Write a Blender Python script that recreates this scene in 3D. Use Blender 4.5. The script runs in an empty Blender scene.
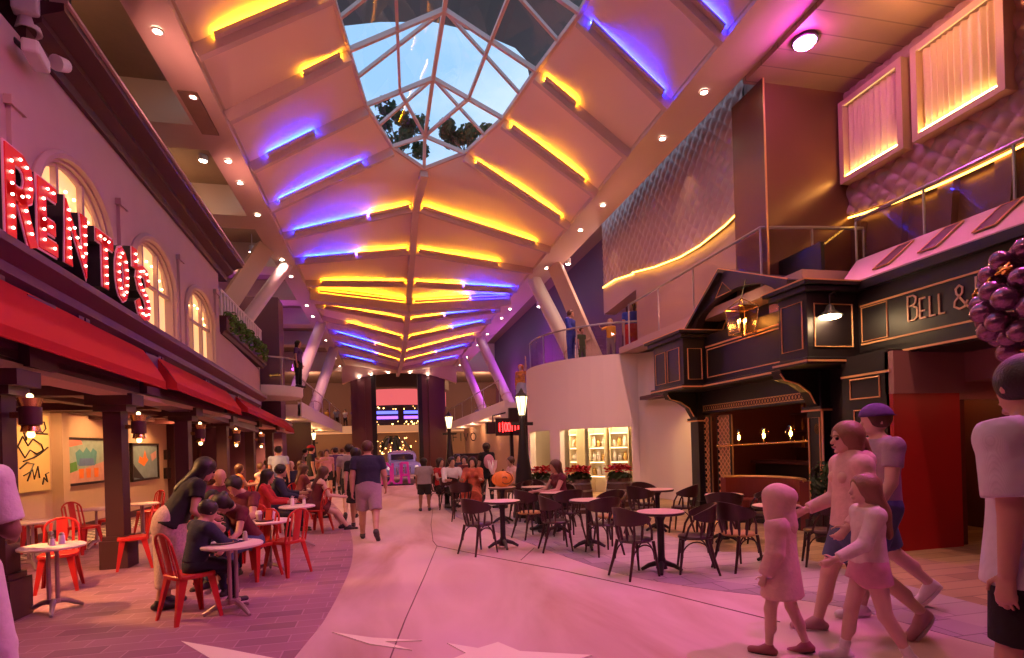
import bpy, math, random
import numpy as np
from mathutils import Vector, Matrix

random.seed(7)
S = bpy.context.scene
COL = S.collection

# ---------------------------------------------------------------- camera, world, exposure
F, U0, V0, EYE = 560.0, 512.0, 445.0, 1.6
YAW, ROLL = math.radians(12.8), math.radians(1.7)
cam_d = bpy.data.cameras.new('camera')
cam = bpy.data.objects.new('camera', cam_d)
COL.objects.link(cam)
_r = Vector((math.cos(YAW), -math.sin(YAW), 0)); _f = Vector((math.sin(YAW), math.cos(YAW), 0)); _u = Vector((0, 0, 1))
_cx = _r * math.cos(ROLL) - _u * math.sin(ROLL)
_cy = _r * math.sin(ROLL) + _u * math.cos(ROLL)
_cz = -_f
cam.matrix_world = Matrix(((_cx.x, _cy.x, _cz.x, 0), (_cx.y, _cy.y, _cz.y, 0), (_cx.z, _cy.z, _cz.z, EYE), (0, 0, 0, 1)))
cam_d.sensor_fit = 'HORIZONTAL'
cam_d.sensor_width = 36.0
cam_d.lens = F / 1024 * 36.0
cam_d.shift_y = (V0 - 329.0) / 1024.0
cam_d.clip_start = 0.05
cam_d.clip_end = 500
S.camera = cam

S.view_settings.view_transform = 'Standard'
S.view_settings.look = 'None'
S.view_settings.gamma = 1.0
S.view_settings.exposure = 0.18
S.view_settings.use_curve_mapping = False
S.cycles.use_denoising = True
S.cycles.max_bounces = 7
S.cycles.diffuse_bounces = 4
S.cycles.glossy_bounces = 3
S.cycles.transparent_max_bounces = 12
S.cycles.sample_clamp_indirect = 4.0

world = bpy.data.worlds.new('evening_sky')
S.world = world
world.use_nodes = True
_n = world.node_tree.nodes; _l = world.node_tree.links
_n.clear()
_o = _n.new('ShaderNodeOutputWorld'); _b = _n.new('ShaderNodeBackground')
_tc = _n.new('ShaderNodeTexCoord'); _mp = _n.new('ShaderNodeMapping'); _mp.inputs['Scale'].default_value = (1, 1, 2.2)
_nz = _n.new('ShaderNodeTexNoise'); _nz.inputs['Scale'].default_value = 2.6; _nz.inputs['Detail'].default_value = 5
_rp = _n.new('ShaderNodeValToRGB')
_rp.color_ramp.elements[0].position = 0.42; _rp.color_ramp.elements[0].color = (0.32, 0.56, 0.90, 1)
_rp.color_ramp.elements[1].position = 0.72; _rp.color_ramp.elements[1].color = (0.80, 0.90, 0.97, 1)
_l.new(_tc.outputs['Generated'], _mp.inputs['Vector']); _l.new(_mp.outputs['Vector'], _nz.inputs['Vector'])
_l.new(_nz.outputs['Fac'], _rp.inputs['Fac']); _l.new(_rp.outputs['Color'], _b.inputs['Color'])
_b.inputs['Strength'].default_value = 1.2
_l.new(_b.outputs['Background'], _o.inputs['Surface'])

# ---------------------------------------------------------------- survey helpers (photo pixel -> point on a real plane)
def ray(u, v):
    a = u - U0; b = V0 - v
    rr = a * math.cos(ROLL) + b * math.sin(ROLL); up = -a * math.sin(ROLL) + b * math.cos(ROLL)
    return (F * math.sin(YAW) + rr * math.cos(YAW), F * math.cos(YAW) - rr * math.sin(YAW), up)
def Pz(u, v, z=0.0):
    d = ray(u, v); t = (z - EYE) / d[2]; return Vector((d[0] * t, d[1] * t, z))
def Px(u, v, x):
    d = ray(u, v); t = x / d[0]; return Vector((x, d[1] * t, EYE + d[2] * t))
def Py(u, v, y):
    d = ray(u, v); t = y / d[1]; return Vector((d[0] * t, y, EYE + d[2] * t))

# ---------------------------------------------------------------- materials
MATS = {}
def mat(name, col, rough=0.6, metal=0.0, emit=None, es=0.0, var=0.0, vscale=8.0, bump=0.0, bscale=20.0, alpha=1.0, coat=0.0, sheen=0.0):
    if name in MATS: return MATS[name]
    m = bpy.data.materials.new(name); m.use_nodes = True
    n = m.node_tree.nodes; l = m.node_tree.links
    b = n['Principled BSDF']
    b.inputs['Base Color'].default_value = (*col, 1)
    b.inputs['Roughness'].default_value = rough
    b.inputs['Metallic'].default_value = metal
    if coat: b.inputs['Coat Weight'].default_value = coat
    if sheen: b.inputs['Sheen Weight'].default_value = sheen
    if emit: b.inputs['Emission Color'].default_value = (*emit, 1); b.inputs['Emission Strength'].default_value = es
    if alpha < 1: b.inputs['Alpha'].default_value = alpha
    if var or bump:
        t = n.new('ShaderNodeTexCoord')
    if var:
        z = n.new('ShaderNodeTexNoise'); z.inputs['Scale'].default_value = vscale; z.inputs['Detail'].default_value = 4
        l.new(t.outputs['Object'], z.inputs['Vector'])
        mx = n.new('ShaderNodeMix'); mx.data_type = 'RGBA'
        mx.inputs[6].default_value = (*[c * (1 - var) for c in col], 1); mx.inputs[7].default_value = (*[min(1, c * (1 + var)) for c in col], 1)
        l.new(z.outputs['Fac'], mx.inputs[0]); l.new(mx.outputs[2], b.inputs['Base Color'])
    if bump:
        z2 = n.new('ShaderNodeTexNoise'); z2.inputs['Scale'].default_value = bscale; z2.inputs['Detail'].default_value = 3
        l.new(t.outputs['Object'], z2.inputs['Vector'])
        bp = n.new('ShaderNodeBump'); bp.inputs['Strength'].default_value = bump; bp.inputs['Distance'].default_value = 0.02
        l.new(z2.outputs['Fac'], bp.inputs['Height']); l.new(bp.outputs['Normal'], b.inputs['Normal'])
    MATS[name] = m
    return m
def nodes_of(m): return m.node_tree.nodes, m.node_tree.links, m.node_tree.nodes['Principled BSDF']
def emat(name, col, s): return mat(name, (0.02, 0.02, 0.02), 0.5, emit=col, es=s)
def cloth(name, col, bump=0.5, bs=14.0): return mat(name, col, 0.85, var=0.12, vscale=25, bump=bump, bscale=bs)

def glass(name, tint=(1, 1, 1), gloss=0.12, rough=0.02):
    if name in MATS: return MATS[name]
    m = bpy.data.materials.new(name); m.use_nodes = True
    n = m.node_tree.nodes; l = m.node_tree.links; n.clear()
    o = n.new('ShaderNodeOutputMaterial'); mx = n.new('ShaderNodeMixShader')
    t = n.new('ShaderNodeBsdfTransparent'); t.inputs['Color'].default_value = (*tint, 1)
    g = n.new('ShaderNodeBsdfGlossy'); g.inputs['Roughness'].default_value = rough
    mx.inputs[0].default_value = gloss
    l.new(t.outputs[0], mx.inputs[1]); l.new(g.outputs[0], mx.inputs[2]); l.new(mx.outputs[0], o.inputs[0])
    MATS[name] = m
    return m

def pattern(name, c1, c2, kind, scale, rough=0.5, mortar=None, offset=0.5, bw=0.5, rh=0.25, extra=None, bias=0.0, msize=0.01):
    """brick / checker pattern in object space"""
    if name in MATS: return MATS[name]
    m = mat(name, c1, rough)
    n, l, b = nodes_of(m)
    t = n.new('ShaderNodeTexCoord')
    if kind == 'brick':
        k = n.new('ShaderNodeTexBrick'); k.inputs['Color1'].default_value = (*c1, 1); k.inputs['Color2'].default_value = (*c2, 1)
        k.inputs['Mortar'].default_value = (*(mortar or c2), 1); k.inputs['Scale'].default_value = scale
        k.inputs['Mortar Size'].default_value = msize; k.inputs['Brick Width'].default_value = bw; k.inputs['Row Height'].default_value = rh
        k.inputs['Bias'].default_value = bias; k.offset = offset
    else:
        k = n.new('ShaderNodeTexChecker'); k.inputs['Color1'].default_value = (*c1, 1); k.inputs['Color2'].default_value = (*c2, 1)
        k.inputs['Scale'].default_value = scale
    l.new(t.outputs['Object'], k.inputs['Vector'])
    z = n.new('ShaderNodeTexNoise'); z.inputs['Scale'].default_value = 1.3; z.inputs['Detail'].default_value = 6
    l.new(t.outputs['Object'], z.inputs['Vector'])
    hs = n.new('ShaderNodeHueSaturation')
    mr = n.new('ShaderNodeMapRange'); mr.inputs['To Min'].default_value = 0.75; mr.inputs['To Max'].default_value = 1.2
    l.new(z.outputs['Fac'], mr.inputs['Value']); l.new(mr.outputs[0], hs.inputs['Value'])
    l.new(k.outputs['Color'], hs.inputs['Color']); l.new(hs.outputs[0], b.inputs['Base Color'])
    return m

# ---------------------------------------------------------------- mesh builder
class MB:
    def __init__(self): self.v = []; self.f = []; self.mi = []; self.m = 0
    def add(self, vs, fs):
        o = len(self.v); self.v += [tuple(p) for p in vs]
        for f in fs: self.f.append(tuple(i + o for i in f)); self.mi.append(self.m)
        return self
    def hexa(self, p):
        return self.add(p, [(0, 3, 2, 1), (4, 5, 6, 7), (0, 1, 5, 4), (1, 2, 6, 5), (2, 3, 7, 6), (3, 0, 4, 7)])
    def box(self, c, s, rz=0.0, M=None):
        hx, hy, hz = s[0] / 2, s[1] / 2, s[2] / 2
        R = M if M is not None else Matrix.Rotation(rz, 3, 'Z')
        c = Vector(c)
        return self.hexa([c + R @ Vector(q) for q in ((-hx, -hy, -hz), (hx, -hy, -hz), (hx, hy, -hz), (-hx, hy, -hz), (-hx, -hy, hz), (hx, -hy, hz), (hx, hy, hz), (-hx, hy, hz))])
    def bb(self, lo, hi):
        return self.box([(a + b) / 2 for a, b in zip(lo, hi)], [abs(b - a) for a, b in zip(lo, hi)])
    def bar(self, a, b, w, d, up=(0, 0, 1)):
        a, b = Vector(a), Vector(b); x = (b - a).normalized(); up = Vector(up)
        y = up.cross(x)
        if y.length < 1e-5: y = Vector((1, 0, 0)).cross(x)
        y.normalize(); z = x.cross(y)
        q = []
        for p in (a, b):
            q.append([p + y * sy * w / 2 + z * sz * d / 2 for sy, sz in ((-1, -1), (1, -1), (1, 1), (-1, 1))])
        return self.add(q[0] + q[1], [(0, 3, 2, 1), (4, 5, 6, 7), (0, 1, 5, 4), (1, 2, 6, 5), (2, 3, 7, 6), (3, 0, 4, 7)])
    def tube(self, path, r, n=8, closed=False, flat=None):
        P = [Vector(p) for p in path]; N = len(P)
        rs = r if isinstance(r, (list, tuple)) else [r] * N
        T = []
        for i in range(N):
            a = P[(i - 1) % N] if (closed or i) else P[i]; b = P[(i + 1) % N] if (closed or i < N - 1) else P[i]
            T.append((b - a).normalized())
        nrm = T[0].orthogonal().normalized() if flat is None else (Vector(flat) - T[0] * Vector(flat).dot(T[0])).normalized()
        vs = []
        for i in range(N):
            if i:
                nrm = (nrm - T[i] * nrm.dot(T[i]))
                nrm = nrm.normalized() if nrm.length > 1e-6 else T[i].orthogonal().normalized()
            bi = T[i].cross(nrm)
            for k in range(n):
                a = 2 * math.pi * k / n
                vs.append(P[i] + (nrm * math.cos(a) + bi * math.sin(a)) * rs[i])
        fs = []
        for i in range(N if closed else N - 1):
            j = (i + 1) % N
            for k in range(n):
                k2 = (k + 1) % n; fs.append((i * n + k, i * n + k2, j * n + k2, j * n + k))
        if not closed: fs += [tuple(range(n))[::-1], tuple((N - 1) * n + k for k in range(n))]
        return self.add(vs, fs)
    def cyl(self, a, b, r0, r1=None, n=16): return self.tube([a, b], [r0, r0 if r1 is None else r1], n)
    def lathe(self, prof, c=(0, 0, 0), n=24, a0=0.0, a1=2 * math.pi, sx=1.0, sy=1.0, cap=True):
        full = abs(a1 - a0 - 2 * math.pi) < 1e-6; k = n if full else n + 1
        vs = []
        for r, z in prof:
            for i in range(k):
                a = a0 + (a1 - a0) * i / n
                vs.append((c[0] + r * sx * math.cos(a), c[1] + r * sy * math.sin(a), c[2] + z))
        fs = []
        for j in range(len(prof) - 1):
            for i in range(n):
                i2 = (i + 1) % k; fs.append((j * k + i, j * k + i2, (j + 1) * k + i2, (j + 1) * k + i))
        if full and cap:
            if prof[0][0] > 1e-4: fs.append(tuple(range(k))[::-1])
            if prof[-1][0] > 1e-4: fs.append(tuple((len(prof) - 1) * k + i for i in range(k)))
        return self.add(vs, fs)
    def sphere(self, c, r, nu=14, nv=9, M=None):
        rr = r if isinstance(r, (tuple, list)) else (r, r, r); c = Vector(c); vs = []
        for j in range(nv + 1):
            t = math.pi * j / nv
            for i in range(nu):
                a = 2 * math.pi * i / nu; q = Vector((rr[0] * math.sin(t) * math.cos(a), rr[1] * math.sin(t) * math.sin(a), rr[2] * math.cos(t)))
                vs.append(c + (M @ q if M is not None else q))
        fs = [(j * nu + i, (j + 1) * nu + i, (j + 1) * nu + (i + 1) % nu, j * nu + (i + 1) % nu) for j in range(nv) for i in range(nu)]
        return self.add(vs, fs)
    def prism(self, poly, fn, ext):
        """poly of 2-D points mapped by fn to 3-D, extruded by the vector ext"""
        e = Vector(ext); a = [Vector(fn(*p)) for p in poly]; n = len(a)
        return self.add(a + [p + e for p in a], [tuple(range(n))[::-1], tuple(range(n, 2 * n))] + [(i, (i + 1) % n, n + (i + 1) % n, n + i) for i in range(n)])
    def sweep(self, prof, path):
        """profile of (offset vector) points carried along path points (no turning)"""
        k = len(prof); vs = [Vector(p) + Vector(q) for p in path for q in prof]; n = len(path)
        fs = [(i * k + j, i * k + (j + 1) % k, (i + 1) * k + (j + 1) % k, (i + 1) * k + j) for i in range(n - 1) for j in range(k)]
        return self.add(vs, fs + [tuple(range(k))[::-1], tuple((n - 1) * k + j for j in range(k))])
    def grid(self, fn, nu, nv):
        vs = [fn(i / nu, j / nv) for j in range(nv + 1) for i in range(nu + 1)]
        return self.add(vs, [(j * (nu + 1) + i, j * (nu + 1) + i + 1, (j + 1) * (nu + 1) + i + 1, (j + 1) * (nu + 1) + i) for j in range(nv) for i in range(nu)])
    def quad(self, a, b, c, d): return self.add([a, b, c, d], [(0, 1, 2, 3)])
    def ribbon(self, pts, w, fn, ext, closed=False):
        """stroke of width w along 2-D pts, mapped to 3-D, extruded"""
        P = [Vector((p[0], p[1])) for p in pts]; N = len(P); L = []; R = []
        for i in range(N):
            a = (P[i] - P[i - 1]) if (i or closed) else (P[1] - P[0]); b = (P[(i + 1) % N] - P[i]) if (i < N - 1 or closed) else (P[-1] - P[-2])
            a = a.normalized(); b = b.normalized(); na = Vector((-a.y, a.x)); nb = Vector((-b.y, b.x)); m = na + nb
            m = na if m.length < 1e-4 else m.normalized(); s = min(1.6, 1 / max(0.3, m.dot(na)))
            L.append(P[i] + m * s * w / 2); R.append(P[i] - m * s * w / 2)
        e = Vector(ext)
        vs = [Vector(fn(p.x, p.y)) for p in L] + [Vector(fn(p.x, p.y)) for p in R]; vs += [p + e for p in vs]
        fs = []; o = 2 * N
        for i in range(N if closed else N - 1):
            j = (i + 1) % N
            fs += [(i, j, N + j, N + i), (o + i, o + N + i, o + N + j, o + j), (i, o + i, o + j, j), (N + i, N + j, o + N + j, o + N + i)]
        if not closed: fs += [(0, N, o + N, o), (N - 1, o + N - 1, o + 2 * N - 1, 2 * N - 1)]
        return self.add(vs, fs)
    def build(self, name, mats, parent=None, smooth=False, world=False, bevel=0.0):
        me = bpy.data.meshes.new(name)
        vs = self.v
        if world and parent is not None:
            Mi = Matrix(base_of(parent)).inverted(); vs = [tuple(Mi @ Vector(p)) for p in vs]
        me.from_pydata(vs, [], self.f); me.validate(); 
        if not isinstance(mats, (list, tuple)): mats = [mats]
        for m in mats: me.materials.append(m)
        if len(mats) > 1 and len(me.polygons) == len(self.mi):
            me.polygons.foreach_set('material_index', self.mi)
        fix_normals(me)
        if smooth: smooth_mesh(me)
        o = bpy.data.objects.new(name, me); COL.objects.link(o)
        if parent is not None: o.parent = parent
        if bevel:
            b = o.modifiers.new('bevel', 'BEVEL'); b.width = bevel; b.segments = 2; b.limit_method = 'ANGLE'
        return o
import bmesh
def fix_normals(me):
    bm = bmesh.new(); bm.from_mesh(me); bmesh.ops.recalc_face_normals(bm, faces=bm.faces); bm.to_mesh(me); bm.free()
def smooth_mesh(me, ang=40):
    me.polygons.foreach_set('use_smooth', [True] * len(me.polygons))
    bm = bmesh.new(); bm.from_mesh(me); lim = math.radians(ang)
    for e in bm.edges:
        e.smooth = not (len(e.link_faces) == 2 and e.calc_face_angle(0) > lim)
    bm.to_mesh(me); bm.free()
_BASE = {}
def base_of(o): 
    M = _BASE.get(o.name)
    if M is None: return Matrix.Identity(4)
    return M
def tag(o, label=None, cat=None, group=None, kind=None):
    if label: o['label'] = label
    if cat: o['category'] = cat
    if group: o['group'] = group
    if kind: o['kind'] = kind
    return o
def thing(name, label, cat, loc=(0, 0, 0), rz=0.0, group=None):
    o = bpy.data.objects.new(name, None); COL.objects.link(o)
    o.empty_display_size = 0.1
    o.location = loc; o.rotation_euler = (0, 0, rz)
    _BASE[o.name] = Matrix.Translation(Vector(loc)) @ Matrix.Rotation(rz, 4, 'Z')
    return tag(o, label, cat, group)
def struct(name, mb, m, parent=None, smooth=False, bevel=0.0):
    o = mb.build(name, m, parent, smooth, bevel=bevel)
    if parent is None: o['kind'] = 'structure'
    return o
_TN = [0]
def trim(mb, m, smooth=False):
    _TN[0] += 1
    return struct('trim_%d' % _TN[0], mb, m, smooth=smooth)
def children(o): return [c for c in COL.objects if c.parent == o]
def copy_tree(o, kids, parent=None):
    c = o.copy(); COL.objects.link(c)
    if parent is not None: c.parent = parent
    for k, sub in kids: copy_tree(k, sub, c)
    return c
def tree_of(o): return [(c, tree_of(c)) for c in children(o)]
def place(proto, kids, loc, rz, label, group=None, scale=None):
    c = copy_tree(proto, kids); c.location = loc; c.rotation_euler = (0, 0, rz); c['label'] = label
    if group: c['group'] = group
    if scale: c.scale = scale
    return c
def face_rz(fx, fy): return math.atan2(-fx, fy)
def arc(cx, cy, rx, ry, a0, a1, n):
    return [(cx + rx * math.cos(math.radians(a0 + (a1 - a0) * i / n)), cy + ry * math.sin(math.radians(a0 + (a1 - a0) * i / n))) for i in range(n + 1)]
ORD = ['first', 'second', 'third', 'fourth', 'fifth', 'sixth', 'seventh', 'eighth', 'ninth', 'tenth', 'eleventh', 'twelfth', 'thirteenth', 'fourteenth', 'fifteenth', 'sixteenth', 'seventeenth', 'eighteenth', 'nineteenth', 'twentieth']
def spot(name, loc, tgt, power, col, size=1.6, blend=0.6, rad=0.06):
    d = bpy.data.lights.new(name, 'SPOT'); d.energy = power; d.color = col; d.spot_size = size; d.spot_blend = blend; d.shadow_soft_size = rad
    o = bpy.data.objects.new(name, d); COL.objects.link(o); o.location = loc
    o.rotation_euler = (Vector(tgt) - Vector(loc)).to_track_quat('-Z', 'Y').to_euler()
    return o
def point(name, loc, power, col, rad=0.05):
    d = bpy.data.lights.new(name, 'POINT'); d.energy = power; d.color = col; d.shadow_soft_size = rad
    o = bpy.data.objects.new(name, d); COL.objects.link(o); o.location = loc
    return o
# ================================================================ materials of the place
M_path = mat('pink_stone', (0.62, 0.45, 0.44), 0.5)
def _path():
    n, l, b = nodes_of(M_path)
    t = n.new('ShaderNodeTexCoord'); mp = n.new('ShaderNodeMapping'); mp.inputs['Rotation'].default_value = (0, 0, 0.35); mp.inputs['Scale'].default_value = (0.9, 0.28, 1)
    z = n.new('ShaderNodeTexNoise'); z.inputs['Scale'].default_value = 0.9; z.inputs['Detail'].default_value = 7; z.inputs['Distortion'].default_value = 0.8
    r = n.new('ShaderNodeValToRGB'); e = r.color_ramp.elements
    e[0].position = 0.32; e[0].color = (0.40, 0.24, 0.17, 1); e[1].position = 0.56; e[1].color = (0.64, 0.47, 0.45, 1)
    l.new(t.outputs['Object'], mp.inputs['Vector']); l.new(mp.outputs[0], z.inputs['Vector']); l.new(z.outputs['Fac'], r.inputs[0]); l.new(r.outputs[0], b.inputs['Base Color'])
_path()
M_pave = pattern('grey_pavers', (0.32, 0.145, 0.21), (0.06, 0.02, 0.04), 'brick', 1.0, 0.55, mortar=(0.44, 0.24, 0.32), bw=0.42, rh=0.2, bias=-0.62, msize=0.006)
M_wood = pattern('tan_boards', (0.50, 0.33, 0.18), (0.34, 0.21, 0.11), 'brick', 1.0, 0.5, mortar=(0.2, 0.13, 0.08), bw=1.1, rh=0.24, msize=0.008)
M_band = pattern('border_pavers', (0.30, 0.22, 0.26), (0.42, 0.32, 0.36), 'brick', 1.0, 0.5, mortar=(0.18, 0.13, 0.15), bw=0.35, rh=0.35, msize=0.008)
M_check = pattern('mosaic_tiles', (0.75, 0.70, 0.62), (0.03, 0.03, 0.03), 'checker', 7.0, 0.35)
M_star = mat('cream_inlay', (0.86, 0.80, 0.62), 0.45)
M_wallL = mat('rose_plaster', (0.56, 0.37, 0.36), 0.8, var=0.06, vscale=3, bump=0.1, bscale=30)
M_maroon = mat('maroon_paint', (0.075, 0.022, 0.030), 0.45)
M_purple = mat('plum_paint', (0.085, 0.022, 0.075), 0.45)
M_plumwall = mat('plum_wall', (0.14, 0.055, 0.12), 0.7)
M_dark = mat('near_black_paint', (0.018, 0.012, 0.016), 0.4)
M_beige = mat('beige_plaster', (0.60, 0.45, 0.33), 0.85, var=0.05)
M_ceilc = mat('cafe_ceiling', (0.45, 0.33, 0.26), 0.8)
M_rib = mat('rib_paint', (0.62, 0.44, 0.40), 0.6)
M_mem = mat('ceiling_fabric', (0.84, 0.60, 0.50), 0.85, bump=0.03, bscale=4)
M_beam = mat('beam_paint', (0.66, 0.50, 0.42), 0.6)
M_upper = mat('upper_ceiling', (0.30, 0.20, 0.13), 0.7, var=0.1)
M_white = mat('white_paint', (0.80, 0.74, 0.72), 0.5)
M_gold = mat('gold_trim', (0.72, 0.42, 0.18), 0.35, metal=0.7)
M_goldp = mat('gold_paint', (0.72, 0.36, 0.16), 0.5)
M_black = mat('black_lacquer', (0.014, 0.009, 0.013), 0.42)
M_brass = mat('brass', (0.75, 0.50, 0.18), 0.25, metal=1.0)
M_redw = mat('red_panel', (0.40, 0.012, 0.014), 0.5, var=0.08, vscale=2)
M_glass = glass('clear_glass', (0.95, 0.93, 0.93), 0.035)
M_skyglass = glass('skylight_glass', (0.93, 0.96, 1.0), 0.09)
M_steel = mat('grey_steel', (0.45, 0.42, 0.42), 0.35, metal=0.8)
E_lamp = emat('lamp_glow', (1.0, 0.82, 0.62), 45)
E_warm = emat('warm_glow', (1.0, 0.62, 0.24), 14)
E_yel = emat('yellow_light', (1.0, 0.46, 0.012), 125)
E_blue = emat('blue_light', (0.006, 0.012, 1.0), 420)
E_amb = emat('amber_led', (1.0, 0.50, 0.07), 11)
E_cyan = emat('pale_blue_light', (0.004, 0.016, 1.0), 420)

# ================================================================ floor
fl = MB().box((0.5, 25, -0.06), (22, 62, 0.12)); struct('floor', fl, M_path)
LB = [(-1.6, -5), (-1.0, 2.5), (-0.73, 4.62), (-0.58, 5.9), (-0.51, 8.45), (-0.72, 11.6), (-1.22, 15.6), (-2.5, 22.8), (-3.4, 27)]
def smooth_line(P, n=6):
    out = []
    for i in range(len(P) - 1):
        p0 = Vector(P[max(0, i - 1)]); p1 = Vector(P[i]); p2 = Vector(P[i + 1]); p3 = Vector(P[min(len(P) - 1, i + 2)])
        for k in range(n):
            t = k / n
            out.append(0.5 * (2 * p1 + (p2 - p0) * t + (2 * p0 - 5 * p1 + 4 * p2 - p3) * t * t + (3 * p1 - p0 - 3 * p2 + p3) * t ** 3))
    out.append(Vector(P[-1])); return out
def strip(A, B, z, name, m):
    mb = MB(); n = len(A); vs = [(*p, z) for p in A] + [(*p, z) for p in B] + [(*p, z - 0.02) for p in A] + [(*p, z - 0.02) for p in B]
    mb.add(vs, [(i, i + 1, n + i + 1, n + i) for i in range(n - 1)] + [(i, 2 * n + i, 2 * n + i + 1, i + 1) for i in range(n - 1)] + [(n + i, n + i + 1, 3 * n + i + 1, 3 * n + i) for i in range(n - 1)])
    return struct(name, mb, m)
_lb = smooth_line(LB)
strip(_lb, [Vector((-9.5, p.y)) for p in _lb], 0.004, 'floor_left', M_pave)
RB = [(5.2, -5), (4.55, 2.0), (4.3, 3.43), (4.06, 4.5), (3.22, 5.5), (2.65, 6.6), (2.17, 9.16), (1.6, 12.2), (1.5, 15.6), (2.0, 20), (3.3, 25)]
_rb = smooth_line(RB)
_rb2 = [p + Vector((0.42, 0.12)) for p in _rb]
strip(_rb, _rb2, 0.004, 'floor_border', M_band)
M_slab = pattern('pale_slabs', (0.50, 0.40, 0.40), (0.33, 0.25, 0.27), 'brick', 1.0, 0.5, mortar=(0.26, 0.2, 0.2), bw=1.2, rh=0.3, bias=-0.3, msize=0.008)
_rb3 = [Vector((max(p.x + 0.1, q), p.y)) for p, q in zip(_rb2, [6.2 if p.y < 2 else (5.3 if p.y < 7 else 4.6) for p in _rb2])]
strip(_rb2, _rb3, 0.004, 'floor_slabs', M_slab)
strip(_rb3, [Vector((10.3, p.y)) for p in _rb3], 0.004, 'floor_right', M_wood)
trim(MB().bb((-6.25, 5.0, 0.0), (-5.55, 23, 0.010)), M_check)
for poly in ([(332, 632), (372, 637.5), (422, 640.5), (385, 641.5), (412, 650), (370, 644)], [(181, 641), (222, 648), (290, 661), (215, 661)], [(447, 643), (478, 648), (498, 642), (520, 651), (592, 655), (560, 664), (440, 664), (466, 653)]):
    P = [Pz(u, v, 0.006) for u, v in poly]
    o = MB().prism([(p.x, p.y) for p in P], lambda x, y: (x, y, 0.001), (0, 0, 0.006)).build('floor_inlay', M_star); o['kind'] = 'structure'

for pts in ([(433, 508), (431, 525), (433, 541), (437, 546), (480, 555), (560, 570), (660, 592), (780, 622)], [(521, 560), (534, 548)], [(437, 546), (425, 575), (405, 620), (388, 664)]):
    P = [Pz(u, v, 0.002) for u, v in pts]; o = MB().tube(P, 0.006, 5).build('floor_seam', mat('seam', (.2, .12, .11), .8)); o['kind'] = 'structure'
# ================================================================ left building
def zs(z, y, k=-0.038): return z + k * (y - 6.5)
YA, YB = 3.0, 15.3           # upper facade with arched windows
XW = -3.95
WIN = [(7.72, 9.48, 4.72, 5.45), (10.3, 12.1, 4.66, 5.36), (12.85, 14.65, 4.55, 5.2)]
wl = MB()
def wall_rect(mb, y0, y1, zb0, zb1, zt0, zt1, x0=XW - 0.25, x1=XW):
    mb.hexa([(x0, y0, zb0), (x1, y0, zb0), (x1, y1, zb1), (x0, y1, zb1), (x0, y0, zt0), (x1, y0, zt0), (x1, y1, zt1), (x0, y1, zt1)])
ztop = lambda y: 6.44 - 0.0425 * (y - 8)
zbot = lambda y: zs(3.3, y)
yy = YA
for y0, y1, sp, ap in WIN:
    wall_rect(wl, yy, y0, zbot(yy), zbot(y0), ztop(yy), ztop(y0))
    ym = (y0 + y1) / 2; A = arc(ym, sp, (y1 - y0) / 2, ap - sp, 180, 0, 16)
    for (ya, za), (yb, zb) in zip(A, A[1:]): wall_rect(wl, ya, yb, za, zb, ztop(ya), ztop(yb))
    yy = y1
wall_rect(wl, yy, YB, zbot(yy), zbot(YB), ztop(yy), ztop(YB))
# lower pink wall under the planter balcony and its end
wall_rect(wl, YB, 19.9, zbot(YB), zbot(19.9) - 0.05, 4.66, 4.3)
wl.box((XW - 0.7, 19.85, 3.6), (1.4, 0.12, 1.6))
struct('wall_left', wl, M_wallL)
E_win = mat('lit_curtain', (0.75, 0.6, 0.4), 0.9, emit=(1.0, 0.56, 0.22), es=0.85, var=0.15, vscale=9)  # curtain glows by itself in place of a lamp-lit room behind
for i, (y0, y1, sp, ap) in enumerate(WIN):
    ym = (y0 + y1) / 2; hw = (y1 - y0) / 2
    w = thing('window_%d' % (i + 1), None, None, (XW - 0.3, ym, 3.4)); w['kind'] = 'structure'
    c = MB(); A = arc(ym, sp, hw, ap - sp, 180, 0, 16)
    for (ya, za), (yb, zb) in zip(A, A[1:]):
        xa = XW - 0.15 + 0.02 * math.sin(ya * 40); xb = XW - 0.15 + 0.02 * math.sin(yb * 40)
        c.quad((xa, ya, 3.4), (xb, yb, 3.4), (xb, yb, zb), (xa, ya, za))
    c.build('curtain', E_win, w, world=True)
    f = MB()
    for yv in (ym - hw * 0.36, ym + hw * 0.36):
        zt = sp + (ap - sp) * math.sqrt(1 - ((yv - ym) / hw) ** 2)
        f.bb((XW - 0.12, yv - 0.03, 3.4), (XW - 0.05, yv + 0.03, zt))
    f.bb((XW - 0.115, y0, sp - 0.05), (XW - 0.055, y1, sp + 0.0))
    f.tube([(XW - 0.09, a, b - 0.02) for a, b in A], 0.04, 6)
    f.build('window_frame', M_wallL, w, world=True)
    b = MB()
    for k in range(9):
        a = math.radians(160 - 17 * k); b.sphere((XW - 0.1, ym + hw * 0.8 * math.cos(a), sp - 0.12 + (ap - sp) * 0.75 * math.sin(a)), 0.022, 6, 4)
    b.build('fairy_lights', E_warm, w, world=True)
    g = MB(); g.tube([(XW + 0.02, a, zz) for a, zz in arc(ym, sp, hw + 0.09, ap - sp + 0.09, 180, 0, 20)], 0.06, 6)
    g.bb((XW, y0 - 0.16, 3.6), (XW + 0.06, y0 - 0.03, sp)); g.bb((XW, y1 + 0.03, 3.6), (XW + 0.06, y1 + 0.16, sp))
    trim(g, M_wallL, True)
mb = MB()
for y in (7.3, 9.9, 12.48, 14.95): mb.bb((XW, y - 0.1, 3.5), (XW + 0.05, y + 0.1, 5.5)); mb.bb((XW, y - 0.14, 5.5), (XW + 0.08, y + 0.14, 5.6))
trim(mb, M_wallL)
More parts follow.
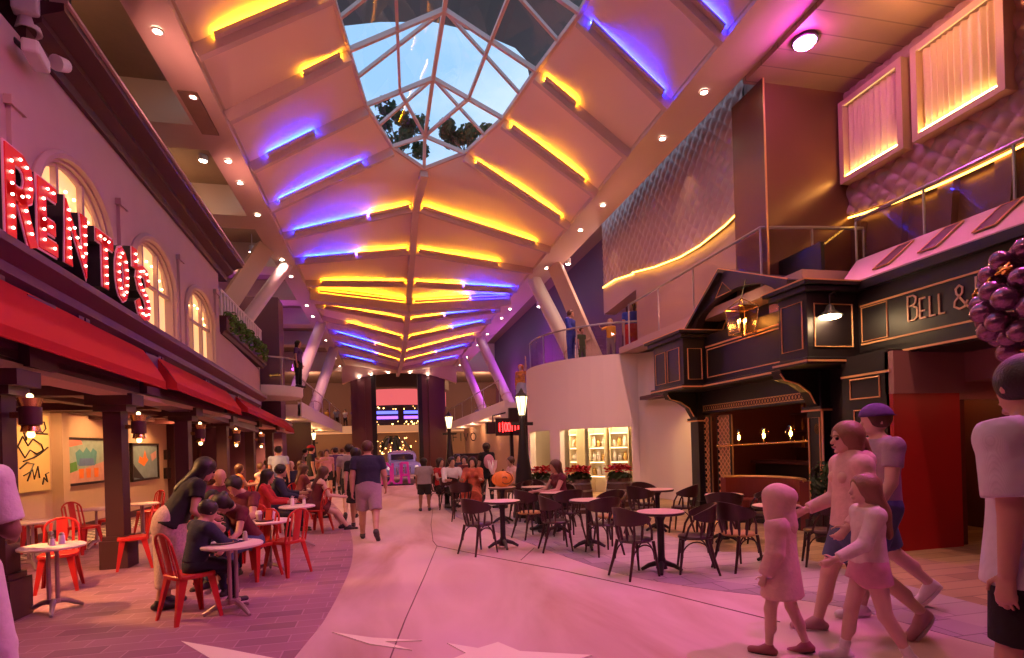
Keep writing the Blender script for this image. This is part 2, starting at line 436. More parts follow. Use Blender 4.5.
# upper cornice (stepped) and roof behind it
co = MB()
def cpath(ya, yb): return [(0, ya, 6.44 - 0.0425 * (ya - 8)), (0, yb, 6.44 - 0.0425 * (yb - 8))]
co.sweep([(XW - 0.3, 0, -0.02), (XW + 0.06, 0, -0.02), (XW + 0.06, 0, 0.12), (XW + 0.22, 0, 0.2), (XW + 0.22, 0, 0.28), (XW + 0.45, 0, 0.36), (XW + 0.45, 0, 0.45), (XW - 0.3, 0, 0.45)], cpath(7.5, 15.9))
trim(co, M_maroon)
trim(MB().hexa([(XW + 0.3, 7.5, 6.91), (XW + 0.49, 7.5, 6.91), (XW + 0.49, 15.95, 6.55), (XW + 0.3, 15.95, 6.55), (XW + 0.3, 7.5, 6.95), (XW + 0.49, 7.5, 6.95), (XW + 0.49, 15.95, 6.6), (XW + 0.3, 15.95, 6.6)]), M_wallL)
trim(MB().bb((-9, 3, 6.35), (XW - 0.28, 15.3, 6.5)), M_dark)
# entablature above the awnings
en = MB()
en.sweep([(-3.95, 0, 0), (-3.6, 0, 0), (-3.6, 0, 0.72), (-3.5, 0, 0.78), (-3.5, 0, 0.88), (-3.34, 0, 0.98), (-3.34, 0, 1.06), (-3.95, 0, 1.06)], [(0, 3.5, zs(2.62, 3.5)), (0, 17.7, zs(2.62, 17.7))])
trim(en, M_purple)
mb = MB()
for y in (6.15, 7.75, 10.15, 12.6, 15.2):
    mb.bb((-3.6, y - 0.06, zs(3.0, y)), (-3.53, y + 0.06, zs(3.36, y)))
    mb.bb((-3.6, y + 0.1, zs(3.0, y)), (-3.53, y + 0.2, zs(3.36, y)))
trim(mb, M_purple)
# lower fascia / soffit line and piers between the awnings
mb = MB(); mb.sweep([(-3.95, 0, 0), (-3.56, 0, 0), (-3.56, 0, 0.07), (-3.95, 0, 0.07)], [(0, 3.5, zs(2.5, 3.5, -.01)), (0, 24, zs(2.5, 24, -.01))]); trim(mb, M_wallL)
mb = MB(); mb.sweep([(-3.95, 0, 0), (-3.62, 0, 0), (-3.62, 0, 0.4), (-3.95, 0, 0.4)], [(0, 3.5, 2.57), (0, 24, 2.4)]); trim(mb, M_maroon)
mb = MB()
for y, w in ((6.9, 0.5), (9.78, 0.5), (14.5, 0.7)): mb.bb((-3.62, y - w / 2, 2.55), (-3.5, y + w / 2, zs(3.3, y)))
trim(mb, M_purple)
# awnings
M_awn = mat('red_canvas', (0.40, 0.004, 0.007), 0.9, bump=0.15, bscale=6, emit=(0.7, 0.01, 0.01), es=0.0)
AW = [(3.6, 9.5, 'long red awning nearest the camera under the letter sign'), (9.98, 14.1, 'middle red awning between two plum piers'), (14.75, 21.8, 'farthest red awning ending by the walkway')]
for y0, y1, lab in AW:
    a = thing('awning', lab, 'awning', (-3.5, (y0 + y1) / 2, zs(2.9, y0)), group=None)
    z0, z1 = zs(3.32, y0), zs(3.32, y1); b0, b1 = zs(2.80, y0, -0.012), zs(2.80, y1, -0.026)
    c = MB(); n = 24
    c.grid(lambda s, t: (-3.53 + 0.30 * t, y0 + (y1 - y0) * s, (z0 + (z1 - z0) * s) * (1 - t) + (b0 + (b1 - b0) * s) * t + 0.02 * math.sin(math.pi * t)), n, 6)
    c.grid(lambda s, t: (-3.23, y0 + (y1 - y0) * s, (b0 + (b1 - b0) * s) - 0.12 * t), n, 2)
    c.add([(-3.53, y1, z1), (-3.23, y1, b1), (-3.23, y1, b1 - 0.12), (-3.53, y1, b1 - 0.05)], [(0, 1, 2, 3)])
    c.add([(-3.53, y0, z0), (-3.23, y0, b0), (-3.23, y0, b0 - 0.12), (-3.53, y0, b0 - 0.05)], [(0, 1, 2, 3)])
    c.build('canopy', M_awn, a, True, True)
    t = MB().tube([(-3.22, y0, b0 - 0.11), (-3.22, y1, b1 - 0.11)], 0.014, 6); t.build('front_bar', M_awn, a, world=True)
# columns
M_col = mat('column_paint', (0.055, 0.016, 0.022), 0.5)
LCOL = [6.63, 9.2, 12.0, 14.7, 17.5, 20.3]
for i, y in enumerate(LCOL):
    c = MB(); x = -3.8
    c.box((x, y, 0.2), (0.36, 0.36, 0.4)); c.box((x, y, 0.43), (0.30, 0.30, 0.06)); c.box((x, y, 1.4), (0.23, 0.23, 2.0))
    c.box((x, y, 2.3), (0.42, 0.34, 0.1)); c.box((x, y, 2.42), (0.6, 0.4, 0.16))
    trim(c, M_col)
# lanterns on the columns
lp = thing('wall_lantern', 'dark wall lantern with brass caps on the nearest dining column', 'lamp', (-3.5, 6.63, 2.05), group='column lanterns')
MB().lathe([(0.0, 0.17), (0.11, 0.17), (0.10, 0.13), (0.08, 0.07), (0.0, 0.07)], n=14).build('top_shade', M_brass, lp, True)
MB().lathe([(0.0, 0.08), (0.095, 0.08), (0.095, -0.1), (0, -0.1)], n=14).build('body', M_maroon, lp, True)
MB().lathe([(0.0, -0.10), (0.07, -0.10), (0.085, -0.17), (0.0, -0.19)], n=14).build('lower_shade', M_brass, lp, True)
MB().sphere((0, 0, -0.2), 0.035, 8, 6).sphere((0, 0, 0.19), 0.03, 8, 6).build('bulb', emat('lantern_bulb', (1, 0.6, 0.25), 8), lp, True)
MB().box((-0.11, 0, 0), (0.12, 0.05, 0.06)).build('bracket', M_brass, lp)
kt = tree_of(lp)
for i, y in enumerate(LCOL[1:5]): place(lp, kt, (-3.5, y, 2.03 - 0.02 * i), 0, 'dark wall lantern with brass caps on the %s dining column' % ORD[i + 1])
# cafe interior
mb = MB(); mb.bb((-9.2, 3, 2.62), (-3.6, 24, 2.7)); struct('ceiling_cafe', mb, M_ceilc)
mb = MB()
for y in LCOL + [4.0, 23]: mb.bb((-9.1, y - 0.15, 2.48), (-3.95, y + 0.15, 2.63))
for x in (-5.2, -6.3): mb.bb((x - 0.1, 3, 2.53), (x + 0.1, 24, 2.63))
trim(mb, M_maroon)
mb = MB(); mb.bb((-6.75, 3, 0), (-6.55, 30, 2.65)); struct('wall_cafe', mb, M_beige)
mb = MB(); mb.bb((-6.55, 13.05, 0), (-6.35, 13.3, 2.6)); trim(mb, M_beige); mb = MB(); mb.bb((-6.55, 15.45, 0), (-6.42, 15.6, 2.6)); mb.bb((-6.55, 19.2, 0), (-6.35, 19.5, 2.6)); mb.bb((-6.55, 21.5, 0), (-6.35, 21.8, 2.6)); mb.bb((-6.55, 25, 0), (-6.3, 25.5, 2.6)); trim(mb, M_maroon)
mb = MB(); mb.bb((-6.55, 3, 0), (-6.5, 30, 0.16)); struct('baseboard_left', mb, M_maroon)
mb = MB(); mb.bb((-7, 23.9, 0), (-5.2, 24.1, 2.65)); struct('wall_cafe_end', mb, M_beige)

# ================================================================ ceiling of the atrium
XL, XR, ZB = -2.75, 5.5, 8.1
RIBS = [2.2, 4.2, 6.1, 7.96, 9.75, 11.56, 13.52, 15.7, 17.7, 19.95, 22.5, 23.9, 25.9, 28.3, 31.5, 35.0, 39.5, 45.0]
INL = {9.75: (-0.67, 9.32), 11.56: (-0.47, 9.55), 13.52: (-0.2, 9.65), 15.7: (0.43, 9.88), 7.96: (-0.72, 9.25), 6.1: (-0.6, 9.2), 4.2: (-0.2, 9.15), 2.2: (1.2, 9.1)}
INR = {9.75: (3.74, 9.52), 11.56: (3.4, 9.60), 13.52: (3.09, 9.67), 15.7: (2.45, 9.88), 7.96: (3.8, 9.4), 6.1: (3.7, 9.3), 4.2: (3.2, 9.2), 2.2: (1.6, 9.1)}
RZ = {17.7: 9.22, 19.95: 8.63, 22.5: 8.21, 23.9: 7.74, 25.9: 7.50, 28.3: 7.13, 31.5: 6.98, 35.0: 7.02, 39.5: 7.2, 45.0: 7.5}
RX = 1.15
def inner(y, side):
    if y in RZ: return Vector((RX, y, RZ[y]))
    a = (INL if side < 0 else INR)[y]; return Vector((a[0], y, a[1]))
APEX = Vector((1.34, 16.3, 9.66))
me_ = MB()
for i in range(len(RIBS) - 1):
    y0, y1 = RIBS[i], RIBS[i + 1]
    for sd in (-1, 1):
        X = XL if sd < 0 else XR
        a, b = inner(y0, sd), inner(y1, sd)
        def fn(s, t, a=a, b=b, X=X, y0=y0, y1=y1):
            if y0 == 15.7:
                q = a.lerp(APEX, t / 0.4) if t < 0.4 else APEX.lerp(b, (t - 0.4) / 0.6)
            else: q = a.lerp(b, t)
            o = Vector((X, y0 + (y1 - y0) * t, ZB)); p = o.lerp(q, s)
            p.z += 0.17 * math.sin(math.pi * t) * math.sin(math.pi * min(1, s * 1.15 + 0.05)) if s < 0.83 else 0
            return p
        me_.grid(fn, 10, 10)
me_.bb((XL - 0.1, -5, 8.9), (XR + 0.1, 2.2, 9.0))
me_.quad((XL, 2.2, 8.1), (XR, 2.2, 8.1), (XR, 2.2, 9.1), (XL, 2.2, 9.1))
struct('ceiling', me_, M_mem, smooth=True)
for y in RIBS[1:-1]:
    big = (y == 23.9)
    for sd in (-1, 1):
        mb = MB(); X = XL if sd < 0 else XR; q = inner(y, sd); o = Vector((X, y, ZB))
        pts = [o.lerp(q, s / 8) + Vector((0, 0, -(0.11 if not big else 0.2))) for s in range(9)]
        w, d = (0.12, 0.24) if not big else (0.55, 0.5)
        for a, b in zip(pts, pts[1:]): mb.bar(a, b, w, d)
        trim(mb, M_rib)
mb = MB(); rp = [APEX] + [inner(y, -1) for y in RIBS if y in RZ]
for a, b in zip(rp, rp[1:]): mb.bar(a - Vector((0, 0, 0.12)), b - Vector((0, 0, 0.12)), 0.22, 0.26)
trim(mb, M_rib)
mb = MB(); mb.bb((-3.5, -5, 8.1), (-2.75, 46, 8.75)); mb.bb((-3.05, -5, 8.0), (-2.8, 46, 8.1)); trim(mb, M_beam)
mb = MB(); mb.bb((5.5, -5, 8.1), (6.5, 46, 8.75)); mb.bb((5.52, -5, 8.02), (5.75, 46, 8.1)); trim(mb, M_beam)
mb = MB(); mb.bb((-3.3, 5, 8.07), (-3.08, 7.6, 8.09)); mb.bb((-3.42, 11.0, 8.07), (-3.1, 12.4, 8.09)); trim(mb, M_upper)
# light strips: (rib, side, s-range, material) s = 0 at the beam, 1 at the ridge
STR = [(9.75, -1, .15, .9, E_yel, 'yellow'), (11.56, -1, .62, .93, E_yel, 'yellow'), (13.52, -1, .15, .55, E_cyan, 'blue'), (15.7, -1, .08, .75, E_cyan, 'blue'),
       (17.7, -1, .08, .62, E_cyan, 'blue'), (17.7, -1, .64, .95, E_yel, 'yellow'), (19.95, -1, .08, .5, E_cyan, 'blue'), (19.95, -1, .52, .95, E_yel, 'yellow'), (22.5, -1, .15, .95, E_yel, 'yellow'), (23.9, -1, .1, .95, E_yel, 'yellow'),
       (25.9, -1, .1, .95, E_yel, 'yellow'), (28.3, -1, .3, .95, E_yel, 'yellow'), (31.5, -1, .1, .6, E_cyan, 'blue'), (31.5, -1, .62, .95, E_yel, 'yellow'), (35.0, -1, .1, .6, E_cyan, 'blue'), (35.0, -1, .62, .95, E_yel, 'yellow'), (39.5, -1, .1, .55, E_cyan, 'blue'),
       (7.96, 1, .05, .6, E_blue, 'blue'), (9.75, 1, .1, .9, E_blue, 'blue'), (11.56, 1, .6, .92, E_yel, 'yellow'), (13.52, 1, .15, .92, E_yel, 'yellow'), (15.7, 1, .1, .9, E_yel, 'yellow'), (17.7, 1, .12, .95, E_yel, 'yellow'), (19.95, 1, .3, .95, E_yel, 'yellow'),
       (22.5, 1, .05, .5, E_cyan, 'blue'), (22.5, 1, .52, .95, E_yel, 'yellow'), (23.9, 1, .05, .4, E_blue, 'blue'), (23.9, 1, .42, .95, E_yel, 'yellow'), (25.9, 1, .1, .6, E_cyan, 'blue'), (25.9, 1, .62, .95, E_yel, 'yellow'), (28.3, 1, .1, .45, E_cyan, 'blue'), (28.3, 1, .47, .95, E_yel, 'yellow'),
       (31.5, 1, .1, .95, E_yel, 'yellow'), (35.0, 1, .1, .5, E_cyan, 'blue'), (35.0, 1, .52, .95, E_yel, 'yellow'), (39.5, 1, .1, .6, E_cyan, 'blue')]
def ordn(y): return ORD[RIBS.index(y) - 3]
for y, sd, s0, s1, m, cn in STR:
    X = XL if sd < 0 else XR; q = inner(y, sd); o = Vector((X, y, ZB)); w = 0.09 if y != 23.9 else 0.33
    P = [o.lerp(q, s0 + (s1 - s0) * k / 4) for k in range(5)]
    P = [p + Vector((0, -w, -0.05)) for k, p in enumerate(P)]
    st = thing('light_strip', '%s light strip on the %s ceiling rib from the near end, %s of ridge' % (cn, ordn(y), 'left' if sd < 0 else 'right'), 'light strip', P[2], group='coloured light strips along the ceiling ribs')
    MB().tube(P, 0.016, 6).build('tube', m, st, True, True)
    rl_ = MB()
    for a, b in zip(P, P[1:]): rl_.bar(a + Vector((0, -0.012, -0.045)), b + Vector((0, -0.012, -0.045)), 0.085, 0.016); rl_.bar(a + Vector((0, -0.055, -0.018)), b + Vector((0, -0.055, -0.018)), 0.012, 0.07)
    rl_.build('rail', M_rib, st, world=True)  # lip added to hide the tube and wash its light over the fabric

# ================================================================ skylight
sk = bpy.data.objects.new('window_4', None); COL.objects.link(sk); sk['kind'] = 'structure'
NR = [Vector(p) for p in ((1.5, 7.96, 10.8), (1.48, 9.75, 10.75), (1.46, 11.56, 10.65), (1.39, 13.52, 10.49), (1.34, 15.7, 10.28))]
YK = [7.96, 9.75, 11.56, 13.52, 15.7]
AL = [inner(y, -1) + Vector((0, 0, 0.02)) for y in YK]; AR = [inner(y, 1) + Vector((0, 0, 0.02)) for y in YK]
near = [Vector((-0.6, 6.1, 9.25)), Vector((-0.2, 4.2, 9.2)), Vector((1.4, 2.3, 9.15)), Vector((3.2, 4.2, 9.25)), Vector((3.7, 6.1, 9.35))]
fr = MB()
def bar(a, b, r=0.05): fr.bar(a, b, r * 1.25, r * 1.6)
for a, b in zip(NR, NR[1:]): bar(a, b, 0.07)
bar(NR[-1], APEX, 0.07)
for A in (AL, AR):
    for a, b in zip(A, A[1:]): bar(a, b, 0.06)
    bar(A[-1], APEX, 0.06)
    Q = [n.lerp(a, 0.5) for n, a in zip(NR, A)]
    for k in range(5):
        bar(NR[k], A[k], 0.06)
        if k < 4: bar(NR[k], A[k].lerp(A[k + 1], 0.45) , 0.045)
        if k: bar(Q[k - 1], Q[k] if k < 4 else NR[4], 0.05)
for a, b in zip([AL[0]] + near, near + [AR[0]]): bar(a, b, 0.06); bar(NR[0], a, 0.05)
fr.build('mullions', M_rib, sk)
gl = MB()
for A in (AL, AR):
    for k in range(4): gl.quad(NR[k], NR[k + 1], A[k + 1], A[k])
    gl.add([NR[4], APEX, A[4]], [(0, 1, 2)])
for a, b in zip([AL[0]] + near, near + [AR[0]]): gl.add([NR[0], a, b], [(0, 1, 2)])
gl.build('panes', M_skyglass, sk)
# upper deck edge seen through the skylight
P = [Pz(u, v, 19) for u, v in [(250, 31), (334, 27), (380, 22), (433, 22), (480, 33), (515, 48), (526, 60), (530, 80), (560, 90), (700, 60), (760, -260), (200, -260)]]
trim(MB().prism([(p.x, p.y) for p in P], lambda x, y: (x, y, 19), (0, 0, 0.8)), mat('deck_underside', (0.16, 0.12, 0.11), 0.5))
for x0, x1 in ((-14, -3.2), (6.2, 14)): trim(MB().bb((x0, -5, 10.3), (x1, 46, 10.4)), M_dark)
# ================================================================ left upper level
mb = MB(); mb.bb((-9.4, -5, 9.2), (-3.4, 46, 9.35)); struct('ceiling_left', mb, M_upper)
mb = MB()
for y in (3.5, 8.3, 13.1, 17.7, 22.3, 27, 32, 38): mb.bb((-9.3, y - 0.5, 8.35), (-3.5, y + 0.5, 9.2))
trim(mb, M_beam)
mb = MB(); mb.bb((-9.4, -5, 0), (-9.2, 46, 9.3)); struct('wall_left_outer', mb, M_plumwall)
mb = MB(); mb.bb((-9.4, -5, -0.1), (10.4, -4.8, 10)); struct('wall_back', mb, M_plumwall)
mb = MB(); mb.bb((-8, 9.0, 6.5), (-6.0, 14.5, 9.2)); trim(mb, M_upper)
mb = MB(); mb.bb((-7.6, 15.6, 4.6), (-7.4, 24, 9.2)); struct('wall_left_upper', mb, M_wallL)
# planter balcony
mb = MB(); mb.sweep([(-4.3, 0, 0), (-3.9, 0, 0), (-3.86, 0, 0.08), (-3.8, 0, 0.1), (-3.8, 0, 0.42), (-3.74, 0, 0.46), (-4.3, 0, 0.46)], [(0, 15.35, 4.62), (0, 20.2, 4.42)]); trim(mb, M_maroon)
t = thing('balustrade', 'white slatted balustrade over the planter ledge on the left', 'railing', (-3.95, 17.8, 5.05))
mb = MB(); mb.tube([(-3.95, 15.4, 5.76), (-3.95, 20.2, 5.68)], 0.035, 6); mb.tube([(-3.95, 15.4, 5.12), (-3.95, 20.2, 4.98)], 0.025, 6); mb.build('top_rail', M_white, t, world=True)
for k in range(17):
    y = 15.5 + k * 0.29; z0 = 5.12 - .028 * (y - 15.4)
    MB().box((-3.95, y, (z0 + 5.74) / 2), (0.035, 0.12, 0.66)).build('baluster', M_white, t, world=True)
M_leaf = mat('leaf_green', (0.10, 0.22, 0.03), 0.6, var=0.4, vscale=6)
M_leafd = mat('dark_leaf', (0.035, 0.07, 0.02), 0.6, var=0.3)
def leaves(mb, c, r, n, s, rnd):
    for k in range(n):
        d = Vector((rnd.gauss(0, 1), rnd.gauss(0, 1), rnd.gauss(0, 1))); d.normalize(); p = Vector(c) + Vector((d.x * r[0], d.y * r[1], d.z * r[2])) * rnd.uniform(0.5, 1)
        a = d.orthogonal().normalized() * s * rnd.uniform(.6, 1.2); b = d.cross(a).normalized() * s * .5; e = d * s * 0.35
        mb.add([p - a, p + b + e, p + a, p - b + e], [(0, 1, 2), (0, 2, 3)])
rn = random.Random(3)
for i in range(5):
    y = 15.9 + i * 0.97; z = 5.02 - 0.028 * (y - 15.5)
    p = thing('trailing_plant', 'green trailing plant in the balcony planter, %s from the near end' % ORD[i], 'plant', (-3.82, y, z), group='balcony plants')
    m = MB(); leaves(m, (0, 0, 0.1), (0.16, 0.5, 0.2), 130, 0.07, rn); leaves(m, (0.06, 0, -0.12), (0.06, 0.42, 0.2), 60, 0.06, rn); m.build('foliage', M_leaf, p)
    m = MB()
    for k in range(5): m.tube([(0, -0.3 + k * .15, -0.05), (0.02, -0.3 + k * .16, 0.2)], 0.008, 5)
    m.build('stem', M_leafd, p)
# plum block and gallery beyond
mb = MB(); mb.bb((-9, 22.4, 0), (-3.75, 23.4, 7.4)); struct('wall_left_far', mb, M_plumwall)
mb = MB(); mb.bb((-9.2, 23.4, 3.0), (-3.2, 45, 3.45)); mb.bb((-3.3, 23.4, 2.95), (-3.15, 45, 3.55)); trim(mb, M_white)
mb = MB(); mb.lathe([(0.0, 3.5), (1.25, 3.5), (1.3, 3.6), (1.3, 3.85), (0, 3.85)], (-4.1, 21.2, 0), 28); trim(mb, M_white, True)
mb = MB(); mb.bb((-6, 24, 0), (-5.8, 45, 3.0)); struct('wall_shops_left', mb, mat('shop_wall', (0.36, 0.20, 0.14), 0.7))
mb = MB(); mb.bb((-7.5, 24, 3.45), (-7.3, 45, 8)); struct('wall_gallery_left', mb, M_plumwall)
mb = MB(); mb.bb((-5.8, 28.9, 0), (-3.5, 29.1, 3)); struct('wall_kiosk_left', mb, M_maroon)
def glass_rail(name, label, path, h, posts):
    t = thing(name, label, 'railing', path[0])
    g = MB(); P = [Vector(p) for p in path]
    for a, b in zip(P, P[1:]): g.bar(a + Vector((0, 0, h / 2)), b + Vector((0, 0, h / 2)), 0.02, h - 0.06)
    g.build('glass_panel', M_glass, t, world=True)
    r = MB(); r.tube([p + Vector((0, 0, h)) for p in P], 0.028, 8); r.build('handrail', M_steel, t, True, True)
    for i in posts: MB().tube([P[i], P[i] + Vector((0, 0, h))], 0.02, 6).build('post', M_steel, t, True, True)
    return t
glass_rail('glass_railing', 'curved glass railing on the small round deck at left', [(-4.1 + 1.2 * math.cos(math.radians(a)), 21.2 + 1.2 * math.sin(math.radians(a)), 3.86) for a in range(-110, 50, 20)], 0.95, (0, 3, 6))
glass_rail('glass_railing', 'long glass railing of the far left gallery', [(-3.25, y, 3.56) for y in (24, 28, 32, 36, 40, 44.5)], 1.0, range(6))
# slanted struts
def strut(a, b, r, lab, flat=False):
    t = thing('strut', lab, 'strut', b)
    m = MB(); 
    if flat: m.bar(a, b, 0.28, 0.5)
    else: m.cyl(a, b, r, r, 18)
    m.build('tube', M_white if not flat else M_beam, t, True, True)
    d = (Vector(a) - Vector(b)).normalized()
    MB().cyl(Vector(b) + d * 0.9, Vector(b) + d * 0.96, r + 0.03, r + 0.03, 18).build('collar', M_beam, t, True, True)
strut((-3.1, 20.5, 8.05), (-4.55, 18.5, 4.9), 0.20, 'thick white slanted tube rising behind the left balustrade')
strut((-3.5, 18.9, 8.05), (-4.95, 17.8, 5.0), 0.2, 'flat slanted brace nearest the camera above the left balustrade', True)
strut((-2.95, 29.8, 8.05), (-3.75, 25.6, 4.0), 0.26, 'white slanted tube at the near end of far left gallery')
strut((-2.95, 37, 8.05), (-3.8, 32, 3.5), 0.3, 'white slanted tube farthest away on the left gallery')
strut((5.9, 21.2, 8.05), (6.9, 18.9, 4.1), 0.27, 'thick white slanted tube behind the blue-dressed person on balcony')
strut((6.2, 19.4, 8.05), (7.3, 18.3, 4.3), 0.2, 'flat slanted brace above the round balcony on the right', True)
strut((5.7, 33.0, 8.05), (6.9, 30, 3.6), 0.28, 'white slanted tube midway along the right gallery')
strut((5.7, 40.5, 8.05), (6.8, 37.5, 3.5), 0.28, 'white slanted tube farthest away on the right gallery')

# ================================================================ right side: upper level
mb = MB(); mb.bb((10.2, -5, 0), (10.4, 46, 10.2)); struct('wall_right', mb, M_plumwall)
M_plank = pattern('ceiling_planks', (0.32, 0.21, 0.15), (0.27, 0.17, 0.12), 'brick', 1.0, 0.45, mortar=(0.16, 0.1, 0.07), bw=6.0, rh=0.42, msize=0.012)
mb = MB(); mb.bb((6.5, -5, 8.0), (10.3, 8.9, 8.12)); struct('ceiling_right', mb, M_plank)
mb = MB(); mb.bb((6.5, 8.9, 10.0), (10.3, 46, 10.15)); struct('ceiling_right_far', mb, M_upper)
M_bronze = mat('bronze_panel', (0.17, 0.075, 0.045), 0.32, metal=0.35, var=0.1, vscale=1)
mb = MB(); mb.bb((6.8, 8.8, 4.25), (8.9, 9.0, 8.0)); mb.bb((6.74, 8.7, 4.25), (6.8, 9.6, 8.0)); struct('wall_bronze', mb, M_bronze)
mb = MB(); mb.bb((6.74, 8.68, 4.3), (6.77, 8.7, 8.0)); trim(mb, M_gold)
mb = MB(); mb.bb((8.75, 3, 4.2), (8.95, 8.8, 8.0)); struct('wall_right_upper', mb, M_bronze)
M_quilt = mat('quilted_panel', (0.44, 0.27, 0.23), 0.5)
M_quiltm = mat('quilted_satin', (0.46, 0.30, 0.30), 0.28, metal=0.25)
def quilt(name, x, y0, y1, zb, zt, m, sp, nu, nv, depth, holes=()):
    """tufted wall facing -x; zb is a function of y"""
    mb = MB()
    def fn(s, t):
        y = y0 + (y1 - y0) * s; z = zb(y) + (zt - zb(y)) * t
        a = (y + z) / sp * math.pi; b = (y - z) / sp * math.pi
        return (x - depth * (abs(math.sin(a)) * abs(math.sin(b))) ** 0.6, y, z)
    mb.grid(fn, nu, nv)
    P = [(y0 + (y1 - y0) * k / 12, zb(y0 + (y1 - y0) * k / 12)) for k in range(13)]
    for (a, za), (b, zb_) in zip(P, P[1:]): mb.hexa([(x - 0.02, a, za), (x + 0.3, a, za), (x + 0.3, b, zb_), (x - 0.02, b, zb_), (x - 0.02, a, za + 0.06), (x + 0.3, a, za + 0.06), (x + 0.3, b, zb_ + 0.06), (x - 0.02, b, zb_ + 0.06)])
    for yy in (y0, y1): mb.quad((x, yy, zb(yy)), (x + 0.3, yy, zb(yy)), (x + 0.3, yy, zt), (x, yy, zt))
    return struct(name, mb, m, smooth=True)
nzb = lambda y: 5.52 + 0.035 * (y - 6.4) ** 2
quilt('wall_quilted_near', 8.62, 4.2, 9.0, nzb, 8.0, M_quilt, 0.36, 150, 80, 0.075)
def led(pts, lab):
    P = [Vector(p) for p in pts]
    t = thing('led_strip', lab, 'light strip', P[len(P) // 2], group=None)
    MB().tube(P, 0.018, 6).build('tube', E_amb, t, True, True)
    m = MB(); m.tube([p + Vector((0.06, 0, 0.03)) for p in P], 0.03, 5); m.build('channel', M_bronze, t, True, True)
led([(8.58, 4.2 + 4.8 * k / 16, nzb(4.2 + 4.8 * k / 16) - 0.06) for k in range(17)], 'amber light line curving under the near quilted wall')
# curtained windows in the near quilted wall
M_frame = mat('window_frame_paint', (0.62, 0.42, 0.30), 0.5)
M_curt = mat('sheer_curtain', (0.78, 0.60, 0.44), 0.85)
for i, (y0, y1, z0, z1) in enumerate(((7.46, 8.76, 6.25, 7.75), (5.92, 7.3, 6.25, 7.75))):
    w = thing('window_%d' % (5 + i), None, None, (8.4, (y0 + y1) / 2, z0)); w['kind'] = 'structure'
    m = MB(); b = 0.10
    for lo, hi in (((8.38, y0, z0), (8.7, y0 + b, z1)), ((8.38, y1 - b, z0), (8.7, y1, z1)), ((8.385, y0 + b, z0), (8.7, y1 - b, z0 + b)), ((8.385, y0 + b, z1 - b), (8.7, y1 - b, z1))): m.bb(lo, hi)
    m.build('window_frame', M_frame, w, world=True)
    c = MB(); n = 90
    c.grid(lambda s, t: (8.49 + 0.028 * math.sin(s * 70 + 2 * math.sin(s * 9)), y0 + b + (y1 - y0 - 2 * b) * s, z0 + b + (z1 - z0 - 2 * b) * t), n, 2)
    c.build('curtain', M_curt, w, True, True)
    MB().bb((8.40, y0 + b + .03, z0 + b), (8.43, y1 - b - .03, z0 + b + 0.03)).build('light_strip', emat('window_strip', (1.0, 0.60, 0.14), 45), w, world=True)
    MB().bb((8.40, y0 + b + .03, z1 - b - 0.012), (8.41, y1 - b - .03, z1 - b)).build('light_strip', emat('window_strip_top', (1.0, 0.60, 0.2), 1.2), w, world=True)
mb = MB()
for k in range(6):
    y = 4.4 + 0.85 * k; mb.hexa([(8.6, y, 4.3), (8.75, y, 4.3), (8.75, y + 0.14, 4.3), (8.6, y + 0.14, 4.3), (8.62, y - 0.1, 5.5), (8.75, y - 0.1, 5.5), (8.75, y + 0.16, 5.5), (8.62, y + 0.16, 5.5)])
trim(mb, M_bronze)
# far quilted walls with the swooping light
ql = [Px(u, v, 6.95) for u, v in [(745, 203), (735, 213), (725, 223), (700, 243), (680, 255), (655, 265), (632, 271)]]
q3 = [Px(u, v, 6.95) for u, v in [(630, 272), (612, 278), (600, 286)]]
def interp(P):
    P = sorted(P, key=lambda p: p.y)
    return lambda y: float(np.interp(y, [p.y for p in P], [p.z for p in P]))
q2f, q3f = interp(ql), interp(q3)
y2a, y2b = ql[0].y, ql[-1].y; y3b = q3[-1].y
quilt('wall_quilted', 7.0, y2a, y2b, q2f, 9.9, M_quiltm, 0.36, 170, 120, 0.045)
quilt('wall_quilted_far', 7.1, y2b + 0.15, y3b, q3f, 9.9, M_quiltm, 0.36, 90, 120, 0.045)
led([p + Vector((0.0, 0, -0.05)) for p in ql], 'amber light line swooping below the big quilted wall')
led([p + Vector((0.1, 0, -0.05)) for p in q3], 'short amber light line under the farther quilted wall')
M_swall = mat('satin_wall', (0.42, 0.27, 0.26), 0.4)
mb = MB(); ys = [9.02 + (y2b - 9.02) * k / 14 for k in range(15)]
for a, b in zip(ys, ys[1:]): mb.hexa([(7.06, a, 4.1), (7.4, a, 4.1), (7.4, b, 4.1), (7.06, b, 4.1), (7.06, a, 9.9 if a < y2a else q2f(a)), (7.4, a, 9.9), (7.4, b, 9.9), (7.06, b, 9.9 if b < y2a else q2f(b))])
mb.hexa([(7.1, y2b, q3f(y2b) - 0.5), (7.5, y2b, q3f(y2b) - 0.5), (7.5, y3b + .1, q3f(y3b) - 0.9), (7.1, y3b + .1, q3f(y3b) - 0.9), (7.1, y2b, q3f(y2b)), (7.5, y2b, 9.9), (7.5, y3b + .1, 9.9), (7.1, y3b + .1, q3f(y3b))])
struct('wall_swoop', mb, M_swall)
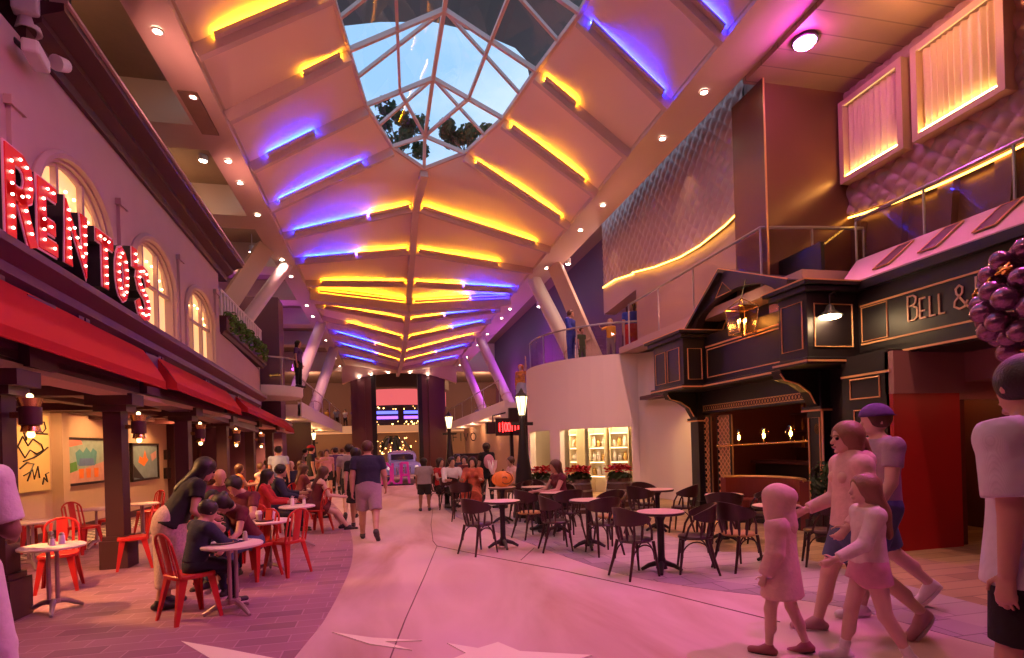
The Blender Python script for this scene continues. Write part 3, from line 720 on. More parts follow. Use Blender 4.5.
# deck slab over the pub, sloping ledge above the fascia, glass railings
mb = MB(); mb.bb((6.6, 7.7, 4.1), (10.2, 14.9, 4.28)); mb.bb((7.5, 2, 4.1), (10.2, 7.7, 4.28)); trim(mb, M_swall)
mb = MB(); mb.hexa([(7.0, 2.5, 3.86), (7.7, 2.5, 4.3), (7.7, 7.75, 4.36), (7.0, 7.4, 3.88), (7.0, 2.5, 3.9), (7.7, 2.5, 4.42), (7.7, 7.75, 4.48), (7.0, 7.4, 3.92)]); trim(mb, M_wallL)
for k in range(5):
    y = 6.75 - k * 0.72
    l = thing('ledge_window', 'dark slanted window with gold frame in the pink ledge, %s from the pub bay' % ORD[k], 'window', (7.35, y, 4.15), group='ledge windows')
    nrm = Vector((-0.52, 0, 0.70)).normalized(); q = lambda s, t: Vector((7.12 + 0.46 * t, y - 0.13 + 0.26 * s, 4.03 + 0.36 * t)) + nrm * 0.012
    MB().quad(q(0, 0), q(1, 0), q(1, 1), q(0, 1)).build('pane', M_maroon, l, world=True)
    m = MB(); m.tube([q(0, 0), q(1, 0), q(1, 1), q(0, 1)], 0.014, 4, True); m.build('frame', M_goldp, l, world=True)
glass_rail('glass_railing', 'glass railing on the deck above the pub gable', [(6.65, y, 4.3) for y in (14.3, 12.6, 11, 8.75)] + [(7.6, 8.6, 4.3), (8.6, 8.5, 4.3)], 1.05, range(6))
glass_rail('glass_railing', 'glass railing behind the pink ledge at upper right', [(7.75, y, 4.42) for y in (7.8, 6.6, 5.4, 4.2, 3.0)], 0.75, range(5))

# ================================================================ pub front
def outline(mb, pts, r=0.013):  mb.tube(pts, r, 4, True)
pb = MB()
pb.bb((6.6, 8.05, 2.72), (7.3, 10.6, 3.76))
for y0, y1 in ((10.55, 11.85), (7.05, 7.66)):
    pb.bb((6.1, y0, 2.74), (7.55 if y0 > 9 else 7.1, y1, 3.74)); pb.bb((6.0, y0 - 0.1, 3.72), (7.2, y1 + 0.1, 3.80)); pb.bb((5.94, y0 - 0.16, 3.80), (7.2, y1 + 0.16, 3.86))
    pb.bb((6.03, y0 - 0.06, 2.66), (7.1, y1 + 0.06, 2.76))
pb.bb((6.5, 7.66, 2.66), (7.3, 10.55, 2.76))
struct('wall_pub_canopy', pb, M_black, bevel=0.01)
gd = MB()
def panel_x(x, y0, y1, z0, z1, r=0.013): outline(gd, [(x, y0, z0), (x, y1, z0), (x, y1, z1), (x, y0, z1)], r)
def panel_y(y, x0, x1, z0, z1, r=0.013): outline(gd, [(x0, y, z0), (x1, y, z0), (x1, y, z1), (x0, y, z1)], r)
panel_x(6.59, 8.15, 10.45, 2.88, 3.45); panel_x(6.09, 10.7, 11.2, 2.86, 3.55); panel_x(6.09, 11.3, 11.75, 2.86, 3.55); panel_x(6.09, 7.14, 7.58, 2.9, 3.6)
panel_y(10.54, 6.2, 6.52, 2.86, 3.5); panel_y(7.04, 6.22, 6.88, 2.92, 3.55)
for y0, y1 in ((10.55, 11.85), (7.05, 7.66)):
    gd.bb((5.93, y0 - 0.17, 3.855), (7.0, y1 + 0.17, 3.875)); gd.bb((6.02, y0 - 0.07, 2.69), (6.04, y1 + 0.07, 2.72)); gd.bb((6.02, y0 - 0.07, 2.69), (7.0, y0 - 0.055, 2.72))
gd.bb((6.48, 7.7, 2.69), (6.5, 10.5, 2.72)); gd.bb((6.98, 7.7, 2.42), (7.0, 11.2, 2.44)); gd.bb((6.58, 8.1, 3.50), (6.6, 10.5, 3.53))
# gable with arched recess
gb = MB(); n = 20
ya, yb = 11.0, 7.75; za, zb_, zap, yap = 3.86, 4.05, 4.80, 9.62
def gtop(y): return za + (zap - za) * (ya - y) / (ya - yap) if y > yap else zb_ + (zap - zb_) * (y - yb) / (yap - yb)
def garch(y):
    c, h = 9.35, 1.35
    return 3.78 + 0.62 * math.sqrt(max(0, 1 - ((y - c) / h) ** 2)) if abs(y - c) < h else 3.76
ys = [ya + (yb - ya) * k / 40 for k in range(41)]
for a, b in zip(ys, ys[1:]):
    gb.hexa([(6.45, b, garch(b)), (6.62, b, garch(b)), (6.62, a, garch(a)), (6.45, a, garch(a)), (6.45, b, gtop(b)), (6.62, b, gtop(b)), (6.62, a, gtop(a)), (6.45, a, gtop(a))])
    gb.hexa([(6.35, b, gtop(b)), (7.1, b, gtop(b)), (7.1, a, gtop(a)), (6.35, a, gtop(a)), (6.35, b, gtop(b) + 0.07), (7.1, b, gtop(b) + 0.07), (7.1, a, gtop(a) + 0.07), (6.35, a, gtop(a) + 0.07)])
gb.bb((7.05, 7.8, 3.7), (7.12, 10.95, 4.78))
struct('wall_pub_gable', gb, M_black)
gd.tube([(6.36, yb, gtop(yb) + 0.08), (6.36, yap, zap + 0.08), (6.36, ya, gtop(ya) + 0.08)], 0.013, 4)
outline(gd, [(6.44, 9.85, 4.38), (6.44, 9.35, 4.38), (6.44, 9.62, 4.62)], 0.01)
gd.tube([(7.03, 9.35 + 1.2 * math.cos(a), 3.8 + 0.55 * math.sin(a)) for a in [math.pi * k / 16 for k in range(17)]], 0.014, 4)
mb = MB(); mb.bb((6.9, 8.0, 3.76), (7.05, 8.9, 4.0)); trim(mb, M_brass)
# pillars, brackets, upper beam, pier, fascia
pl = MB()
for y in (7.82, 11.45):
    pl.bb((6.85, y - 0.16, 0), (7.15, y + 0.16, 2.75)); pl.bb((6.8, y - 0.21, 0), (7.2, y + 0.21, 0.22)); pl.bb((6.8, y - 0.21, 2.0), (7.2, y + 0.21, 2.08))
    prof = [(6.85, 2.05), (6.85, 2.66), (6.15, 2.66), (6.2, 2.52), (6.45, 2.46), (6.68, 2.32), (6.78, 2.15)]
    pl.prism(prof, lambda x, z, y=y: (x, y - 0.11, z), (0, 0.22, 0))
    gd.tube([(6.14, y - 0.12, 2.6), (6.22, y - 0.12, 2.5), (6.46, y - 0.12, 2.44), (6.67, y - 0.12, 2.3), (6.77, y - 0.12, 2.12)], 0.014, 4)
    gd.bb((6.79, y - 0.22, 2.0), (6.81, y + 0.22, 2.03)); gd.bb((6.79, y - 0.22, 2.0), (7.0, y - 0.2, 2.03))
pl.bb((6.95, 7.8, 2.35), (7.2, 11.45, 2.75)); pl.bb((6.95, 7.8, 2.18), (7.2, 11.45, 2.22))
pl.bb((6.7, 6.28, 0), (7.1, 7.08, 2.75)); pl.bb((7.02, 7.05, 0), (7.2, 7.7, 2.75))
struct('wall_pub_front', pl, M_black)
panel_x(6.69, 6.42, 6.92, 0.35, 1.35); panel_x(6.69, 6.42, 6.86, 1.5, 1.95); panel_x(6.69, 6.42, 6.92, 2.12, 2.4)
panel_y(7.04, 7.05, 7.2, 0.3, 2.3); gd.bb((6.83, 7.62, 0.3), (6.85, 7.66, 2.0)); panel_x(6.84, 7.7, 7.94, 0.35, 1.9)
gd.bb((6.68, 6.25, 2.44), (6.7, 7.08, 2.47)); 
fa = MB(); fa.bb((7.0, 2.0, 2.76), (7.3, 7.3, 3.82)); fa.bb((6.9, 2.0, 3.74), (7.3, 7.3, 3.86)); fa.bb((6.95, 2.0, 2.72), (7.3, 7.05, 2.8)); fa.bb((7.0, 2.0, 2.70), (10.2, 6.3, 2.78))
struct('wall_pub_fascia', fa, M_black)
gd.bb((6.985, 2.2, 3.50), (7.0, 7.0, 3.525)); gd.bb((6.985, 2.2, 2.93), (7.0, 7.0, 2.955)); gd.bb((6.94, 2.0, 2.72), (6.955, 7.0, 2.75)); panel_x(6.99, 6.55, 6.98, 2.98, 3.48)
# lower edge and slats
trim(gd, M_goldp)
mb = MB(); mb.bb((6.97, 7.98, 2.22), (6.99, 11.28, 2.35)); 
trim(mb, M_gold)
orn = MB()
for k in range(40):
    y = 8.05 + k * 0.08; orn.tube([(6.965, y + 0.035 * math.cos(a), 2.285 + 0.045 * math.sin(a)) for a in [2 * math.pi * i / 8 for i in range(8)]], 0.008, 4, True)
trim(orn, M_maroon)
# pub interior
mb = MB(); mb.bb((9.6, 6.3, 0), (9.8, 14.5, 2.8)); mb.bb((7.0, 11.6, 0), (9.6, 11.8, 2.75)); mb.bb((7.85, 6.3, 0), (8.0, 7.6, 2.75)); struct('wall_pub_inner', mb, mat('oxblood_wall', (0.12, 0.025, 0.02), 0.5))
mb = MB(); mb.bb((7.0, 6.3, 2.75), (10.2, 14.5, 2.85)); struct('ceiling_pub', mb, M_maroon)
mb = MB(); mb.bb((6.7, 6.22, 0), (7.82, 6.32, 2.14)); struct('wall_red', mb, M_redw)
mb = MB(); mb.bb((6.7, 6.2, 2.14), (7.9, 6.34, 2.72)); mb.bb((7.9, 5.3, 2.3), (10.2, 6.34, 2.72)); mb.bb((7.82, 6.25, 2.05), (10.2, 6.34, 2.3)); struct('wall_pub_lintel', mb, mat('rose_wall', (0.34, 0.16, 0.15), 0.7))
mb = MB(); mb.bb((7.82, 8.2, 0), (10.2, 8.35, 2.75)); struct('wall_pub_room', mb, mat('umber_wall', (0.10, 0.035, 0.02), 0.6))
mb = MB(); mb.bb((10.1, 2, 0), (10.2, 6.3, 2.75)); struct('wall_pub_side', mb, M_redw)
rb = random.Random(5)
def bottle_set(pos, lab_fn, cols, sc=1.0, group='bottles'):
    for i, p in enumerate(pos):
        b = MB(); r = 0.036 * sc * rb.uniform(.85, 1.1); h = 0.29 * sc * rb.uniform(.85, 1.1)
        b.lathe([(0.0, 0), (r, 0), (r, h * .55), (r * .85, h * .64), (r * .36, h * .74), (r * .36, h * .97), (r * .42, h), (0, h)], n=10)
        o = b.build('bottle', cols[i % len(cols)], smooth=True); o.location = p
        tag(o, lab_fn(i), 'bottle', group)
BC = [mat('bottle_amber', (0.35, 0.14, 0.03), 0.12), mat('bottle_green', (0.03, 0.12, 0.05), 0.12), mat('bottle_clear', (0.5, 0.42, 0.36), 0.08), mat('bottle_red', (0.25, 0.03, 0.03), 0.12)]
for zi, z in enumerate((1.35, 1.75, 2.15)):
    sh = MB(); sh.bb((9.3, 8.5, z - 0.03), (9.6, 11.4, z)); o = sh.build('wall_shelf', M_maroon); tag(o, '%s dark wall shelf behind the pub counter, counted from the bottom' % ORD[zi], 'shelf')
    bottle_set([(9.42, 8.6 + 0.21 * k, z) for k in range(13)], lambda i, zi=zi: '%s bottle from the near end on the %s shelf behind the pub counter' % (ORD[i], ORD[zi]), BC)
ct = thing('bar_counter', 'dark pub bar counter seen behind the bulb rail', 'counter', (8.6, 9.6, 0))
MB().bb((8.35, 8.5, 0), (8.8, 11.4, 1.02)).build('body', M_dark, ct, world=True, bevel=0.01)
MB().bb((8.25, 8.45, 1.02), (8.9, 11.45, 1.08)).build('worktop', M_maroon, ct, world=True)
for k, z in enumerate((1.15, 1.6)):
    o = MB().bb((7.9, 8.0, z - 0.02), (9.5, 8.2, z)).build('wall_shelf', M_gold); tag(o, '%s lit shelf in the room right of the red panel' % ('lower' if k == 0 else 'upper'), 'shelf')
    bottle_set([(8.0 + 0.17 * j, 8.1, z) for j in range(9)], lambda i, k=k: '%s glowing bottle from the left on the %s shelf right of the red panel' % (ORD[i], 'lower' if k == 0 else 'upper'), BC, 1.0, 'lit room bottles')
# bulb rail
rl = thing('bulb_rail', 'brass rail carrying clear globe bulbs across the pub opening', 'lamp', (6.9, 9.4, 1.62))
RA, RB_ = Px(718, 446, 6.9), Px(822, 440.5, 6.9)
MB().tube([RA, RB_], 0.02, 8).sphere(RA, 0.04, 8, 6).build('rail', M_brass, rl, True, True)
for u in (739, 764, 791, 820):
    p = RA.lerp(RB_, (Px(u, 444, 6.9).y - RA.y) / (RB_.y - RA.y))
    MB().cyl(p, p + Vector((0, 0, 0.07)), 0.018, 0.022, 8).build('socket', M_brass, rl, True, True)
    g = MB().lathe([(0.02, 0.0), (0.05, 0.03), (0.082, 0.10), (0.078, 0.17), (0.045, 0.225), (0.0, 0.24)], p + Vector((0, 0, 0.07)), 14).build('globe', glass('amber_glass', (1.0, 0.72, 0.4), 0.10), rl, True, True)
    MB().sphere(p + Vector((0, 0, 0.15)) - rl.location, (0.022, 0.022, 0.05), 8, 6).build('filament', emat('filament', (1.0, 0.58, 0.18), 130), g, True)
# lattice panels
for i, (y0, y1) in enumerate(((11.05, 11.27), (10.3, 10.75))):
    t = thing('lattice_panel', 'gold diamond lattice panel %s' % ('beside the far pub pillar' if i == 0 else 'between the far pillar and the bulb rail end'), 'panel', (7.0, (y0 + y1) / 2, 0.2))
    m = MB(); m.tube([(6.98, y0, .25), (6.98, y1, .25), (6.98, y1, 2.1), (6.98, y0, 2.1)], 0.018, 4, True); m.build('frame', M_black, t, world=True)
    m = MB(); w = y1 - y0; st = 0.13; z = 0.25 - w
    while z < 2.1:
        for s in (1, -1):
            a0 = z if s == 1 else z + w; a1 = z + w if s == 1 else z
            ta = [(y0 + w * k / 6, a0 + (a1 - a0) * k / 6) for k in range(7)]; ta = [q for q in ta if 0.25 <= q[1] <= 2.1]
            if len(ta) > 1: m.tube([(6.98, *ta[0]), (6.98, *ta[-1])], 0.009, 4)
        z += st
    m.build('lattice', M_goldp, t, world=True)
    MB().bb((7.02, y0, .25), (7.04, y1, 2.1)).build('backing', mat('amber_backing', (0.35, 0.19, 0.08), 0.6), t, world=True)
# pub pendant lantern under the gable
L = Px(742, 321, 6.32)
pn = thing('hanging_lantern', 'gold framed lantern with candle bulbs hanging under the pub gable', 'lamp', L)
m = MB(); w = 0.2; h = 0.23
for sx in (-1, 1):
    for sy in (-1, 1): m.bar((sx * w, sy * w, h), (sx * w * .8, sy * w * .8, -h), 0.018, 0.018); m.bar((sx * w, sy * w, h), (0, 0, h + 0.18), 0.018, 0.018)
for z, q in ((h, w), (-h, w * .8)):
    m.tube([(-q, -q, z), (q, -q, z), (q, q, z), (-q, q, z)], 0.011, 4, True)
m.cyl((0, 0, h + .18), (0.1, 0, 4.45 - L.z), 0.008, n=6); m.cyl((0, 0, -h), (0, 0, -h - 0.06), 0.02, 0.005, 8)
m.build('frame', M_brass, pn)
g = MB()
for a in range(4):
    R = Matrix.Rotation(a * math.pi / 2, 3, 'Z'); g.add([R @ Vector(p) for p in ((-w, -w, h), (w, -w, h), (w * .8, -w * .8, -h), (-w * .8, -w * .8, -h))], [(0, 1, 2, 3)])
g.build('glass', glass('amber_pane', (1.0, 0.6, 0.25), 0.10, 0.3), pn)
for k in range(4):
    a = k * math.pi / 2 + .4; x, y = 0.07 * math.cos(a), 0.07 * math.sin(a)
    c = MB().cyl((x, y, -0.16), (x, y, -0.04), 0.012, n=8).build('candle', M_white, pn)
    MB().sphere((x, y, 0.0), (0.016, 0.016, 0.04), 8, 6).build('bulb', emat('candle_bulb', (1, .55, .18), 60), c, True)
# swan-neck lamp over the fascia corner
wl_ = thing('sign_lamp', 'white enamel lamp shining down beside the pub fascia corner', 'lamp', Vector((6.45, 6.85, 3.0)))
m = MB(); m.lathe([(0.02, 0.17), (0.05, 0.15), (0.07, 0.08), (0.17, 0.0), (0.16, 0.0), (0.06, 0.07), (0.0, 0.1)], Px(830, 316, 6.4) - Vector((6.45, 6.85, 3.0)), 20); m.build('shade', mat('lamp_enamel', (.05, .05, .05), .4), wl_, True)
MB().sphere(Px(830, 317, 6.4) - Vector((6.45, 6.85, 3.0)), (0.145, 0.145, 0.035), 16, 8).build('bulb', emat('sign_bulb', (1.0, 0.70, 0.36), 30), wl_, True)
q = Px(830, 316, 6.4); MB().tube([q + Vector((0, 0, .17)), q + Vector((0, 0, .3)), q + Vector((.1, 0.02, .36)), q + Vector((.22, 0.1, .33)), Vector((6.5, 7.05, q.z + .3))], 0.014, 8).build('arm', M_black, wl_, True, True)
# fascia lettering
GL = {'B': [[(0, 0), (0, 1), (.35, 1), (.55, .9), (.5, .68), (.3, .6), (0, .6)], [(.3, .6), (.6, .45), (.6, .12), (.4, 0), (0, 0)]],
      'E': [[(.5, 1), (0, 1), (0, 0), (.5, 0)], [(0, .36), (.42, .36)]], 'L': [[(0, 1), (0, 0), (.5, 0)]],
      '&': [[(.58, .30), (.45, .05), (.25, 0), (.05, .14), (.08, .36), (.38, .66), (.40, .88), (.26, 1), (.12, .88), (.14, .68), (.6, 0)]],
      'R': [[(0, 0), (0, 1), (.42, 1), (.62, .92), (.68, .76), (.62, .6), (.42, .52), (0, .52)], [(.36, .52), (.72, 0)]], 'N': [[(0, 0), (0, 1), (.62, 0), (.62, 1)]], 'T': [[(0, 1), (.64, 1)], [(.32, 1), (.32, 0)]],
      'O': [[(.32 + .3 * math.cos(a), .5 + .5 * math.sin(a)) for a in [2 * math.pi * k / 16 + 1.57 for k in range(17)]]],
      'S': [[(.6, .82), (.5, .97), (.3, 1), (.08, .93), (.02, .76), (.12, .6), (.48, .44), (.6, .26), (.54, .07), (.3, 0), (.1, .04), (0, .2)]],
      "'": [[(.1, 1), (.1, .78)]], 'D': [[(0, 0), (0, 1), (.35, 1), (.6, .8), (.6, .2), (.35, 0), (0, 0)]], 'U': [[(0, 1), (0, .15), (.15, 0), (.45, 0), (.6, .15), (.6, 1)]], 'A': [[(0, 0), (0.1, 1), (.5, 1), (.6, 0)], [(.04, .42), (.56, .42)]]}
sg = thing('pub_sign', 'gold letters reading BELL & B on the black pub fascia', 'sign', (6.99, 5.6, 3.1))
cur = 6.22; M_sgn = mat('sign_gold', (0.62, 0.36, 0.24), 0.45, metal=0.2)
for ch, wd, hh in (('B', .14, .33), ('E', .10, .26), ('L', .09, .26), ('L', .09, .26), (' ', .02, 0), ('&', .19, .29), (' ', .02, 0), ('B', .18, .33)):
    if ch != ' ':
        m = MB()
        for stroke in GL[ch]: m.ribbon([(x * wd / .62, z * hh) for x, z in stroke], 0.022, lambda a, b: (0, cur - a, b + 3.12), (-0.012, 0, 0))
        for vi, v in enumerate(m.v): m.v[vi] = (v[0] + 6.992, v[1], v[2])
        m.build('letter', M_sgn, sg, world=True)
    cur -= wd + 0.036
# ================================================================ round white building
RC, RR = Vector((8.2, 18.0)), 3.45
def ang_at(u):
    d = ray(u, 445); t0, best = 0, None
    dx, dy = d[0], d[1]; L_ = math.hypot(dx, dy); dx /= L_; dy /= L_
    b = dx * RC.x + dy * RC.y; c = RC.x ** 2 + RC.y ** 2 - RR ** 2; disc = b * b - c
    t = b - math.sqrt(max(0, disc)); a = math.atan2(dy * t - RC.y, dx * t - RC.x); return a - 2 * math.pi if a > 0 else a
aD0, aD1, aW0, aW1 = ang_at(560), ang_at(632), ang_at(530), ang_at(550)
def rpt(a, r, z): return (RC.x + r * math.cos(a), RC.y + r * math.sin(a), z)
M_rot = mat('white_render', (0.72, 0.60, 0.57), 0.75, bump=0.03, bscale=8)
ro = MB()
def rseg(a0, a1, z0, z1, r0=RR - 0.2, r1=RR, n=6):
    for k in range(n):
        p, q = a0 + (a1 - a0) * k / n, a0 + (a1 - a0) * (k + 1) / n
        ro.hexa([rpt(p, r0, z0), rpt(p, r1, z0), rpt(q, r1, z0), rpt(q, r0, z0), rpt(p, r0, z1), rpt(p, r1, z1), rpt(q, r1, z1), rpt(q, r0, z1)])
A_ = sorted([aD0, aD1, aW0, aW1])
angs = [A_[0] - 2.2] + A_ + [A_[-1] + 1.6]
rseg(angs[0], angs[1], 0, 4.12, n=14); rseg(angs[1], angs[2], 2.02, 4.12); rseg(angs[2], angs[3], 0, 4.12, n=4); rseg(angs[3], angs[4], 2.02, 4.12); rseg(angs[4], angs[4] + .06, 0, 4.12, n=2)
struct('wall_rotunda', ro, M_rot, smooth=True)
mb = MB().lathe([(0, 3.95), (RR - .22, 3.95), (RR - .22, 4.08), (0, 4.08)], (RC.x, RC.y, 0), 48); struct('floor_balcony', mb, M_swall)
mb = MB().lathe([(0, 2.5), (RR - .22, 2.5), (RR - .22, 2.6), (0, 2.6)], (RC.x, RC.y, 0), 48); struct('ceiling_rotunda', mb, M_beige)
mb = MB(); mb.lathe([(1.5, 0.0), (1.5, 2.5)], (RC.x + .2, RC.y, 0), 24); struct('wall_rotunda_inner', mb, mat('cream_wall', (0.72, 0.58, 0.36), 0.8), smooth=True)
for i, (a0, a1, nd) in enumerate(((A_[2], A_[3], 3), (A_[0], A_[1], 2)) if aD0 > aW1 else ((A_[0], A_[1], 2), (A_[2], A_[3], 3))):
    w = thing('window_%d' % (7 + i), None, None, rpt((a0 + a1) / 2, RR - .1, 0)); w['kind'] = 'structure'
    f = MB()
    for k in range(nd + 1):
        a = a0 + (a1 - a0) * k / nd; f.tube([rpt(a, RR - .1, 0), rpt(a, RR - .1, 2.02)], 0.035, 6)
    for z in (0.05, 1.98): f.tube([rpt(a0 + (a1 - a0) * k / 6, RR - .1, z) for k in range(7)], 0.04, 6)
    f.build('door_frame', M_goldp, w, True)
    for v_ in w.children if False else []: pass
    f2 = MB()
    f2.grid(lambda s, t: rpt(a0 + (a1 - a0) * s, RR - .1, 2.0 * t), 6, 1); f2.build('glass', M_glass, w, world=True)
M_shelfw = mat('cream_shelf', (0.78, 0.66, 0.48), 0.6)
am = (aD0 + aD1) / 2
for i, (da, w) in enumerate(((-0.17, 0.56), (0.17, 0.56), ((aW0 + aW1) / 2 - am, .5))):
    c = Vector(rpt(am + da, RR - 1.45, 0)); t = thing('display_shelf', 'lit cream display shelf inside the white round shop, %s' % ('behind the left door leaf', 'behind the right door leaf', 'behind the narrow side window')[i], 'shelf', c, am + da + math.pi / 2)
    m = MB()
    for s in (-1, 1): m.box((s * w / 2, 0, 1.05), (0.04, 0.3, 2.1))
    m.box((0, -0.14 if False else 0.14, 1.05), (w, 0.02, 2.1)); m.build('frame', M_shelfw, t)
    for z in (0.55, 1.0, 1.45, 1.9):
        s_ = MB().box((0, 0, z), (w, 0.3, 0.03)).build('shelf_board', M_shelfw, t)
        MB().box((0, -0.12, z - .03), (w * .9, 0.03, 0.02)).build('shelf_light', emat('shelf_light', (1.0, .74, .38), 5), s_)
    for zi, z in enumerate((0.565, 1.015, 1.465)):
        for k in range(3):
            R = Matrix.Rotation(am + da + math.pi / 2, 3, 'Z'); p = c + R @ Vector((-w * .3 + k * w * .3, -0.02, z))
            v = MB(); h = 0.22 + 0.06 * ((k + zi + i) % 3); v.lathe([(0, 0), (.05, 0), (.075, h * .35), (.05, h * .75), (.035, h * .85), (.05, h), (0, h)], n=10)
            o = v.build('vase', M_white if (k + zi) % 3 else mat('straw_vase', (.6, .36, .12), .6), smooth=True); o.location = p
            tag(o, '%s small vase on the %s board of the display shelf %s' % (('left', 'middle', 'right')[k], ('low', 'middle', 'high')[zi], ('at left door leaf', 'at right door leaf', 'by narrow window')[i]), 'vase', 'shop display vases')
glass_rail('glass_railing', 'curved glass railing around the white round balcony', [rpt(a, RR - .15, 4.1) for a in np.linspace(math.radians(170), math.radians(262), 12)], 0.95, (0, 3, 6, 9, 11))
# call box and fixtures on the white wall
o = MB().box((0, 0, 0), (0.05, 0.32, 0.5)).build('wall_box', M_beige, bevel=.01); o.location = (7.45, Px(697, 462, 7.45).y, Px(697, 462, 7.45).z)
tag(o, 'small pale wall cabinet on the white wall left of pub pillar', 'cabinet')
mb = MB(); wp = smooth_line([(6.93, 14.84), (7.1, 14.74), (7.28, 14.55), (7.42, 14.1), (7.48, 13.3), (7.48, 12.4), (7.42, 11.62)])
for p, q in zip(wp, wp[1:]): mb.hexa([(p.x, p.y, 0), (p.x + .25, p.y + .1, 0), (q.x + .25, q.y + .1, 0), (q.x, q.y, 0), (p.x, p.y, 4.12), (p.x + .25, p.y + .1, 4.12), (q.x + .25, q.y + .1, 4.12), (q.x, q.y, 4.12)])
struct('wall_white', mb, M_rot, smooth=True)

# ================================================================ right gallery and far end
mb = MB(); mb.bb((4.95, 22.5, 3.0), (10.2, 45, 3.35)); mb.bb((4.85, 22.5, 2.95), (5.0, 45, 3.45)); trim(mb, M_white)
mb = MB().lathe([(0, 2.72), (1.5, 2.72), (1.6, 2.85), (1.6, 3.12), (0, 3.12)], (6.2, 22.2, 0), 30); trim(mb, M_white, True)
glass_rail('glass_railing', 'glass railing of the far right gallery', [(4.95, y, 3.45) for y in (24, 28, 32, 36, 40, 44.5)], 1.0, range(6))
mb = MB(); mb.bb((6.3, 21.5, 0), (6.5, 45, 3.0)); mb.bb((5.3, 21.4, 0), (5.5, 21.6, 3.0)); struct('wall_shops_right', mb, mat('tan_shop_wall', (0.42, 0.27, 0.18), 0.7))
mb = MB(); mb.bb((9.0, 20, 3.35), (9.2, 45, 10)); struct('wall_gallery_right', mb, M_plumwall)
mb = MB(); mb.bb((5.0, 20.6, 0), (6.5, 20.75, 2.4)); mb.bb((4.62, 20.6, 0), (4.74, 20.75, 2.4)); mb.bb((4.6, 20.6, 2.4), (6.5, 20.8, 3.0)); struct('wall_dark_shop', mb, M_dark)
# end portal with two piers
M_pier = mat('pier_stone', (0.16, 0.05, 0.055), 0.4)
mb = MB()
for x0, x1, xi in ((-2.45, -0.9, -0.9), (3.0, 4.85, 3.0)):
    mb.bb((x0, 45, 0), (x1, 45.6, 7.5)); mb.bb((x0 + .5, 44.8, 0), (x1 - .5, 45, 7.5))
struct('wall_end_piers', mb, M_pier)
mb = MB(); mb.bb((-0.9, 44.9, 0), (-0.55, 45.7, 7.45)); mb.bb((2.68, 44.9, 0), (3.0, 45.7, 7.45)); trim(mb, M_dark)
mb = MB()
for k in range(16):
    x0 = XL - 0.3 + k * 0.55; x1 = x0 + 0.55; zf = lambda x: 7.62 - 0.045 * (x - 1.4) ** 2
    mb.hexa([(x0, 44.6, zf(x0) - 0.05), (x1, 44.6, zf(x1) - 0.05), (x1, 45.3, zf(x1) - 0.05), (x0, 45.3, zf(x0) - 0.05), (x0, 44.6, 9.3), (x1, 44.6, 9.3), (x1, 45.3, 9.3), (x0, 45.3, 9.3)])
mb.bb((-9.4, 45.3, 7.7), (10.4, 45.5, 10.3))
struct('wall_end', mb, M_mem)
mb = MB(); mb.bb((-12, 60, -0.1), (14, 60.2, 11)); mb.bb((-12.2, 45, -0.1), (-12, 60, 11)); mb.bb((14, 45, -.1), (14.2, 60, 11)); struct('wall_far_hall', mb, mat('far_wall', (0.22, 0.12, 0.10), 0.6))
mb = MB(); mb.bb((-12, 45.5, 8.5), (14, 60, 8.7)); struct('ceiling_far_hall', mb, mat('far_ceiling', (0.16, 0.11, 0.10), 0.7))
mb = MB().bb((-12, 50, -0.05), (14, 60, 0.02)); struct('floor_far_hall', mb, M_path)
mb = MB().lathe([(4.5, 6.9), (4.5, 8.5)], (1.6, 53.5, 0), 40, math.pi, 2 * math.pi); trim(mb, mat('grey_drum', (0.12, 0.09, 0.08), 0.7), True)
sc_ = thing('curved_screen', 'curved glowing coral screen band seen through the end portal', 'screen', (1.6, 53.5, 5.5))
MB().lathe([(4.2, 5.35), (4.2, 6.75)], (1.6, 53.5, 0), 40, math.pi * 1.05, 1.95 * math.pi).build('display', mat('coral_screen', (.05, .02, .02), .4, emit=(1.0, 0.16, 0.17), es=0.75, var=.2), sc_, True, True)
MB().lathe([(4.2, 5.25), (4.3, 5.25), (4.3, 5.35), (4.2, 5.35)], (1.6, 53.5, 0), 40, math.pi * 1.05, 1.95 * math.pi).build('frame', M_dark, sc_, True, True)
# far mezzanine with blue-lit shelves
mb = MB(); mb.bb((-12, 51.5, 3.2), (14, 58, 3.6)); mb.bb((-12, 51.4, 3.1), (14, 51.5, 3.7)); trim(mb, mat('lit_edge', (0.7, .45, .3), 0.5, emit=(1, .45, .2), es=.35))
bk = thing('back_bar', 'blue lit shelving on the far mezzanine', 'shelf', (1.6, 56, 3.6))
m = MB(); m.bb((-1.4, 56.2, 3.6), (4.6, 56.5, 6.4)); m.bb((1.35, 55.6, 3.6), (1.9, 56.2, 6.0)); m.build('back_panel', M_dark, bk, world=True)
for z, e in ((4.5, 'purple'), (5.0, 'blue')):
    m = MB(); m.bb((-1.3, 56.0, z), (4.5, 56.2, z + 0.28)); m.build('lit_shelf', emat('shelf_' + e, (0.35, 0.12, 1.0) if e == 'purple' else (.12, .14, 1.0), 2.2), bk, world=True)
m = MB()
rn2 = random.Random(9)
for k in range(70): m.sphere((rn2.uniform(-1.3, 4.5), 55.9, rn2.choice((3.75, 4.0, 4.2, 5.5, 5.7, 5.9)) + rn2.uniform(-.06, .06)), rn2.uniform(.03, .075), 6, 4)
o = m.build('warm_lights', emat('far_warm', (1.0, .52, .14), 9), bk, world=True); o['kind'] = 'stuff'
m = MB()
for k in range(60): m.sphere((rn2.uniform(-1.2, 4.3), 57.6, rn2.uniform(1.0, 2.9)), rn2.uniform(.03, .07), 6, 4)
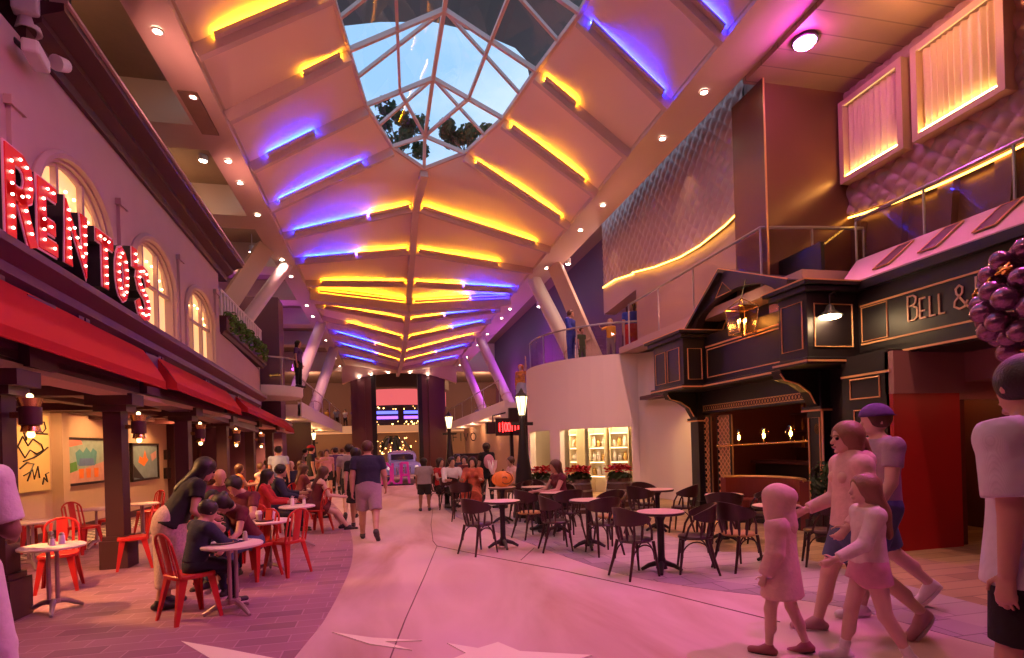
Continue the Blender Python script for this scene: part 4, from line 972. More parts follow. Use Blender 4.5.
o = m.build('hall_fairy_lights', emat('far_warm', (1.0, .52, .14), 9)); tag(o, 'golden string lights glittering under the far mezzanine', 'lights', kind='stuff')
# palm in the far hall
pm = thing('palm', 'dark potted palm left of the pale blue car', 'plant', (0.45, 33.0, 0))
MB().lathe([(0, 0), (.3, 0), (.38, .55), (.34, .55), (.0, .5)], n=14).build('pot', M_dark, pm, True)
MB().tube([(0, 0, .5), (.05, 0, 1.2), (0.02, 0, 2.1)], [.09, .07, .05], 8).build('trunk', mat('bark', (.1, .06, .03), .9), pm, True)
m = MB()
for k in range(15):
    a = k * 2.4; e = 0.65 + .25 * (k % 3)
    P = [Vector((0.02, 0, 2.1)) + Vector((math.cos(a) * e * t, math.sin(a) * e * t, (1.1 - .25 * (k % 3)) * t - 1.25 * t * t)) for t in [i / 6 for i in range(7)]]
    s = Vector((-math.sin(a), math.cos(a), 0)) * 0.1
    for p, q in zip(P, P[1:]):
        m.quad(p - s, p + s, q + s * .8 + Vector((0, 0, -.03)), q - s * .8 + Vector((0, 0, -.03)))
m.build('fronds', M_leafd, pm)
# ================================================================ lamps of the place
PINK, MAG, WARM = (1.0, 0.40, 0.36), (1.0, 0.10, 0.62), (1.0, 0.50, 0.18)
dl = thing('downlight', 'small round downlight under the left ceiling beam, first from the near end', 'light', (-3.2, 8.9, 8.09), group='downlights in the left beam')
MB().lathe([(0.06, 0), (0.085, 0), (0.085, -0.025), (0.06, -0.025), (0.06, 0)], n=14, cap=False).build('rim', M_white, dl, True)
MB().lathe([(0, -0.02), (0.059, -0.02), (0.059, -0.002), (0, -0.002)], n=14).build('lens', emat('downlight_lens', (1.0, .80, .62), 40), dl)
kt = tree_of(dl)
LY = [Pz(u, v, 8.09).y for u, v in [(163, 31), (191, 96), (220, 160), (233.5, 182), (249, 214), (273, 259), (282, 276), (298, 305), (304, 316), (313, 333), (317, 340), (324, 352), (328, 358), (333, 366)]]
RY = [Pz(u, v, 8.09).y for u, v in [(717, 93), (672, 139), (608, 205), (584, 230), (549, 268), (536, 283), (513, 309), (504, 318), (490, 334), (480, 345), (470, 357), (462, 365)]]
dl.location = (-3.2, LY[0], 8.09)
for i, y in enumerate(LY):
    if i: place(dl, kt, (-3.2, y, 8.09), 0, 'small round downlight under the left ceiling beam, %s from the near end' % ORD[i])
    if i in (0, 2, 5, 7, 9, 11): spot('beam_spot', (-3.2, y, 8.0), (0.4, y + 0.5, 0), 330, PINK, 2.0, 0.8, 0.08)
for i, y in enumerate(RY):
    place(dl, kt, (6.0, y, 8.09), 0, 'small round downlight under the right ceiling beam, %s from the near end' % ORD[i], 'downlights in the right beam')
    if i in (0, 1, 3, 5, 7, 9): spot('beam_spot', (6.0, y, 8.0), (3.0, y + 0.5, 0), 300, PINK, 2.0, 0.8, 0.08)
for i, (u, v) in enumerate([(359, 377), (371, 374.5), (388, 372.5), (410, 372.5), (428, 374.5)]):
    p = Py(u, v, 44.5); p.z -= 0.02
    place(dl, kt, p, 0, 'small round downlight along the end portal arch, %s from the left' % ORD[i], 'downlights along the end arch', (1.4, 1.4, 1.4))
# near-end lamps on the beams, behind the picture's foreground
for y in (1.0, 4.5):
    spot('beam_spot', (-3.2, y, 8.0), (0.5, y + 2.5, 0), 280, PINK, 2.0, 0.8, 0.08); spot('beam_spot', (6.0, y, 8.0), (3.0, y + 2.5, 0), 240, PINK, 2.0, 0.8, 0.08)
# magenta flood
fp = Pz(805, 45, 7.9)
fl_ = thing('flood_lamp', 'bright magenta flood lamp under the plank ceiling', 'lamp', fp)
MB().lathe([(0.17, 0.1), (0.2, 0.1), (0.2, 0.05), (0.17, 0.04), (0.17, 0.1)], n=24, cap=False).build('housing', M_dark, fl_, True)
MB().sphere((0, 0, 0.05), (0.168, 0.168, 0.10), 20, 10).build('lens', emat('magenta_lens', (1.0, 0.30, 0.92), 60), fl_)
spot('magenta_flood', fp + Vector((0, 0, -0.1)), (2.2, 4.6, 0), 620, MAG, 1.75, 0.8, 0.12)
point('magenta_halo_fill', fp + Vector((-.1, -.1, -0.14)), 20, (1.0, .04, .9), .1)  # added point light imitating the flood's halo on the planks
for y in (9.5, 13.5): spot('cornice_fill', (-3.7, y, 6.95), (1.6, y + 2, 9.2), 80, (1.0, .36, .30), 2.3, .8, .05)  # spots added behind the cornice, no fixture, to brighten the ceiling fabric
for y in (9.6, 12.6): spot('deck_fill', (6.95, y, 4.6), (2.0, y + 2, 9.2), 150, (1.0, .36, .30), 1.7, .8, .05)  # matching spots added on the right deck, also without a fixture
for y, z in ((14.6, 2.0), (16.5, 3.0)): spot('beam_spot', (6.0, 9.5, 8.0), (6.2, y, z), 420, (1.0, .42, .36), .75, .7, .08)
# added magenta floods without fixtures, tinting the left and farther floor
spot('magenta_flood', (6.1, 3.0, 7.9), (-2.4, 5.2, 0), 1150, (1.0, 0.10, 0.75), 1.5, 0.8, 0.12)
for y in (24, 33): spot('magenta_flood', (5.9, y, 7.9), (0, y, 0), 420, (1.0, 0.18, 0.5), 1.9, 0.8, 0.12)
point('gallery_violet', (-6, 27, 6.5), 130, (0.6, 0.08, 1.0), .2); point('gallery_violet', (7.6, 30, 6.5), 130, (0.6, .08, 1.0), .2); point('gallery_violet', (7.4, 38, 6.0), 110, (0.7, .1, 1.0), .2)
# blue washes on the deck wall behind the glass
spot('blue_wash', (7.0, 8.4, 4.35), (7.9, 8.75, 4.8), 14, (0.12, 0.08, 1.0), 1.2, .6); spot('blue_wash', (8.3, 7.4, 4.5), (8.75, 7.7, 5.0), 10, (0.12, 0.08, 1.0), 1.2, .6)
# cafe lamps
for i, (x, y) in enumerate(((-5.0, 6.2), (-5.0, 8.4), (-5.6, 12.2), (-5.4, 14.3), (-5.6, 17.2), (-5.2, 20.5))):
    place(dl, kt, (x, y, 2.62), 0, 'small recessed downlight in the dining ceiling, %s from the near end' % ORD[i], 'downlights in the dining ceiling', (0.7, 0.7, 0.7))
    spot('cafe_floor_fill', (-4.3, y + .9, 2.5), (-3.5, y + .9, 0), 420, (1.0, .46, .16), 2.3, .8, .05)  # extra spot with no fixture, added to warm the floor out front
    spot('cafe_spot', (x, y, 2.55), (x - (1.2 if i in (2, 3, 4) else 0), y + .1, 1.0 if i in (2, 3, 4) else 0), 120, (1.0, .46, .16), 2.4, .8, .05)
# pub lamps
spot('bracket_lamp', (6.75, 12.1, 2.55), (7.45, 12.7, 1.4), 70, (1.0, .55, .16), 1.5, .8, .04)
point('pub_lamp', (8.0, 9.6, 2.4), 14, (1.0, .32, .12)); point('pub_lamp', (8.9, 7.4, 2.4), 10, (1.0, .4, .12)); point('pub_lamp', (8.4, 4.8, 2.4), 14, (1.0, .3, .15)); spot('pub_soffit', (8.0, 5.6, 2.68), (7.4, 5.5, 0), 60, (1.0, .5, .2), 2.0, .8)
spot('canopy_lamp', (6.3, 9.2, 2.6), (5.9, 9.2, 0), 45, (1.0, .52, .16), 2.2, .8)
point('lantern_light', Px(742, 321, 6.32), 10, (1.0, .55, .2), .04); point('sign_light', Px(830, 322, 6.3), 9, (1.0, .62, .3), .05)
# shop lamps
for a in (aD0 * .7 + aD1 * .3, aD0 * .2 + aD1 * .8, (aW0 + aW1) / 2): point('shop_lamp', rpt(a, RR - .8, 2.35), 75, (1.0, .74, .36), .08)
for y in (26, 31, 36, 41): point('left_shop_lamp', (-4.4, y, 2.7), 50, (1.0, .5, .18), .1); point('right_shop_lamp', (5.6, y, 2.7), 45, (1.0, .48, .25), .1)
for x in (-6.5, 9): point('hall_lamp', (x, 52, 7.5), 520, (1.0, .5, .26), .2); point('hall_lamp', (x, 54, 2.7), 380, (1.0, .55, .18), .2)
# upper left and right warm lamps
for y in (9.5, 16, 22): point('upper_lamp', (-5.2, y, 8.2), 28, (1.0, .55, .28), .1)
point('upper_lamp', (7.6, 6.4, 7.6), 34, (1.0, .45, .18), .08); point('balcony_fill', (7.7, 18.3, 7.2), 110, (1.0, .5, .38), .1)  # the balcony light is added, with no fixture, to brighten the people there
spot('terrace_spot', (6.0, 6.2, 8.0), (5.6, 8.0, 0), 300, (1.0, .5, .28), .8, .7, .08)
for y in (11.5, 16): spot('wall_washer', (6.55, y, 8.05), (7.0, y + .3, 6.0), 26, (1.0, .62, .3), 1.3, .8)
# track spotlights seen beside the beams
tl = thing('track_spotlight', 'glaring white track spotlight', 'lamp', Px(203, 158, -4.3), math.pi)
MB().tube([(-.3, 0, .62), (0, 0, 0.62), (0, 0, 0.15)], 0.015, 6).build('stem', M_white, tl)
MB().lathe([(0.05, 0.16), (0.1, 0.13), (0.11, -0.08), (0.09, -0.08), (0.08, 0.1), (0, .12)], n=14).build('housing', M_white, tl, True)
MB().sphere((0, 0, -0.05), (0.085, .085, .05), 12, 6).build('lens', emat('spot_lens', (1.0, .86, .74), 60), tl, True)
kts = tree_of(tl)
tl['label'] = 'glaring white track spotlight left of the beam, nearest the camera'
for (u, v, x, lab) in ((252, 250, -4.3, 'glaring white track spotlight left of the beam, above the planter balcony'), (205, 152, -4.6, None), (568, 262, 6.72, 'glaring white track spotlight between the right beam and the far quilted wall'), (539, 305, 6.72, 'white track spotlight beside the thick slanted tube on the right')):
    if lab: place(tl, kts, Px(u, v, x), math.pi if x < 0 else 0, lab)
# security camera and clutter on the cornice end
sc0 = Px(36, 56, -3.75)
cm = thing('security_camera', 'white boxy security camera at the near end of left cornice', 'camera', sc0)
MB().box((0, 0.0, 0), (0.17, 0.4, 0.16), 0.2).build('body', M_white, cm, bevel=.03); MB().cyl((0.06, 0.28, 0.12), (0.1, 0.42, 0.18), 0.09, 0.075, 14).build('lens_housing', M_white, cm, True)
MB().cyl((0.1, 0.42, 0.18), (0.105, 0.44, 0.19), 0.05, 0.05, 12).build('lens', M_black, cm); MB().cyl((-.1, 0, 0.05), (-0.25, 0, 0.2), 0.03, n=8).build('mount', M_dark, cm)
for i, (u, v) in enumerate(((28, 8), (55, 8))):
    p = Px(u, v, -3.9); t = thing('stage_light', ('pale square stage light at the picture corner above cornice', 'black stage light beside the pale one above cornice')[i], 'lamp', p)
    m_ = (M_white, M_dark)[i]
    MB().box((0, 0, 0), (0.26, 0.36, 0.3), 0.3).build('housing', m_, t, bevel=.03); MB().lathe([(0.0, 0), (.1, 0), (.13, -.14), (.11, -.14), (0, -.05)], (0, 0, -.14), 14).build('barrel', m_, t, True); MB().tube([(-.17, 0, 0), (-.17, 0, .25), (.17, 0, .25), (.17, 0, 0)], .014, 5).build('yoke', M_dark, t)

# ================================================================ letter sign over the awnings
M_lface = mat('letter_red', (0.72, 0.012, 0.018), 0.4, emit=(1.0, 0.02, 0.02), es=0.10)
M_lrim = mat('letter_rim', (0.85, 0.50, 0.52), 0.5); M_lside = mat('letter_side', (0.012, 0.006, 0.010), 0.6)
E_bulb = emat('marquee_bulb', (1.0, 0.78, 0.58), 9)
ls = thing('letter_sign', "red marquee letters RENTO'S with white bulbs above the awnings", 'sign', (-3.4, 7.6, 3.72))
LT = [('R', 6.0, 6.50, 3.68, 4.54), ('E', 6.50, 6.98, 3.74, 4.46), ('N', 6.98, 7.56, 3.73, 4.42), ('T', 7.66, 8.2, 3.70, 4.38), ('O', 8.16, 8.64, 3.68, 4.38), ("'", 8.68, 8.92, 3.66, 4.52), ('S', 8.78, 9.36, 3.56, 4.34)]
for ch, y0, y1, z0, z1 in LT:
    W, Hh = y1 - y0 - 0.07, z1 - z0; st = 0.135
    def mp(a, b, d=0.0, y0=y0, W=W, z0=z0, Hh=Hh): return (-3.36 + d, y0 + 0.06 + a, z0 + b)
    S_ = [[(0.04 + x / (.68 if ch != "'" else .4) * (W - st), 0.07 + z * (Hh - st)) for x, z in s] for s in GL[ch]]
    sd = MB(); rm = MB(); fc = MB()
    for s in S_:
        s = [(a + st * .2, b) for a, b in s]
        cl = ch == 'O'
        if cl: s = s[:-1]
        else:
            a, b = Vector(s[0]), Vector(s[1]); s[0] = tuple(a + (a - b).normalized() * st * .45); a, b = Vector(s[-1]), Vector(s[-2]); s[-1] = tuple(a + (a - b).normalized() * st * .45)
        sd.ribbon(s, st + .05, lambda a, b: mp(a, b, -0.20), (0.20, 0, 0), cl); rm.ribbon(s, st + .05, lambda a, b: mp(a, b, 0.0), (0.012, 0, 0), cl); fc.ribbon(s, st + .005, lambda a, b: mp(a, b, 0.012), (0.012, 0, 0), cl)
    lt = rm.build('letter', M_lrim, ls, world=True); sd.build('letter_side', M_lside, lt, world=False) if False else None
    # children of a letter: its red face, dark return and bulbs (coordinates relative to the sign)
    for m_, nm, mt in ((sd, 'letter_side', M_lside), (fc, 'letter_face', M_lface)):
        Mi = Matrix(base_of(ls)).inverted(); m_.v = [tuple(Mi @ Vector(p)) for p in m_.v]; m_.build(nm, mt, lt)
    pts = []
    for s in S_:
        s = [Vector((a + st * .2, b)) for a, b in s]; L_ = 0; nxt = 0.02
        for a, b in zip(s, s[1:]):
            d = (b - a).length
            while nxt <= L_ + d + 1e-6:
                q = a.lerp(b, max(0, min(1, (nxt - L_) / max(d, 1e-6))))
                if all((q - r).length > 0.09 for r in pts): pts.append(q)
                nxt += 0.105
            L_ += d
    Mi = Matrix(base_of(ls)).inverted()
    for q in pts:
        p = Mi @ Vector(mp(q.x, q.y, 0.035)); MB().sphere(p, 0.014, 8, 5).build('bulb', E_bulb, lt, True)

# ================================================================ pictures in the dining room
def picture(u0, v0, u1, v1, lab, blobs, bg):
    X = -6.52; a = Px(u0, v0, X); b = Px(u1, v1, X); y0, y1, z1, z0 = a.y, b.y, a.z, b.z
    t = thing('picture', lab, 'picture', (X, (y0 + y1) / 2, z0))
    f = MB(); w = .05
    for lo, hi in (((X - .02, y0, z0), (X + .05, y0 + w, z1)), ((X - .02, y1 - w, z0), (X + .05, y1, z1)), ((X - .02, y0, z0), (X + .05, y1, z0 + w)), ((X - .02, y0, z1 - w), (X + .05, y1, z1))): f.bb(lo, hi)
    f.build('frame', M_dark, t, world=True)
    c = MB(); c.quad((X + .01, y0, z0), (X + .01, y1, z0), (X + .01, y1, z1), (X + .01, y0, z1)); mts = [bg]
    for i, (poly, col) in enumerate(blobs):
        c.m = i + 1; mts.append(col); c.prism(poly, lambda s, q: (X + .012 + .002 * i, y0 + s * (y1 - y0), z0 + q * (z1 - z0)), (0.001, 0, 0))
    c.build('canvas', mts, t, world=True)
pa = lambda n, c: mat('paint_' + n, c, .7, var=.25, vscale=6)
picture(63, 437, 106, 482, 'framed painting with blue figures and three orange cups on the dining wall', [
    ([(.05, .05), (.95, .05), (.95, .48), (.5, .36), (.05, .25)], pa('rose', (.62, .36, .34))), ([(.05, .25), (.28, .32), (.26, .5), (.05, .45)], pa('green', (.10, .32, .08))),
    ([(.28, .42), (.72, .42), (.76, .7), (.66, .78), (.6, .68), (.5, .8), (.42, .68), (.34, .76), (.24, .68)], pa('teal', (.10, .34, .40))), ([(.3, .4), (.7, .4), (.66, .56), (.34, .56)], pa('blue', (.12, .22, .50)))] +
    [([(x - .05, .14), (x + .05, .14), (x + .06, .34), (x - .06, .34)], pa('orange', (.85, .22, .04))) for x in (.36, .53, .72)] + [([(.1, .8), (.4, .86), (.36, .95), (.08, .95)], pa('coral', (.7, .25, .2)))], pa('aqua', (.32, .48, .46)))
picture(130, 443, 158, 478.5, 'framed painting with an orange splash on blue farther along dining wall', [
    ([(.25, .5), (.45, .38), (.62, .55), (.55, .62), (.5, .82), (.42, .6), (.3, .66)], pa('orange', (.85, .22, .04))), ([(.05, .1), (.1, .1), (.5, .02), (.44, .05), (.12, .4), (.06, .5)], pa('black', (.03, .03, .04))), ([(.75, .5), (.93, .6), (.93, .8), (.7, .7)], pa('rose', (.62, .36, .34)))], pa('slate', (.22, .34, .40)))
# mural of pale yellow with line drawing
X = -6.5; A0, A1 = Px(14, 418, X), Px(50, 487, X)
mu = thing('mural', 'cream mural with black line drawings at the left end of dining room', 'picture', (X, A0.y, A1.z))
MB().bb((X - .04, A0.y - .3, A1.z - .05), (X, A1.y + .02, A0.z + .1)).build('board', mat('mural_cream', (.80, .62, .28), .7), mu, world=True)
ln = MB(); q = lambda s, t: (X + .012, A0.y + s * (A1.y - A0.y), A1.z + t * (A0.z - A1.z))
for P in ([(.0, .55), (.2, .75), (.35, .62), (.5, .72), (.75, .64), (.8, .56), (.6, .5), (.4, .56), (.25, .45), (.05, .62)], [(.2, .4), (.5, .45), (.7, .5), (.95, .6)], [(.6, .85), (.7, .95), (.85, .98), (.9, .88), (.8, .82), (.65, .85), (.6, .8), (.95, .8)],
          [(.1, .3), (.3, .38), (.5, .36), (.4, .25), (.2, .2)], [(.3, .12), (.45, .3), (.5, .14), (.62, .32), (.66, .15)], [(.75, .05), (.8, .15), (.9, .08), (.85, .2), (.95, .22)], [(.15, .95), (.3, .7), (.4, .98)]): ln.tube([q(*p) for p in P], .014, 4)
ln.build('drawing', M_dark, mu, world=True)
for i, v in enumerate((450, 468)):
    a, b = Px(165, v, -6.5), Px(178, v + 9, -6.5)
    t = thing('menu_board', '%s of the two black menu boards beside the far painting' % ('upper', 'lower')[i], 'board', (-6.5, a.y, b.z)); MB().bb((-6.54, a.y, b.z), (-6.46, b.y, a.z)).build('panel', M_dark, t, world=True); MB().tube([(-6.45, a.y, b.z), (-6.45, b.y, b.z), (-6.45, b.y, a.z), (-6.45, a.y, a.z)], .012, 4, True).build('frame', M_maroon, t, world=True)

# ================================================================ pale blue vintage car with pink letters
cb = Pz(404, 484, 0); CX, CY = cb.x, cb.y + 2.2
car = thing('car', 'pale blue vintage car facing the camera at the far end', 'car', (CX, CY, 0))
M_carp = mat('pale_blue_enamel', (0.36, 0.46, 0.85), 0.25, coat=.5); M_chrome = mat('chrome', (.8, .78, .8), .12, metal=1.0)
cbm = MB()
secs = [(-2.1, .55, .35, .62), (-1.95, .72, .3, .85), (-1.5, .82, .28, .98), (-.7, .84, .27, 1.02), (.6, .86, .27, 1.02), (1.5, .84, .28, .98), (2.0, .72, .32, .85), (2.15, .5, .4, .65)]
def sec(y, w, z0, z1, n=16, e=.55):
    out = []
    for k in range(n):
        a = 2 * math.pi * k / n; c, s = math.cos(a), math.sin(a)
        out.append((w * math.copysign(abs(c) ** e, c), y, (z0 + z1) / 2 + (z1 - z0) / 2 * math.copysign(abs(s) ** e, s)))
    return out
def loft(mb, secs, **k):
    rings = [sec(*s, **k) for s in secs]; n = len(rings[0]); vs = [p for r in rings for p in r]
    mb.add(vs, [(i * n + j, i * n + (j + 1) % n, (i + 1) * n + (j + 1) % n, (i + 1) * n + j) for i in range(len(rings) - 1) for j in range(n)] + [tuple(range(n)), tuple((len(rings) - 1) * n + j for j in range(n))])
loft(cbm, secs); loft(cbm, [(-.75, .6, .9, 1.05), (-.5, .68, .9, 1.38), (.2, .7, .9, 1.50), (.9, .68, .9, 1.44), (1.4, .6, .9, 1.1)])
for s in (-1, 1):
    cbm.sphere((s * .72, -1.45, .55), (.2, .55, .38), 14, 10); cbm.sphere((s * .74, 1.4, .55), (.18, .6, .38), 14, 10)
cbm.build('body', M_carp, car, True)
m = MB(); m.grid(lambda s, t: (-.52 + 1.04 * s, -.74 + .22 * t - .05 * math.sin(math.pi * s), 1.06 + .26 * t), 8, 2); m.build('windshield', mat('dark_glass', (.03, .03, .05), .08), car, True)
for s in (-1, 1):
    m = MB(); m.quad((s * .69, -.4, 1.06), (s * .70, .8, 1.06), (s * .66, .7, 1.34), (s * .66, -.3, 1.34)); m.build('side_window', mat('dark_glass', (.03, .03, .05), .08), car)
    h = MB().sphere((s * .6, -1.98, .72), (.1, .07, .1), 12, 8).build('headlight', mat('headlight_glass', (.8, .8, .85), .1, emit=(1, .9, .8), es=.6), car, True)
    for y in (-1.35, 1.4): MB().cyl((s * .62, y, .32), (s * .82, y, .32), .32, .32, 20).build('wheel', M_dark, car, True)
m = MB()
for k in range(7): m.bb((-.3 + k * .1 - .02, -2.16, .42), (-.3 + k * .1 + .02, -2.08, .75))
m.build('grille', M_chrome, car); MB().tube([(-.85, -2.0, .38), (-.5, -2.2, .38), (.5, -2.2, .38), (.85, -2.0, .38)], .06, 8).build('bumper', M_chrome, car, True)
pls = thing('pink_letters', 'big hot pink letters standing in front of the pale blue car', 'sign', Pz(396, 485.5, 0))
for i, (ch, u) in enumerate((('D', 385), ('U', 395), ('A', 403))):
    m = MB(); x0 = Py(u, 460, cb.y - .35).x - pls.location.x
    for s in GL[ch]: m.ribbon([(a * .58, b * .9) for a, b in s], .1, lambda a, b: (x0 + a - .12, 0, b + .06), (0, .12, 0))
    m.build('letter', mat('hot_pink', (.62, .05, .34), .4, emit=(1, .04, .5), es=.12), pls)
MB().bb((-.7, -.05, 0), (.75, .2, .06)).build('base', M_dark, pls)

# ================================================================ lamp posts
lpst = thing('street_lamp', 'tall black street lamp with glowing lantern in the middle of the terrace', 'lamp', Pz(525, 517, 0))
m = MB(); m.lathe([(0, 0), (.27, 0), (.27, .1), (.25, .14), (.225, .5), (.18, .95), (.12, 1.4), (.08, 1.85), (.058, 2.15), (.075, 2.2), (.07, 2.25), (0, 2.25)], n=14); m.build('post', M_black, lpst, True)
MB().bar((-.24, 0, 2.06), (.24, 0, 2.06), .05, .07).build('cross_arm', M_black, lpst)
lh = MB().lathe([(0, 2.26), (.07, 2.26), (.135, 2.66), (0, 2.66)], n=6).build('lantern', emat('lantern_glow', (1.0, .80, .42), 3.2), lpst)
m = MB(); m.lathe([(0.145, 2.66), (.16, 2.68), (.06, 2.76), (.03, 2.82), (0, 2.86)], n=6)
for k in range(6):
    a = math.pi * k / 3; m.bar((.072 * math.cos(a), .072 * math.sin(a), 2.26), (.14 * math.cos(a), .14 * math.sin(a), 2.67), .014, .014)
m.build('cap', M_black, lpst)
kl = tree_of(lpst)
for u, v, lab in ((451, 492, 'black street lamp with glowing lantern behind the seated people'), (315, 478, 'small distant street lamp on the left of the walkway')):
    p = Pz(u, v, 0); place(lpst, kl, p, 0, lab)
point('street_lamp_light', Pz(522, 517, 0) + Vector((-.1, -.35, 2.45)), 16, (1.0, .72, .4), .12)

# ================================================================ signs and fittings at the far right
ns = thing('neon_sign', 'small red neon sign on the dark shop behind the street lamp', 'sign', Py(509, 427, 20.55))
m = MB()
for k in range(7):
    x = -.36 + k * .12; z = .22 - .03 * abs(k - 2); 
    if k in (2, 3): m.tube([(x + .05 * math.cos(a), 0, .16 * math.sin(a)) for a in [2 * math.pi * i / 12 for i in range(12)]], .018, 6, True)
    else: m.tube([(x, 0, -z), (x, 0, z)], .018, 6)
m.build('tube', emat('red_neon', (1.0, .02, .02), 9), ns); MB().bb((-.5, .05, -.32), (.5, .1, .34)).build('backing', M_dark, ns)
for i, (u, v, y, w, h, d, m_, lab) in enumerate(((493, 428, 21.5, .55, .45, .4, M_black, 'black boxy speaker hanging beside the red neon sign'), (470, 469, 23.0, 1.3, 1.3, .3, M_black, 'black display cabinet behind the white-shirted diner'))):
    p = Py(u, v, y); t = thing(('speaker', 'display_cabinet')[i], lab, ('speaker', 'cabinet')[i], p); MB().box((0, 0, 0), (w, d, h)).build('body', m_, t, bevel=.02); MB().box((0, -d / 2 - .01, 0), (w * .85, .02, h * .85)).build('front_panel', M_maroon, t)
    if i == 0: MB().tube([(0, 0, h / 2), (0, 0, 2.76 - p.z), (.6, .2, 2.9 - p.z)], .03, 6).build('bracket', M_dark, t)
m = MB()
for k, P in enumerate(([(0, .3), (0, 0)], [(.12, .3), (.2, 0), (.28, .3)], [(.48 + .1 * math.cos(a), .15 + .15 * math.sin(a)) for a in [2 * math.pi * i / 10 for i in range(10)]], [(-.3, .3), (-.3, 0)], [(-.3, .3), (-.14, .3)], [(-.3, .15), (-.16, .15)])):
    m.ribbon(P, .035, lambda a, b: Py(461, 441, 21.3) + Vector((a, 0, b)), (0, .03, 0), k == 2)
o = m.build('wall_lettering', M_dark); tag(o, 'small dark lettering on the tan wall behind the right diners', 'sign')

# ================================================================ furniture prototypes
M_red = mat('red_metal', (0.50, 0.018, 0.016), 0.38, var=.1)
M_brown = mat('red_brown_wood', (0.040, 0.011, 0.012), 0.38, coat=.2)
M_top = mat('blond_table_top', (0.66, 0.46, 0.36), 0.35, var=.08, vscale=4)
M_ltop = mat('pale_table_top', (0.72, 0.58, 0.52), 0.4)
M_cast = mat('cast_iron', (.02, .012, .014), .5)
M_pewter = mat('pewter_metal', (.42, .30, .33), .45, metal=.6)
M_seatp = mat('seat_leather', (0.20, .09, .05), .4)
M_seatt = mat('ochre_seat', (0.42, 0.24, 0.07), .6)
def metal_chair(label):
    t = thing('metal_chair', label, 'chair', (0, 0, 0), group='red metal dining chairs')
    m = MB(); n = 24
    def sq(r, k): a = 2 * math.pi * k / n; c, s = math.cos(a), math.sin(a); e = .45; return (r * math.copysign(abs(c) ** e, c), r * .98 * math.copysign(abs(s) ** e, s))
    vs = [(*sq(.185, k), .455) for k in range(n)] + [(*sq(.195, k), .445) for k in range(n)] + [(*sq(.195, k), .415) for k in range(n)] + [(*sq(.15, k), .448) for k in range(n)]
    m.add(vs, [(k, (k + 1) % n, n + (k + 1) % n, n + k) for k in range(n)] + [(n + k, n + (k + 1) % n, 2 * n + (k + 1) % n, 2 * n + k) for k in range(n)] + [(3 * n + k, 3 * n + (k + 1) % n, (k + 1) % n, k) for k in range(n)] + [tuple(3 * n + k for k in range(n)), tuple(2 * n + k for k in range(n))])
    m.build('seat', M_red, t, True)
    for sx in (-1, 1):
        for sy in (-1, 1):
            l = MB(); a = Vector((sx * .165, sy * .16, .44)); b = Vector((sx * .215, sy * (.21 if sy > 0 else .235), 0)); u = Vector((-sx, 0, 0)); v = Vector((0, -sy, 0))
            def corner(p, w): return [p, p + u * w, p + u * w + v * .012, p + u * .012 + v * .012, p + u * .012 + v * w, p + v * w]
            A_, B_ = corner(a, .075), corner(b, .032); l.add(A_ + B_, [(i, (i + 1) % 6, 6 + (i + 1) % 6, 6 + i) for i in range(6)] + [(0, 1, 2, 3), (0, 3, 4, 5), (6, 7, 8, 9), (6, 9, 10, 11)])
            l.build('leg', M_red, t)
    b = MB(); P = [(-.17, -.16, .43), (-.175, -.19, .58), (-.17, -.225, .74)] + [(.17 * math.cos(math.radians(a)), -.225 - .025 * math.sin(math.radians(a)), .74 + .115 * math.sin(math.radians(a))) for a in range(170, 9, -20)] + [(.17, -.225, .74), (.175, -.19, .58), (.17, -.16, .43)]
    b.tube(P, .013, 8); b.build('back_frame', M_red, t, True)
    for x0, x1, nm in ((-.055, .055, 'back_splat'),):
        s = MB(); s.grid(lambda a, c: (x0 + (x1 - x0) * a, -.165 - .075 * c - .01 * math.sin(math.pi * a), .45 + .40 * c), 3, 6); s.grid(lambda a, c: (x0 + (x1 - x0) * a, -.171 - .075 * c - .01 * math.sin(math.pi * a), .45 + .40 * c), 3, 6); s.build(nm, M_red, t, True)
    for x in (-.115, .115): MB().bar((x, -.17, .45), (x * .95, -.24, .80), .03, .006, (0, 1, 0)).build('back_slat', M_red, t)
    return t
